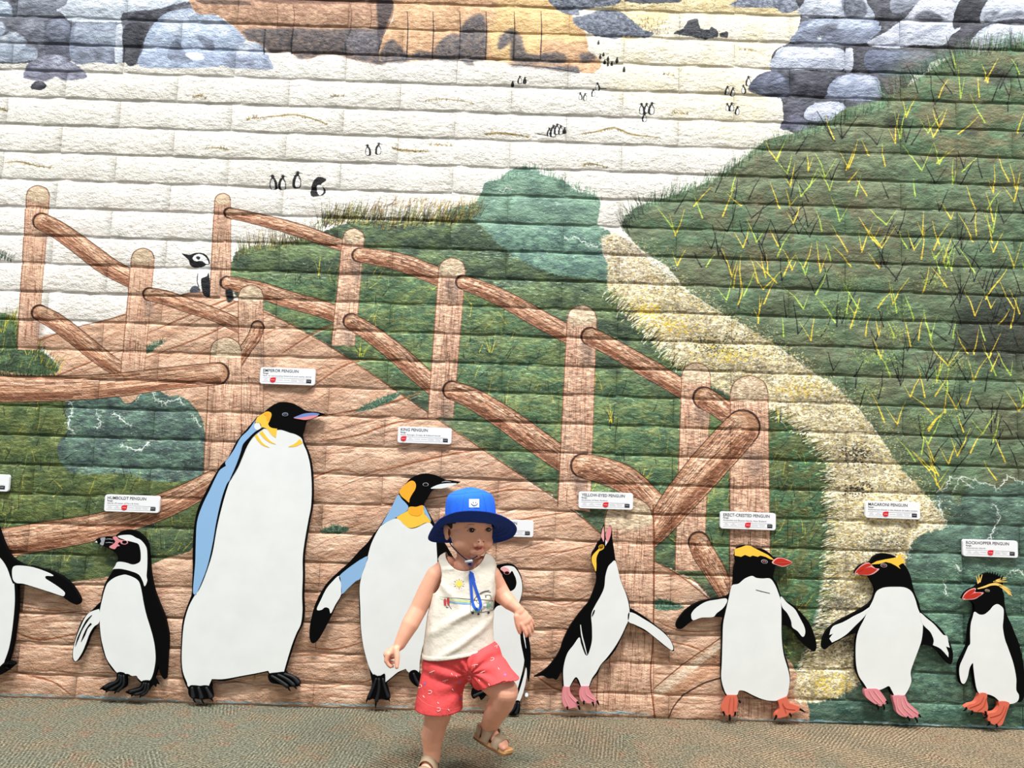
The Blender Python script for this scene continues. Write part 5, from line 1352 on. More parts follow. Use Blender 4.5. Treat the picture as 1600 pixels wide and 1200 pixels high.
for ft, tp, lines in (([(1353, 1077), (1362, 1076), (1372, 1077), (1380, 1086), (1386, 1097), (1380, 1102), (1374, 1103), (1364, 1098), (1354, 1090), (1351, 1083)], [((1370, 1101), (1372, 1110)), ((1380, 1101), (1381, 1110)), ((1385, 1096), (1386, 1100))], ([(1357, 1079), (1364, 1090), (1374, 1100)], [(1364, 1078), (1372, 1088), (1380, 1098)])),
                      ([(1396, 1087), (1406, 1087), (1414, 1087), (1418, 1096), (1426, 1104), (1436, 1114), (1434, 1121), (1426, 1122), (1412, 1120), (1402, 1114), (1399, 1104), (1396, 1094)], [((1418, 1120), (1421, 1127)), ((1430, 1121), (1433, 1130)), ((1436, 1117), (1437, 1121))], ([(1401, 1090), (1403, 1106), (1414, 1119)], [(1407, 1090), (1411, 1104), (1424, 1118)], [(1412, 1090), (1418, 1102), (1432, 1114)]))):
    f_ = foot(r, ft, M_PNK, (), tp, lab='pink webbed foot')
    for l_ in lines:
        ribbon('web_line', l_, [.8, 1.6, .8], M_PNK2, f_, 8)
spacers(r, [(1390, 950), (1385, 1040)])

# ---- rockhopper
r = peng('smallest penguin board with spiky black crown and straw brow feathers, at the far right', 1545, 1120)
board(r, [(1504, 936, 1), (1508, 928), (1516, 921), (1524, 918), (1530, 912), (1533, 904), (1536, 899), (1542, 896), (1548, 896), (1556, 898), (1563, 902), (1567, 909), (1566, 920), (1569, 930), (1570, 945), (1573, 960), (1580, 975), (1586, 990), (1592, 1005), (1597, 1025), (1600, 1045), (1602, 1080), (1596, 1096), (1584, 1096), (1570, 1096), (1560, 1094), (1546, 1090), (1538, 1086), (1530, 1084), (1524, 1072), (1521, 1050), (1519, 1036), (1514, 1050), (1510, 1064), (1505, 1071), (1500, 1064), (1498, 1044), (1500, 1034), (1508, 1018), (1513, 1006), (1514, 990), (1515, 980), (1518, 968), (1523, 956), (1522, 944), (1514, 938)])
lay('belly', [(1558, 944), (1563, 946), (1568, 952), (1568, 966), (1567, 980), (1570, 998), (1575, 1012), (1582, 1032), (1586, 1048), (1588, 1062), (1588, 1078), (1592, 1086), (1591, 1094), (1584, 1099), (1570, 1100), (1562, 1096), (1554, 1089), (1544, 1085), (1531, 1084), (1526, 1076), (1523, 1060), (1521, 1044), (1520, 1036), (1515, 1044), (1512, 1058), (1507, 1068), (1502, 1066), (1499, 1052), (1500, 1040), (1506, 1026), (1513, 1010), (1516, 1006), (1516, 990), (1517, 975), (1520, 964), (1523, 956), (1530, 960), (1538, 960), (1546, 954), (1552, 947)], M_WHT, r)
bk = lay('beak', [(1504, 936), (1507, 928), (1514, 922), (1522, 919), (1525, 920), (1524, 925), (1537, 926), (1530, 932), (1523, 936), (1512, 937)], M_PNK2, r, 1)
lay('beak', [(1505, 935), (1508, 929), (1515, 923), (1523, 920.5), (1522, 925), (1512, 932)], M_RED, bk, 2)
lay('beak', [(1508, 935.5), (1516, 930), (1524, 926.5), (1534, 927), (1528, 932), (1521, 935)], M_RED, bk, 2)
eye(r, 1543, 923, 3.6, M_GRY, M_CRM, 5)
ribbon('brow_feather', [(1527, 920), (1538, 917), (1548, 913.5), (1558, 913), (1568, 918), (1575, 925), (1581, 931)], [1, 2.6, 3, 4, 3.6, 2.6, .8], M_CRM, r, 2)
for a in ([(1560, 913), (1570, 917), (1579, 922)], [(1562, 916), (1570, 922), (1577, 930)], [(1560, 914), (1572, 920), (1580, 927)]):
    ribbon('brow_feather', a, [2, 1.6, .5], M_CRM, r, 3)
for a in ([(1528, 912), (1527, 906), (1525, 900)], [(1529, 911), (1530, 904), (1529, 897)], [(1531, 910), (1533, 903), (1535, 897)], [(1552, 909), (1562, 907), (1572, 905)], [(1553, 909), (1564, 909), (1574, 909)], [(1556, 907), (1564, 904), (1572, 902)]):
    ribbon('crest_feather', a, [1.6, 1.4, .5], M_CRM, r, 1)
for k_ in range(9):
    t = k_ / 8
    x = 1537 + 27 * t; y = 899 - 4 * math.sin(math.pi * t) + 4 * t
    ribbon('crown_spike', [(x, y + 3), (x + (t - .4) * 3, y - 1), (x + (t - .4) * 6, y - 4)], [3, 2, .4], M_BLK, r, 1)
for ft, tp, rg in (([(1532, 1083), (1542, 1084), (1542, 1094), (1544, 1106), (1540, 1114), (1534, 1113), (1522, 1112), (1512, 1108), (1508, 1106), (1514, 1101), (1524, 1098), (1529, 1090)], [((1510, 1106), (1504, 1111)), ((1519, 1111), (1516, 1117)), ((1540, 1112), (1538, 1118))], ([(1536, 1088), (1530, 1098), (1514, 1105)], [(1540, 1090), (1536, 1102), (1526, 1110)])),
                   ([(1562, 1096), (1577, 1098), (1574, 1110), (1570, 1122), (1566, 1132), (1560, 1134), (1548, 1130), (1542, 1122), (1540, 1116), (1548, 1114), (1556, 1112), (1561, 1104)], [((1542, 1118), (1536, 1122)), ((1546, 1128), (1542, 1134)), ((1557, 1132), (1556, 1137))], ([(1568, 1102), (1562, 1114), (1546, 1120)], [(1572, 1104), (1566, 1118), (1556, 1130)]))):
    f_ = foot(r, ft, M_FTO, (), tp, lab='orange webbed foot')
    for l_ in rg:
        ribbon('web_line', l_, [.8, 1.5, .8], M_FTO2, f_, 8)
spacers(r, [(1545, 980), (1555, 1060)])

# a white wall fixing beside the half-hidden penguin


pp_ = px(822.5, 1086, -0.01)
fx = add('wall_bolt', tube_mesh('wall_bolt', [(pp_[0], -0.022, pp_[2]), (pp_[0], -0.019, pp_[2]), (pp_[0], 0.002, pp_[2])], [0.0045, 0.0062, 0.0062], 14), M_WHT, None, True)
fx['label'] = 'small round white bolt head low on the wall right of the half-hidden penguin'; fx['category'] = 'bolt'

# ------------------------------------------------------------------ signs
M_SIGN = mat('sign_white', (228, 230, 234), 0.35, 0.4)
M_INK = mat('sign_ink', (30, 34, 44), 0.5, 0.3)
M_INKG = mat('sign_grey_ink', (150, 154, 160), 0.5, 0.3)
M_TAG = mat('sign_red', (206, 34, 48), 0.45, 0.3)
SB, SF = -0.004, -0.013


def text_mesh(body, width=None, height=0.01, off=0.0):
    c = bpy.data.curves.new('txt', 'FONT')
    c.body = body; c.size = 1.0; c.resolution_u = 2; c.extrude = 0.0; c.offset = off
    o = bpy.data.objects.new('txt', c)
    COL.objects.link(o)
    dg = bpy.context.evaluated_depsgraph_get()
    me = bpy.data.meshes.new_from_object(o.evaluated_get(dg))
    bpy.data.objects.remove(o, do_unlink=True)
    co = np.empty(len(me.vertices) * 3); me.vertices.foreach_get('co', co); co = co.reshape(-1, 3)
    x0, x1 = co[:, 0].min(), co[:, 0].max()
    sy = height / 0.73
    sx = sy if width is None else width / (x1 - x0)
    return me, x0, sx, sy


def sign_board(x0, y0, w_px, title, tw, rng, rw, slot, tilt, label, hide=False):
    """Sign whose top-left corner sits at photo pixel (x0, y0); w_px wide."""
    A = px(x0, y0, SF); B = px(x0 + w_px, y0 + w_px * tilt, SF)
    ux = Vector(((B - A)[0], 0, (B - A)[2])); W = ux.length; ux.normalize()
    uz = Vector((-ux.z, 0, ux.x))
    H = W * 0.305
    O = Vector((A[0], SF, A[2]))
    root = thing('name_plate', label, 'sign', O, 'white name plates above the penguins')

    def pt(u, v, y):
        p = O + ux * (u * W) - uz * (v * W)
        return (p.x, y, p.z)

    def slab(name, uv, yf, yb, m, par):
        bm = bmesh.new()
        fv = [bm.verts.new(pt(u, v, yf)) for u, v in uv]; bv = [bm.verts.new(pt(u, v, yb)) for u, v in uv]
        f1 = bm.faces.new(fv); bm.faces.new(list(reversed(bv)))
        for i in range(len(fv)):
            j = (i + 1) % len(fv)
            bm.faces.new((fv[j], fv[i], bv[i], bv[j]))
        bmesh.ops.recalc_face_normals(bm, faces=bm.faces[:])
        if yb - yf > 0.004:
            bmesh.ops.bevel(bm, geom=list(f1.edges), offset=0.0012, segments=2, affect='EDGES')
        me = bpy.data.meshes.new(name); bm.to_mesh(me); bm.free()
        return add(name, me, m, par)
    rr = 0.045; hv = 0.305
    uv = []
    for cx, cy, a0 in ((1 - rr, hv - rr, 0), (rr, hv - rr, 90), (rr, rr, 180), (1 - rr, rr, 270)):
        for k in range(6):
            a = math.radians(a0 + k * 18)
            uv.append((cx + rr * math.cos(a), cy + rr * math.sin(a)))
    slab('plate', uv, SF, SB, M_SIGN, root)

    def text(name, body, u, v, wfrac, hfrac, m, par=root, off=0.0):
        me, tx0, sx, sy = text_mesh(body, wfrac * W if wfrac else None, hfrac * W, off)
        for vt in me.vertices:
            p = O + ux * (u * W + (vt.co.x - tx0) * sx) - uz * (v * W) + uz * (vt.co.y * sy)
            vt.co = (p.x, SF - 0.0004, p.z)
        me.materials.clear()
        return add(name, me, m, par)
    if title:
        t = text('title_text', title, 0.055, 0.082, tw, 0.055, M_INK, off=0.008)
        text('range_text', 'Range:', 0.055, 0.120, 0.10, 0.028, M_INK, off=0.010)
        text('place_text', rng, 0.055, 0.162, rw, 0.026, M_INKG if False else mat('sign_dark_grey_ink', (90, 96, 110), 0.5, 0.3))
    slab('status_line', [(0.05, 0.186), (0.92, 0.186), (0.92, 0.189), (0.05, 0.189)], SF - 0.0004, SF + .0001, M_INKG, root)
    slab('status_line', [(0.05, 0.262), (0.92, 0.262), (0.92, 0.264), (0.05, 0.264)], SF - 0.0004, SF + .0001, M_INKG, root)
    bb = slab('status_box', [(0.845, 0.2), (0.935, 0.2), (0.935, 0.262), (0.845, 0.262)], SF - 0.0008, SF + .0001, M_INK, root)
    text('status_text', 'EXTINCT', 0.858, 0.236, 0.064, 0.014, M_SIGN, root).location.y -= 0.0008
    words = ['LEAST CONCERN', 'NEAR THREATENED', 'VULNERABLE', 'ENDANGERED', 'CRITICALLY ENDANGERED', 'EXTINCT IN THE WILD']
    for i in range(6):
        c = 0.11 + i * 0.128
        if i == slot:
            q = [(c - .05 + .05 + .052 * math.cos(a), .225 + .046 * math.sin(a)) for a in np.linspace(0, 1.5 * math.pi, 14)] + [(c + .054, .178)]
            slab('status_drop', q, SF - 0.0012, SF + .0001, M_TAG, root)
            text('status_text', words[i].split()[0], c - .036, 0.231, .075, 0.013, M_SIGN, root).location.y -= 0.0012
        else:
            ws_ = words[i].split()
            if len(ws_) > 2:
                ws_ = [' '.join(ws_[:2]), ' '.join(ws_[2:])]
            for j, wd in enumerate(ws_):
                wl = min(.11, .011 * len(wd))
                text('status_text', wd, c - wl / 2, 0.231 + (j - (len(ws_) - 1) / 2) * .024, wl, 0.014, M_INKG)
    p = O + ux * (0.5 * W) - uz * (0.15 * W)
    add('spacer', tube_mesh('spacer', [(p.x, SB - .001, p.z), (p.x, 0.001, p.z)], 0.006, 8), M_STEEL, root)
    return root


sign_board(-71, 739, 86, 'GALAPAGOS PENGUIN', 0.66, 'Galapagos Islands', 0.4, 4, .035, 'white name plate cut off at the left edge of the picture')
sign_board(164, 772.5, 86, 'HUMBOLDT PENGUIN', 0.70, 'Islands off coasts of Peru & Chile', 0.57, 2, .034, 'white name plate reading HUMBOLDT PENGUIN')
sign_board(407, 573.5, 86, 'EMPEROR PENGUIN', 0.64, 'Pack ice surrounding Antarctica and nearby islands', 0.88, 1, .034, 'white name plate reading EMPEROR PENGUIN')
sign_board(622, 666, 84, 'KING PENGUIN', 0.50, 'South Georgia, Crozet, & Falkland Islands', 0.74, 0, .036, 'white name plate reading KING PENGUIN')
sign_board(749, 811, 85, 'AFRICAN PENGUIN', 0.64, 'Coasts of South Africa & Namibia', 0.60, 3, .03, 'white name plate mostly hidden behind the blue hat')
sign_board(904.5, 768, 85, 'YELLOW-EYED PENGUIN', 0.79, 'Southeast of New Zealand', 0.47, 3, .032, 'white name plate reading YELLOW-EYED PENGUIN')
sign_board(1125.5, 799, 87, 'ERECT-CRESTED PENGUIN', 0.83, 'Antipodes and Bounty Islands, New Zealand', 0.77, 3, .036, 'white name plate reading ERECT-CRESTED PENGUIN')
sign_board(1352, 782.5, 86, 'MACARONI PENGUIN', 0.71, 'Subantarctic Islands in the Atlantic & Indian oceans', 0.89, 2, .035, 'white name plate reading MACARONI PENGUIN')
sign_board(1504.5, 842.5, 86, 'ROCKHOPPER PENGUIN', 0.78, 'Subantarctic Islands', 0.35, 3, .033, 'white name plate reading ROCKHOPPER PENGUIN')

# ------------------------------------------------------------------ the child
from mathutils.bvhtree import BVHTree
CY = -0.485


def V3(x, y, Y):
    return Vector(px(x, y, Y))


def ball(c, r, R=None, seg=20):
    """Ellipsoid with centre c and radii r; R optional 3x3 axes."""
    bm = bmesh.new()
    bmesh.ops.create_uvsphere(bm, u_segments=seg, v_segments=seg // 2 + 2, radius=1)
    if not isinstance(r, (tuple, list)):
        r = (r, r, r)
    M = Matrix.Diagonal((*r, 1))
    if R is not None:
        if R.determinant() < 0:
            R = R @ Matrix.Diagonal((-1, 1, 1))
        M = R.to_4x4() @ M
    bmesh.ops.transform(bm, matrix=Matrix.Translation(c) @ M, verts=bm.verts)
    me = bpy.data.meshes.new('b'); bm.to_mesh(me); bm.free()
    return me


def limb(pts, rad, seg=18):
    out = [ball(p, r, None, seg) for p, r in zip(pts, rad)]
    out += [tube_mesh('t', [pts[i], pts[i + 1]], [rad[i], rad[i + 1]], seg) for i in range(len(pts) - 1)]
    return out


def fuse(name, mes, vox, smooth_it=5, fac=0.5):
    """Union of closed shapes as one continuous smooth skin."""
    me = join_meshes(name, mes)
    o = bpy.data.objects.new(name, me); COL.objects.link(o)
    r = o.modifiers.new('r', 'REMESH'); r.mode = 'VOXEL'; r.voxel_size = vox
    s = o.modifiers.new('s', 'SMOOTH'); s.factor = fac; s.iterations = smooth_it
    dg = bpy.context.evaluated_depsgraph_get()
    out = bpy.data.meshes.new_from_object(o.evaluated_get(dg))
    out.name = name
    bpy.data.objects.remove(o, do_unlink=True)
    return out


def skin_material():
    m = mat('skin', (224, 164, 138), 0.5, 0.35, noise=(30, 0.05), bump=(420, 0.0006, 0.5), sss=0.12)
    return m


M_SKIN = skin_material()
M_HAIR = mat('dark_brown_hair', (38, 28, 24), 0.6, 0.3, bump=(300, 0.001, 0.6))
M_HATB = mat('blue_hat_cotton', (46, 112, 226), 0.8, 0.15, noise=(160, 0.08), bump=(500, 0.0008, 0.6))
M_NAVY = mat('navy_hat_lining', (34, 60, 138), 0.85, 0.1, noise=(120, 0.12), bump=(500, 0.0008, 0.6))
M_TOP = mat('cream_jersey', (226, 219, 206), 0.85, 0.1, noise=(22, 0.03), bump=(60, 0.004, 0.55))
M_SHORT = mat('coral_cotton', (226, 84, 86), 0.85, 0.1, noise=(40, 0.06), bump=(50, 0.004, 0.6))
M_CORD = mat('navy_cord', (20, 26, 60), 0.7, 0.2)
M_RIBB = mat('blue_strap', (44, 88, 190), 0.7, 0.2)
M_TOGG = mat('grey_toggle', (150, 156, 166), 0.4, 0.4)
M_TAUPE = mat('taupe_leather', (168, 146, 122), 0.6, 0.3, noise=(60, 0.08), bump=(300, 0.0008, 0.5))
M_SOLE = mat('tan_sole', (206, 156, 104), 0.6, 0.3, noise=(40, 0.08))
M_SOLE2 = mat('brown_outsole', (120, 88, 62), 0.7, 0.2)
M_BUCK = mat('brass_buckle', (196, 172, 120), 0.3, 0.8)
M_EYEW = mat('eye_white', (176, 156, 148), 0.3, 0.5)
M_IRIS = mat('dark_iris', (20, 12, 10), 0.35, 0.3)
M_LID = mat('eyelash_line', (34, 20, 18), 0.6, 0.2)
M_BROW = mat('faint_brow', (168, 118, 94), 0.8, 0.1)
M_LIP = mat('lip_pink', (204, 128, 112), 0.5, 0.35)
M_LIPL = mat('lip_line', (150, 84, 74), 0.6, 0.2)
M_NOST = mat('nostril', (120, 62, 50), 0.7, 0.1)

person = thing('person', 'toddler in blue bucket hat, cream tank top and coral shorts, stepping across the carpet', 'person', px(700, 1213, CY) * np.array([1, 1, 0]))

# head frame
YAWH = math.radians(25)
Hf = Vector((math.sin(YAWH), -math.cos(YAWH), -0.05)).normalized()
Hs = Vector((math.cos(YAWH), math.sin(YAWH), 0.03)).normalized()
Hu = Hf.cross(Hs).normalized()
Hs = Hu.cross(Hf).normalized()
Rh = Matrix((Hs, Hf, Hu)).transposed()
Hc = V3(733.5, 822, CY + 0.005)


def hp(s, f, u):
    return Hc + Hs * s + Hf * f + Hu * u


shapes = []
H = lambda s, f, u, r: shapes.append(ball(hp(s, f, u), r, Rh, 28))
H(0, -.012, .012, (.066, .080, .068))
H(0, .018, -.020, (.0600, .0525, .054))
H(0, .026, .018, (.054, .049, .045))
for q in (-1, 1):
    H(q * .0265, .028, -.041, (.0325, .034, .029))
    H(q * .0095, .0700, -.0405, (.0068, .0075, .0056))
    H(q * .0655, -.004, -.016, (.0065, .014, .0215))
    H(q * .0670, -.012, -.010, (.0050, .012, .017))
    H(q * .024, .0640, .005, (.018, .008, .007))
H(0, .022, -.054, (.043, .042, .029))
H(0, .050, -.072, (.016, .014, .0105))
shapes += limb([hp(0, .063, -.012), hp(0, .068, -.026), hp(0, .0745, -.0375)], [.0060, .0070, .0088])
H(0, .0695, -.0565, (.0150, .0065, .0036))
H(0, .0680, -.0640, (.0125, .0065, .0042))
H(0, .060, -.060, (.020, .014, .012))
# neck and trunk
shapes += limb([hp(0, -.012, -.045), V3(730, 872, CY), V3(727, 888, CY)], [.034, .029, .036])
for (x, y, Y, r) in ((727, 905, CY, (.058, .040, .035)), (726, 930, CY, (.064, .046, .045)), (722, 965, CY, (.066, .052, .05)), (720, 1000, CY, (.068, .054, .05)), (720, 1030, CY, (.068, .056, .042))):
    shapes.append(ball(V3(x, y, Y), r))
for (x0, y0, x1, y1) in ((700, 882, 684, 897), (752, 882, 766, 897)):
    shapes += limb([V3(x0, y0, CY), V3(x1, y1, CY)], [.024, .026])
# arms
shapes += limb([V3(681, 899, CY), V3(668, 922, CY - .005), V3(654, 951, CY - .012), V3(641, 975, CY - .03), V3(633, 990, CY - .038), V3(625, 1006, CY - .045)], [.0275, .0265, .0245, .0245, .0205, .0165])
shapes += limb([V3(768, 899, CY), V3(777, 917, CY + .01), V3(785, 930, CY + .005), V3(796, 941, CY - .01), V3(808, 951, CY - .02)], [.0265, .0265, .0245, .021, .0150])


def hand(w, d, n, t, curl, spread=0.0, thumb=(0.5, 0.6, 0.2), s=1.0, tcurl=0.4):
    """Palm, four unequal curled fingers and a thumb leaving the side of the palm."""
    d = d.normalized(); n = (n - d * n.dot(d)).normalized(); t = (t - d * t.dot(d) - n * t.dot(n)).normalized()
    R = Matrix((t, d, n)).transposed()
    out = [ball(w + d * .004 * s, (.0150 * s, .014 * s, .0115 * s), R), ball(w + d * .020 * s, (.0185 * s, .020 * s, .0095 * s), R), ball(w + d * .032 * s, (.0195 * s, .012 * s, .0085 * s), R)]
    out.append(ball(w + d * .016 * s + t * .011 * s - n * .003 * s, (.009 * s, .014 * s, .009 * s), R))
    for i, (off, ln, r) in enumerate(((.0150, .033, .0058), (.0052, .037, .0060), (-.0050, .034, .0057), (-.0145, .027, .0050))):
        p = w + d * (.034 - abs(off) * .18) * s + t * off * s
        a = 0.0
        pts = [p]; rad = [r * 1.05 * s]
        sp = spread * off / .015
        for k, frac in enumerate((.45, .31, .24)):
            a += curl[k] + (0.10 * i if curl[0] > .5 else 0.03 * i)
            dr = (d * math.cos(a) - n * math.sin(a) + t * sp).normalized()
            pts.append(pts[-1] + dr * ln * frac * s); rad.append(r * (1 - .08 * (k + 1)) * s)
        out += limb(pts, rad, 12)
    p = w + d * .010 * s + t * .014 * s
    td = (t * thumb[0] + d * thumb[1] - n * thumb[2]).normalized()
    p1 = p + td * .017 * s
    td2 = (td + (-t * .5 - n * .5) * tcurl + d * .3).normalized()
    p2 = p1 + td2 * .014 * s
    p3 = p2 + (td2 - t * .2 * tcurl).normalized() * .010 * s
    out += limb([p, p1, p2, p3], [.0085 * s, .0070 * s, .0062 * s, .0050 * s], 12)
    return out


WL = V3(624, 1009, CY - .046)
shapes += hand(WL, Vector((-.80, -.15, -.52)), Vector((-.50, -.05, .86)), Vector((.15, -1, .0)), (.75, .75, .4), 0.02, (.55, .35, 1.0), 1.12, .2)
WR = V3(810, 953, CY - .022)
shapes += hand(WR, Vector((.60, -.10, -.80)), Vector((.45, -.82, .30)), Vector((-.75, -.35, -.55)), (.10, .20, .18), 0.10, (.45, .95, .30), 1.10, .3)

# legs: the near one carries the weight, the far one is lifted in mid-step
ANK_L = V3(675, 1184, CY + .005)
shapes += limb([V3(700, 1040, CY), V3(690, 1085, CY - .005), V3(684, 1116, CY - .012), V3(680, 1132, CY - .008), V3(676, 1148, CY + .004), V3(675, 1168, CY + .006), ANK_L], [.045, .043, .0375, .0325, .0325, .0260, .0235])
ANK_R = V3(764, 1136, CY + .03)
shapes += limb([V3(742, 1035, CY), V3(768, 1058, CY - .035), V3(789, 1081, CY - .055), V3(784, 1097, CY - .042), V3(775, 1112, CY - .015), V3(768, 1126, CY + .012), ANK_R], [.048, .043, .0365, .0345, .0315, .0270, .0235])


class Foot:
    def __init__(self, heel, fwd, up, L):
        self.o = heel; self.f = fwd.normalized()
        self.u = (up - self.f * up.dot(self.f)).normalized()
        self.s = self.f.cross(self.u).normalized()
        self.L = L
        self.R = Matrix((self.s, self.f, self.u)).transposed()

    def p(self, s, f, u):
        return self.o + self.s * s + self.f * f + self.u * u


# outsole bottom of the standing foot is the floor itself
_a = ANK_L.copy()
FL = Foot(Vector((_a.x + .004, _a.y + .026, 0.012)), Vector((-.30, -1, 0)), Vector((0, 0, 1)), .118)
_b = V3(746, 1146, CY + .045)
_toe = V3(806, 1180, CY - .035)
FR = Foot(_b, _toe - _b, Vector((.55, -.25, .75)), .118)


def foot_shapes(F, ank, big):
    out = [ball(F.p(0, .018, .016), (.0185, .018, .016), F.R), ball(F.p(0, .045, .017), (.0195, .030, .016), F.R), ball(F.p(0, .075, .0125), (.0235, .026, .012), F.R)]
    out += limb([ank, F.p(0, .026, .030), F.p(0, .045, .024)], [.0225, .021, .017])
    out += limb([ank, F.p(0, .016, .018)], [.0215, .018])
    for i in range(5):
        s_ = (-.0175 + i * .0088) * big
        ln = (.108, .110, .106, .101, .095)[i]
        r = (.0085, .0062, .0058, .0054, .0050)[i]
        out += limb([F.p(s_, .088 - .002 * i, .0095), F.p(s_ * 1.02, ln - .004, .0085)], [r, r], 12)
    return out


shapes += foot_shapes(FL, ANK_L, 1)
shapes += foot_shapes(FR, ANK_R, -1)
body_me = fuse('body', shapes, 0.0019, 8, 0.5)
print('body verts', len(body_me.vertices))
body = add('body', body_me, M_SKIN, person, True)
# world-space search tree of the skin
_off = origin(person)


def bvh_of(me, off):
    return BVHTree.FromPolygons([v.co + off for v in me.vertices], [tuple(p.vertices) for p in me.polygons])


BV = bvh_of(body_me, _off)


def cast(x, y, bv, lift):
    o = Vector(CAM); d = (Vector(px(x, y, -1.2)) - o).normalized()
    hit = bv.ray_cast(o, d)
    if hit[0] is None:
        return None
    n = hit[1] if hit[1].dot(d) < 0 else -hit[1]
    return hit[0] + n * lift


def decal(name, pts, bv, m, parent, lift=.0006, smooth=True, rings=3, n=4):
    q = curve_pts(pts, True, n) if smooth else [p[:2] for p in pts]
    cx = sum(p[0] for p in q) / len(q); cy = sum(p[1] for p in q) / len(q)
    c0 = cast(cx, cy, bv, lift)
    if c0 is None:
        return None
    V = [c0]; K = len(q)
    for r_ in range(1, rings + 1):
        for p in q:
            t = r_ / rings
            h_ = cast(cx + (p[0] - cx) * t, cy + (p[1] - cy) * t, bv, lift)
            V.append(h_ if h_ is not None else V[-1])
    Fc = [(0, 1 + (k + 1) % K, 1 + k) for k in range(K)]
    for r_ in range(rings - 1):
        for k in range(K):
            a = 1 + r_ * K + k; b = 1 + r_ * K + (k + 1) % K
            Fc.append((a, b, b + K, a + K))
    return add(name, mesh(name, V, Fc), m, parent, True)


def thread(name, pts, w, bv, m, parent, lift=.0005, n=5):
    """Line of width w px laid on a surface; pts in photo px."""
    q = curve_pts(pts, False, n) if len(pts) > 2 else [p[:2] for p in pts]
    P = [h_ for h_ in (cast(x, y, bv, lift) for x, y in q) if h_ is not None]
    if len(P) < 2:
        return None
    rad = list(np.interp(np.linspace(0, 1, len(P)), np.linspace(0, 1, len(w)), w) * .00092) if isinstance(w, (list, tuple)) else [w * .00092] * len(P)
    return add(name, tube_mesh(name, P, rad, 6), m, parent, True)


# face
def eye_at(cx, cy, w, h, tilt, look):
    e = decal('eye', [(cx - w, cy + h * .15 + tilt, 1), (cx - w * .45, cy - h * .75), (cx + w * .15, cy - h * .9), (cx + w * .7, cy - h * .45), (cx + w, cy - tilt, 1), (cx + w * .5, cy + h * .7), (cx - w * .2, cy + h * .85), (cx - w * .7, cy + h * .6)], BV, M_EYEW, body, .0007)
    if e is None:
        return
    decal('iris', ellipse(cx + look, cy - .1, h * 1.25, h * 1.15), BV, M_IRIS, e, .0012, True, 2, 2)
    decal('eye_glint', ellipse(cx + look + 1.0, cy - .8, .55, .5), BV, M_WHT, e, .0017, False, 1)
    thread('lash_line', [(cx - w * 1.05, cy + h * .2 + tilt), (cx - w * .45, cy - h * .85), (cx + w * .2, cy - h * 1.0), (cx + w * .75, cy - h * .5), (cx + w * 1.02, cy - tilt)], [.5, 1.1, 1.2, 1.0, .4], BV, M_LID, e, .0010)


eye_at(736.8, 828.6, 6.6, 3.1, .4, .4)
eye_at(763.2, 827.8, 5.2, 3.0, -.2, -.2)
thread('brow', [(729, 820.6), (735, 819.4), (742, 820)], [.4, 1.4, .5], BV, M_BROW, body, .0002)
thread('brow', [(759, 819.5), (764, 818.6), (769, 820)], [.5, 1.1, .4], BV, M_BROW, body, .0002)
decal('nostril', ellipse(748.0, 846.6, 1.5, .9, -10), BV, M_NOST, body, .0004, True, 2, 2)
decal('nostril', ellipse(755.6, 846.4, 1.2, .8, 10), BV, M_NOST, body, .0004, True, 2, 2)
decal('upper_lip', [(739.5, 856.2, 1), (744, 854.2), (748.5, 853.0), (750.5, 853.6), (752.6, 853.0), (755.5, 854.2), (758, 856, 1), (750, 856.6)], BV, M_LIP, body, .0005)
decal('lower_lip', [(740.5, 856.8, 1), (750, 857.0), (757.5, 856.6, 1), (754.5, 859.6), (750, 860.8), (745, 860.0)], BV, M_LIP, body, .0005)
thread('lip_line', [(739, 856.3), (745, 856.6), (750.5, 856.9), (758.3, 856.2)], [.3, .6, .6, .3], BV, M_LIPL, body, .0005)
# ear fold
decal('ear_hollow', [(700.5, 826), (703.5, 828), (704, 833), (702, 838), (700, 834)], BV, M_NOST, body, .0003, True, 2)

# hair peeping out under the hat
hm = fuse('hair', [ball(hp(0, -.016, .016), (.0685, .080, .070), Rh, 28), ball(hp(-.050, -.012, .0), (.018, .022, .018), Rh), ball(hp(.050, -.012, .0), (.018, .022, .018), Rh)], .003, 3)
bmh = bmesh.new(); bmh.from_mesh(hm)
dl = [f_ for f_ in bmh.faces if (lambda c: (c - Hc).dot(Hf) > .030 + .25 * (c - Hc).dot(Hu) or (c - Hc).dot(Hu) < -.020 or (c - Hc).dot(Hu) > .022)(f_.calc_center_median())]
bmesh.ops.delete(bmh, geom=dl, context='FACES'); bmh.to_mesh(hm); bmh.free()
add('hair', hm, M_HAIR, body, True)

# ---- bucket hat, pushed back so the front brim stands up
HX, HYc = 736, CY + .012
RB = .1245
OUT = {0: (736, 798.0), 25: (764, 800.2), 50: (785, 806.5), 70: (800, 815.0), 90: (808.8, 826), 110: (802, 839), 135: (784, 846), 160: (760, 848.5), 180: (736, 849), 200: (714, 848), 225: (694, 847), 250: (676, 846.5), 270: (667.5, 842), 290: (676, 825), 310: (687, 810.5), 335: (711, 800.2), 360: (736, 798.0)}
ka = sorted(OUT)


def rimpt(a):
    a %= 360
    x = np.interp(a, ka, [OUT[k][0] for k in ka]); y = np.interp(a, ka, [OUT[k][1] for k in ka])
    return V3(x, y, HYc - RB * math.cos(math.radians(a)))


def innerpt(a, lift=0.0):
    t = math.radians(a)
    yb = np.interp(a % 360, [0, 60, 90, 180, 270, 300, 360], [815.5, 819, 823, 836, 820, 816.5, 815.5])
    return V3(HX - 1 + 38.0 * math.sin(t), yb - lift, HYc - .080 * math.cos(t))


NA = 96


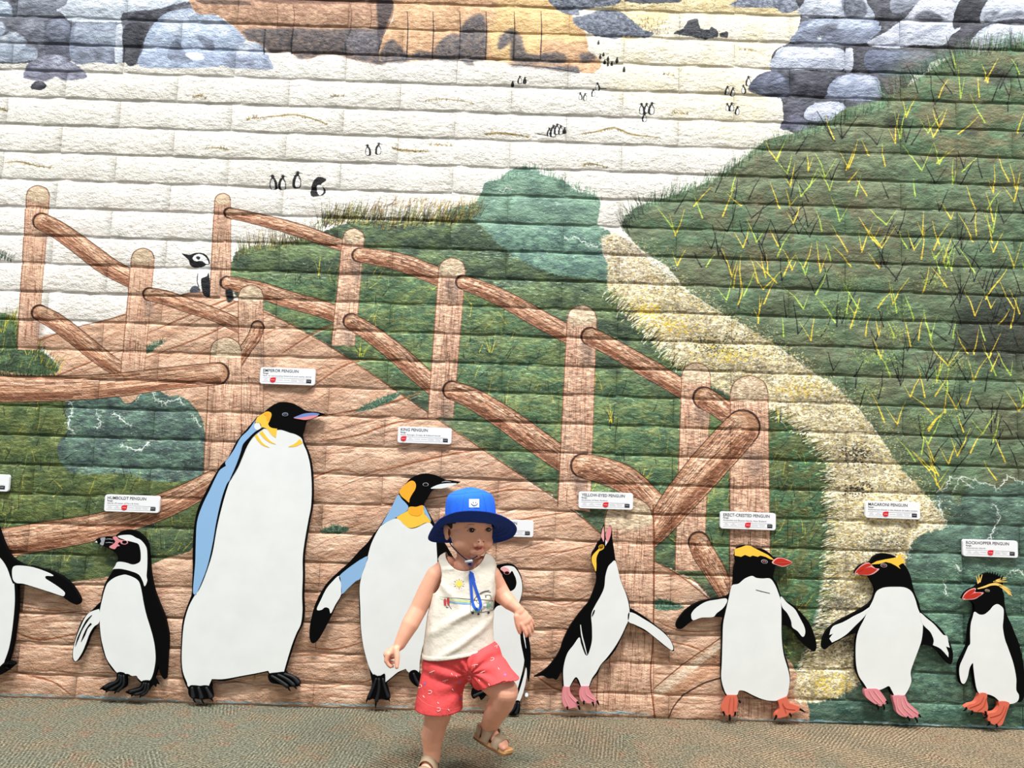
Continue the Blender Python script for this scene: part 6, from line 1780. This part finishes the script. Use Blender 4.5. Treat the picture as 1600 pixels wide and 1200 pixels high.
def smooth_ring(fn):
    P = [fn(360 * k / NA) for k in range(NA)]
    for _ in range(6):
        P = [(P[k - 1] + P[k] * 2 + P[(k + 1) % NA]) / 4 for k in range(NA)]
    return P


inn = smooth_ring(innerpt); rim = smooth_ring(rimpt)
hatroot_me = None


def brim_mesh(off):
    V, Fc = [], []
    NR = 24
    for j in range(NR + 1):
        t = j / NR
        for k in range(NA):
            p = inn[k].lerp(rim[k], t)
            ctr = Vector((inn[k].x, inn[k].y, inn[k].z))
            p.z += .010 * math.sin(math.pi * t) * (0.2 - math.cos(2 * math.pi * k / NA)) + .0016 * math.sin(t * 31)
            p.z += off
            V.append(p)
    for j in range(NR):
        for k in range(NA):
            k2 = (k + 1) % NA
            Fc.append((j * NA + k, j * NA + k2, (j + 1) * NA + k2, (j + 1) * NA + k))
    return mesh('brim', V, Fc)


lin = add('hat_brim_lining', brim_mesh(0), M_NAVY, None, True)
brm_me = brim_mesh(0)
for i_, v in enumerate(brm_me.vertices):
    pass
# outer cloth lies on the far side of the lining
bmb = bmesh.new(); bmb.from_mesh(brm_me); bmb.normal_update()
for v in bmb.verts:
    n_ = v.normal if v.normal.z > 0 else -v.normal
    v.co += n_ * .0022
bmb.to_mesh(brm_me); bmb.free()
brm_me.name = 'hat_brim'
brm = add('hat_brim', brm_me, M_HATB, None, True)
# crown: panels gathered at the band, flat top panel
V, Fc = [], []
prof = [(0.0, 1.0), (.12, 1.02), (.30, 1.03), (.50, 1.02), (.66, .99), (.76, .95), (.83, .89), (.87, .80), (.93, .62), (.975, .34), (1.0, .02)]
for t, rr in prof:
    for k in range(NA):
        a = 2 * math.pi * k / NA
        base = inn[k]
        cxp = HX - .5 - 1.0 * t
        ytop = 822 - 59 * t
        g = 1 + .022 * math.sin(a * 15 + 1.5) * max(0, 1 - t * 1.3) + .010 * math.sin(a * 27) * max(0, 1 - t * 1.6)
        p = V3(cxp + 38.4 * rr * g * math.sin(a), ytop, HYc + .004 * t - .076 * rr * g * math.cos(a))
        w = max(0, 1 - t / .30)
        p.z = p.z * (1 - w) + base.z * w
        p.z += .0035 * math.sin(a * 2 + .4) * (t > .8)
        V.append(p)
nr = len(prof)
for j in range(nr - 1):
    for k in range(NA):
        k2 = (k + 1) % NA
        Fc.append((j * NA + k, j * NA + k2, (j + 1) * NA + k2, (j + 1) * NA + k))
Fc.append(tuple((nr - 1) * NA + k for k in range(NA)))
crown_me = mesh('hat', V, Fc)
hat = add('hat', crown_me, M_HATB, person, True)
hat['label'] = 'blue cotton bucket hat with navy lining'
hat_off = origin(hat)
for o_ in (lin, brm):
    o_.parent = hat
    o_.data.transform(Matrix.Translation(-hat_off))
HB = bvh_of(crown_me, hat_off)
# seams of the crown
for t_i in (7,):
    P = [Vector(V[t_i * NA + k]) for k in range(NA)] + [Vector(V[t_i * NA])]
    add('hat_seam', tube_mesh('hat_seam', P, .0009, 6, False), M_HATB, hat, True)
for pts_ in ([(752, 768), (757, 782), (760, 798)], [(727, 768), (724, 784), (722, 798)]):
    thread('hat_seam', pts_, .8, HB, M_HATB, hat, .0002)
rimP = [p.copy() for p in rim] + [rim[0].copy()]
add('hat_hem', tube_mesh('hat_hem', rimP, .0019, 8, False), M_NAVY, hat, True)
pt_ = decal('hat_patch', [(733, 780, 1), (748.5, 780, 1), (748.5, 793, 1), (733, 793, 1)], HB, M_WHT, hat, .0018, False, 4)
thread('smile', [(736.2, 786.8), (738.2, 789.0), (741.2, 789.9), (744.2, 788.8), (746, 786.4)], .7, HB, M_INK, pt_ or hat, .0024)
for ex in (739.3, 743.2):
    decal('smile_eye', ellipse(ex, 785.2, .65, .9, 0, 8), HB, M_INK, pt_ or hat, .0026, False, 1)

# ---- tank top
ROWS = [(864, 697, 864, 759, .034), (869, 689, 869, 767, .040), (876, 685, 876, 771.5, .045), (886, 683, 886, 774, .050), (900, 682.5, 900, 775, .054), (916, 681, 916, 774, .057), (936, 676, 936, 771.5, .060),
        (960, 670.5, 958, 769.5, .064), (985, 667, 980, 769, .067), (1008, 663.5, 998, 769.5, .069), (1026, 661, 1009, 770.5, .070)]
NT, NV = 168, 110
tv = np.linspace(0, 1, len(ROWS)); vv = np.linspace(0, 1, NV)
col = lambda i: np.interp(vv, tv, [r_[i] for r_ in ROWS])


def smth(a):
    for _ in range(4):
        a[1:-1] = (a[:-2] + a[1:-1] * 2 + a[2:]) / 4
    return a


yl, xl, yr, xr, dp = [smth(col(i)) for i in range(5)]
V = []
for j in range(NV):
    Lp = V3(xl[j], yl[j], CY); Rp = V3(xr[j], yr[j], CY)
    c = (Lp + Rp) / 2; hw = (Rp - Lp) / 2
    for k in range(NT):
        a = 2 * math.pi * k / NT
        ca, sa = math.cos(a), math.sin(a)
        e = 2.25
        sx = math.copysign(abs(sa) ** (2 / e), sa); sy = -math.copysign(abs(ca) ** (2 / e), ca)
        p = c + hw * sx + Vector((0, 1, 0)) * dp[j] * sy
        # cloth folds running from the far hip up to the near armpit
        t = vv[j]
        wob = 0.0
        if ca > -.2:
            for (x0_, t0_, x1_, t1_, w_, h_) in ((.95, .55, -.85, .80, .05, .0055), (.98, .72, -.5, .97, .045, .0050), (-.9, .42, .0, .62, .05, .0035), (-.95, .30, -.7, .95, .10, .0040), (.9, .35, .7, .8, .09, .0035), (-.75, .30, .1, .24, .035, .0028), (.6, .62, -.2, .70, .03, .003)):
                dx_, dt_ = x1_ - x0_, t1_ - t0_
                q_ = max(0, min(1, ((sx - x0_) * dx_ + (t - t0_) * dt_) / (dx_ * dx_ + dt_ * dt_)))
                d_ = math.hypot(sx - x0_ - q_ * dx_, (t - t0_ - q_ * dt_) * 1.6)
                wob += h_ * math.exp(-(d_ / w_) ** 2 / 1.4) * math.sin(math.pi * (.15 + .7 * q_))
        wob += .0012 * math.sin(5 * sx + 9 * t)
        n_ = Vector((sx * .6, sy, 0)).normalized()
        p += n_ * (wob + .001)
        if t > .965:
            p += n_ * .0016
        V.append(p)
Fc = [(j * NT + k, j * NT + (k + 1) % NT, (j + 1) * NT + (k + 1) % NT, (j + 1) * NT + k) for j in range(NV - 1) for k in range(NT)]
V.append(V3(728, 863, CY)); top_c = len(V) - 1
Fc += [(top_c, (k + 1) % NT, k) for k in range(NT)]
CUT = [(727.5, 857, 31.5, 30.5), (671.5, 897, 21, 31), (789.5, 899, 17, 30)]
# photo-plane ellipses at the child's depth -> real ellipses in x and z
CUT3 = []
for cx, cy, rx, ry in CUT:
    c = V3(cx, cy, CY); a_ = V3(cx + rx, cy, CY); b_ = V3(cx, cy - ry, CY)
    CUT3.append((c, (a_ - c).length, (b_ - c).length))


def incut(p):
    for i, (c, rx, rz) in enumerate(CUT3):
        q = ((p.x - c.x) / rx) ** 2 + ((p.z - c.z) / rz) ** 2
        if q < 1:
            return i
    return -1


bm = bmesh.new()
bv_ = [bm.verts.new(v) for v in V]
for f_ in Fc:
    bm.faces.new([bv_[i] for i in f_])
bmesh.ops.delete(bm, geom=[f_ for f_ in bm.faces if incut(f_.calc_center_median()) >= 0], context='FACES')
bmesh.ops.delete(bm, geom=[v for v in bm.verts if not v.link_faces], context='VERTS')
for v in bm.verts:
    if any(e.is_boundary for e in v.link_edges):
        best = None
        for c, rx, rz in CUT3:
            dx, dz = (v.co.x - c.x) / rx, (v.co.z - c.z) / rz
            q = math.hypot(dx, dz)
            if .80 < q < 1.25 and (best is None or abs(q - 1) < abs(best[0] - 1)):
                best = (q, c, rx, rz, dx, dz)
        if best and v.co.z > V3(720, 940, CY).z:
            q, c, rx, rz, dx, dz = best
            v.co.x = c.x + dx / q * rx; v.co.z = c.z + dz / q * rz
bmesh.ops.recalc_face_normals(bm, faces=bm.faces[:])
# bindings round the neck and arm openings
loops = [[], [], []]
for v in bm.verts:
    if any(e.is_boundary for e in v.link_edges) and v.co.z > V3(720, 940, CY).z:
        for i, (c, rx, rz) in enumerate(CUT3):
            if abs(math.hypot((v.co.x - c.x) / rx, (v.co.z - c.z) / rz) - 1) < .03:
                loops[i].append(v.co.copy()); break
me = bpy.data.meshes.new('tank_top'); bm.to_mesh(me); bm.free()
top = add('tank_top', me, M_TOP, person, True)
sd = top.modifiers.new('thick', 'SOLIDIFY'); sd.thickness = .0022; sd.offset = 1
TB = bvh_of(me, origin(top))

# printed motifs on the chest
M_SUN = mat('print_yellow', (240, 214, 92), 0.8, 0.1)
M_PG = mat('print_green', (150, 196, 170), 0.8, 0.1)
M_PB = mat('print_blue', (112, 160, 206), 0.8, 0.1)
M_PR = mat('print_red', (190, 66, 70), 0.8, 0.1)
M_PK = mat('print_ink', (62, 66, 78), 0.8, 0.1)
sun = decal('sun_print', ellipse(717.5, 912, 4.6, 4.8), TB, M_SUN, top, .0028)
for k in range(12):
    a = k * math.pi / 6
    thread('sun_ray', [(717.5 + 6 * math.cos(a), 912 + 6 * math.sin(a)), (717.5 + 8.2 * math.cos(a), 912 + 8.2 * math.sin(a))], .55, TB, M_PK if k % 2 else M_SUN, sun or top, .0026)
for i, (m_, dy) in enumerate(((M_PK, 0), (M_PG, 2.2), (M_SUN, 3.8), (M_PG, 5.4), (M_PB, 7.0), (M_PB, 8.4))):
    thread('stripe_print', [(684, 932 + dy * .3), (700, 933.5 + dy * .8), (718, 935 + dy), (737, 936.5 + dy)], [.4, .9, 1.2, 1.1], TB, m_, top, .0018)
for pg in ([(694, 938), (697, 935), (698, 944), (695, 946)], [(699, 936), (702, 933), (703, 943), (700, 945)]):
    decal('red_print', pg, TB, M_PR, top, .0036)
for ls in ([(698, 946), (699, 950)], [(702, 945), (704, 949), (706, 951)], [(697, 948), (701, 949)]):
    thread('ink_print', ls, .6, TB, M_PK, top, .0026)
decal('van_print', [(736, 938, 1), (768, 939, 1), (769, 954, 1), (736, 956, 1)], TB, M_WHT, top, .0026, False, 5)
decal('van_print', [(760, 940, 1), (767, 940, 1), (768, 950, 1), (760, 950, 1)], TB, M_PG, top, .0034, False, 3)
decal('van_print', [(739, 950), (748, 949), (750, 954), (741, 956)], TB, M_PG, top, .0034)
for ls in ([(735, 939), (752, 937), (769, 938)], [(735, 955), (752, 956), (769, 953)], [(751, 938), (752, 955)], [(735, 939), (735, 955)], [(769, 938), (769, 953)], [(742, 934), (752, 925), (764, 922)], [(750, 928), (758, 924), (766, 925)], [(754, 947), (762, 948)],
           [(744, 938), (747, 943), (751, 938)], [(757, 930), (765, 930), (766, 936)], [(736, 946), (742, 945)]):
    thread('ink_print', ls, .6, TB, M_PK, top, .0030)
for (x, y) in ((738, 957), (747, 959), (762, 957)):
    decal('wheel_print', ellipse(x, y, 2, 1.8, 0, 8), TB, M_PK, top, .0032, False, 2)
for (x, y) in ((741.5, 936), (748, 936), (758.5, 932.5)):
    decal('ink_print', ellipse(x, y, 1.2, 1.1, 0, 8), TB, M_PK, top, .0036, False, 1)
# cord and strap under the chin
cordP = [V3(700, 843, CY - .02), cast(705, 852, BV, .003) or V3(705, 852, CY - .04), V3(712, 860, CY - .052), V3(722, 869, CY - .062), V3(731, 876, CY - .068)]
add('chin_cord', tube_mesh('chin_cord', [Vector(p) for p in cordP], .0016, 8), M_CORD, hat, True)
add('chin_cord', tube_mesh('chin_cord', [V3(746, 869, CY - .055), V3(740, 872, CY - .064), V3(734, 876, CY - .068)], .0016, 8), M_CORD, hat, True)
tg = add('toggle', tube_mesh('toggle', [V3(727, 878.5, CY - .072), V3(738, 876.5, CY - .072)], .0042, 12), M_TOGG, hat, True)


def strip(name, pts, w, Yf, m, par):
    q = curve_pts(pts, False, 6)
    P = []
    for x, y in q:
        h_ = TB.ray_cast(Vector(CAM), (V3(x, y, CY - .1) - Vector(CAM)).normalized())
        P.append((h_[0] + Vector((0, -.004, 0))) if h_[0] is not None else V3(x, y, Yf))
    Vx = []
    for i, p in enumerate(P):
        t = (P[min(i + 1, len(P) - 1)] - P[max(i - 1, 0)]).normalized()
        s_ = t.cross(Vector((0, -1, 0))).normalized() * w * .00092
        Vx += [p - s_, p + s_, p + s_ + Vector((0, -.0012, 0)), p - s_ + Vector((0, -.0012, 0))]
    Fx = []
    for i in range(len(P) - 1):
        a = i * 4
        for k in range(4):
            Fx.append((a + k, a + (k + 1) % 4, a + 4 + (k + 1) % 4, a + 4 + k))
    return add(name, mesh(name, Vx, Fx), m, par)


strip('chin_strap', [(733.5, 880), (735, 900), (736.5, 920), (738, 938), (742, 949), (747, 952), (751, 947), (750, 938), (745, 924), (740, 908)], 4.2, CY - .07, M_RIBB, hat)
strip('chin_strap', [(734, 880), (737, 896), (740, 908)], 6.2, CY - .07, M_RIBB, hat)

# ---- shorts
sh = [ball(V3(721, 1022, CY), (.104, .068, .050)), ball(V3(700, 1040, CY), (.072, .068, .06)), ball(V3(748, 1030, CY - .01), (.066, .066, .060))]
sh += limb([V3(696, 1045, CY), V3(690, 1070, CY - .002), V3(686, 1100, CY - .004), V3(684, 1128, CY - .004)], [.060, .0605, .064, .068], 28)
sh += limb([V3(750, 1034, CY - .01), V3(764, 1050, CY - .028), V3(778, 1066, CY - .048), V3(799, 1088, CY - .075)], [.058, .054, .0480, .0475], 28)
sm = fuse('shorts', sh, .0026, 8, .5)
pl = [(V3(686, 1105.5, CY - .004), Vector((.02, .0, -1)).normalized(), V3(733, 1100, CY).x, -1), (V3(773, 1066.5, CY - .04), Vector((.42, -.18, -.88)).normalized(), V3(735, 1070, CY).x, 1)]
bm = bmesh.new(); bm.from_mesh(sm)
xs_ = V3(732, 1080, CY).x


def cutside(c):
    i = 0 if c.x < xs_ else 1
    return (c - pl[i][0]).dot(pl[i][1]) > 0 and c.z < V3(720, 1045, CY).z


bmesh.ops.delete(bm, geom=[f_ for f_ in bm.faces if cutside(f_.calc_center_median()) or f_.calc_center_median().z > V3(720, 992, CY).z], context='FACES')
bmesh.ops.delete(bm, geom=[v for v in bm.verts if not v.link_faces], context='VERTS')
for v in bm.verts:
    i = 0 if v.co.x < xs_ else 1
    if any(e.is_boundary for e in v.link_edges) and v.co.z < V3(720, 1045, CY).z:
        dd = (v.co - pl[i][0]).dot(pl[i][1])
        if abs(dd) < .004:
            v.co -= pl[i][1] * dd
    # creases radiating from the crotch towards the raised knee
    c = V3(735, 1050, CY - .05)
    r_ = v.co - c
    an = math.atan2(r_.z, r_.x)
    amp = .0032 * min(1, r_.length / .03) * max(0, 1 - r_.length / .16)
    n_ = v.normal
    v.co += n_ * amp * math.sin(an * 11 + 6 * r_.length / .1)
bm.normal_update()
bm.to_mesh(sm); bm.free()
shorts = add('shorts', sm, M_SHORT, person, True)
sd = shorts.modifiers.new('thick', 'SOLIDIFY'); sd.thickness = .002; sd.offset = 1
SBV = bvh_of(sm, origin(shorts))
M_MOT = mat('pale_motif', (240, 216, 208), 0.8, 0.1); M_MOTB = mat('lilac_motif', (150, 112, 176), 0.8, 0.1)
for (x, y, kind) in ((742, 1040, 0), (733, 1058, 1), (696, 1063, 0), (672, 1081, 1), (684, 1097, 2), (685, 1108, 1), (723, 1084, 0), (662, 1087, 2), (718, 1066, 3), (665, 1068, 3), (789, 1055, 3), (718, 1092, 3), (706, 1076, 2), (776, 1010, 0), (764, 1068, 2), (705, 1052, 2),
                     (712, 1055, 2), (754, 1050, 0), (768, 1030, 1), (796, 1042, 2), (657, 1072, 1), (700, 1108, 2), (748, 1062, 2), (676, 1050, 0), (778, 1044, 2)):
    if kind == 0:
        thread('motif', [(x - 4, y + 1), (x, y - 1), (x + 4, y - 2)], .7, SBV, M_MOT, shorts, .0024)
        thread('motif', [(x, y - 1), (x - 1, y + 3)], .6, SBV, M_MOT, shorts, .0024)
    elif kind == 1:
        thread('motif', [(x - 2, y - 2), (x + 2, y - 2), (x + 3, y + 1), (x, y + 3), (x - 2, y + 2)], .7, SBV, M_MOT, shorts, .0024)
    elif kind == 2:
        thread('motif', [(x, y), (x + 2, y + 3)], .9, SBV, M_MOT, shorts, .0024)
    else:
        decal('motif', ellipse(x, y, 2, 1.6, 20, 8), SBV, M_MOTB, shorts, .0026, False, 1)
# stitched hem lines
thread('hem_stitch', [(653, 1087), (664, 1098), (684, 1106), (706, 1108), (722, 1103)], .35, SBV, mat('coral_stitch', (226, 128, 124), 0.8, 0.1), shorts, .0022)
thread('hem_stitch', [(742, 1072), (764, 1075), (784, 1070), (804, 1058)], .5, SBV, M_SHORT, shorts, .0022)


# ---- sandals
def sandal(F, side):
    outl = []
    for a in np.linspace(0, 2 * math.pi, 40, endpoint=False):
        f = .5 - .5 * math.cos(a)
        w = (.0245 + .0065 * math.sin(math.pi * min(1, f * 1.05)) ** 1 * (f > .35) * (f - .35) * 1.6) * (math.sin(a) if True else 0)
        w = math.copysign(abs(math.sin(a)) ** .55 * (.0225 + .0085 * max(0, f - .3)), math.sin(a))
        outl.append((w, -.006 + f * (F.L + .008)))
    root_me = None
    def slab(name, u0, u1, m, par, g=0.0):
        V = []
        K = len(outl)
        for u in (u0, u1):
            for s_, f_ in outl:
                V.append(F.p(s_ * (1 + g), f_, u + (.004 if f_ > F.L * .97 else 0)))
        Fx = [tuple(range(K)), tuple(range(2 * K - 1, K - 1, -1))] + [(k, (k + 1) % K, K + (k + 1) % K, K + k) for k in range(K)]
        bm = bmesh.new(); vs = [bm.verts.new(v) for v in V]
        for f_ in Fx:
            bm.faces.new([vs[i] for i in f_])
        bmesh.ops.recalc_face_normals(bm, faces=bm.faces[:])
        me = bpy.data.meshes.new(name); bm.to_mesh(me); bm.free()
        return add(name, me, m, par)
    s0 = slab('sandal', -.0060, .0020, M_SOLE, person)
    slab('outsole', -.0118, -.0058, M_SOLE2, s0, .02)

    def strap(name, f0, f1, ws, hs, tilt=0.0, back=False, w2=.0):
        """Leather band arched over the foot between two stations along the sole."""
        V = []; NA_, = (22,)
        for q in range(2):
            for j, f_ in enumerate((f0, f1)):
                for k in range(NA_):
                    a = math.pi * k / (NA_ - 1)
                    rw = ws + q * .0024; rh = (hs if not isinstance(hs, tuple) else hs[j]) + q * .0024
                    V.append(F.p(rw * math.cos(a), f_ + tilt * math.sin(a), -.001 + rh * math.sin(a) ** .8))
        Fx = []
        for k in range(NA_ - 1):
            Fx += [(k, k + 1, NA_ + k + 1, NA_ + k), (2 * NA_ + k, 3 * NA_ + k, 3 * NA_ + k + 1, 2 * NA_ + k + 1), (k, 2 * NA_ + k, 2 * NA_ + k + 1, k + 1), (NA_ + k, NA_ + k + 1, 3 * NA_ + k + 1, 3 * NA_ + k)]
        return add(name, mesh(name, V, Fx), M_TAUPE, s0, True)
    strap('strap', .068, .092, .0262, (.0285, .0225))
    st = strap('strap', .030, .056, .0245, (.058, .040), .006)
    # heel counter
    V = []
    NB = 24
    for q in range(2):
        for u in (-.001, .030):
            for k in range(NB):
                a = math.pi * (-.0 + k / (NB - 1))
                r_ = .0225 + q * .0022
                V.append(F.p(r_ * math.cos(a), .024 - r_ * 1.12 * math.sin(a), u))
    Fx = []
    for k in range(NB - 1):
        Fx += [(k, k + 1, NB + k + 1, NB + k), (2 * NB + k, 3 * NB + k, 3 * NB + k + 1, 2 * NB + k + 1), (NB + k, NB + k + 1, 3 * NB + k + 1, 3 * NB + k), (k, 2 * NB + k, 2 * NB + k + 1, k + 1)]
    add('heel_counter', mesh('heel_counter', V, Fx), M_TAUPE, s0, True)
    for u_ in (1,):
        a0 = F.p(side * .0265, .034, .020); a1 = F.p(side * .0215, .036, .040); a2 = F.p(side * .0215, .054, .033); a3 = F.p(side * .0265, .054, .016)
        add('buckle', tube_mesh('buckle', [a0, a1], .0014, 8), M_BUCK, s0, True)
    return s0


sandal(FL, 1)
sandal(FR, -1)
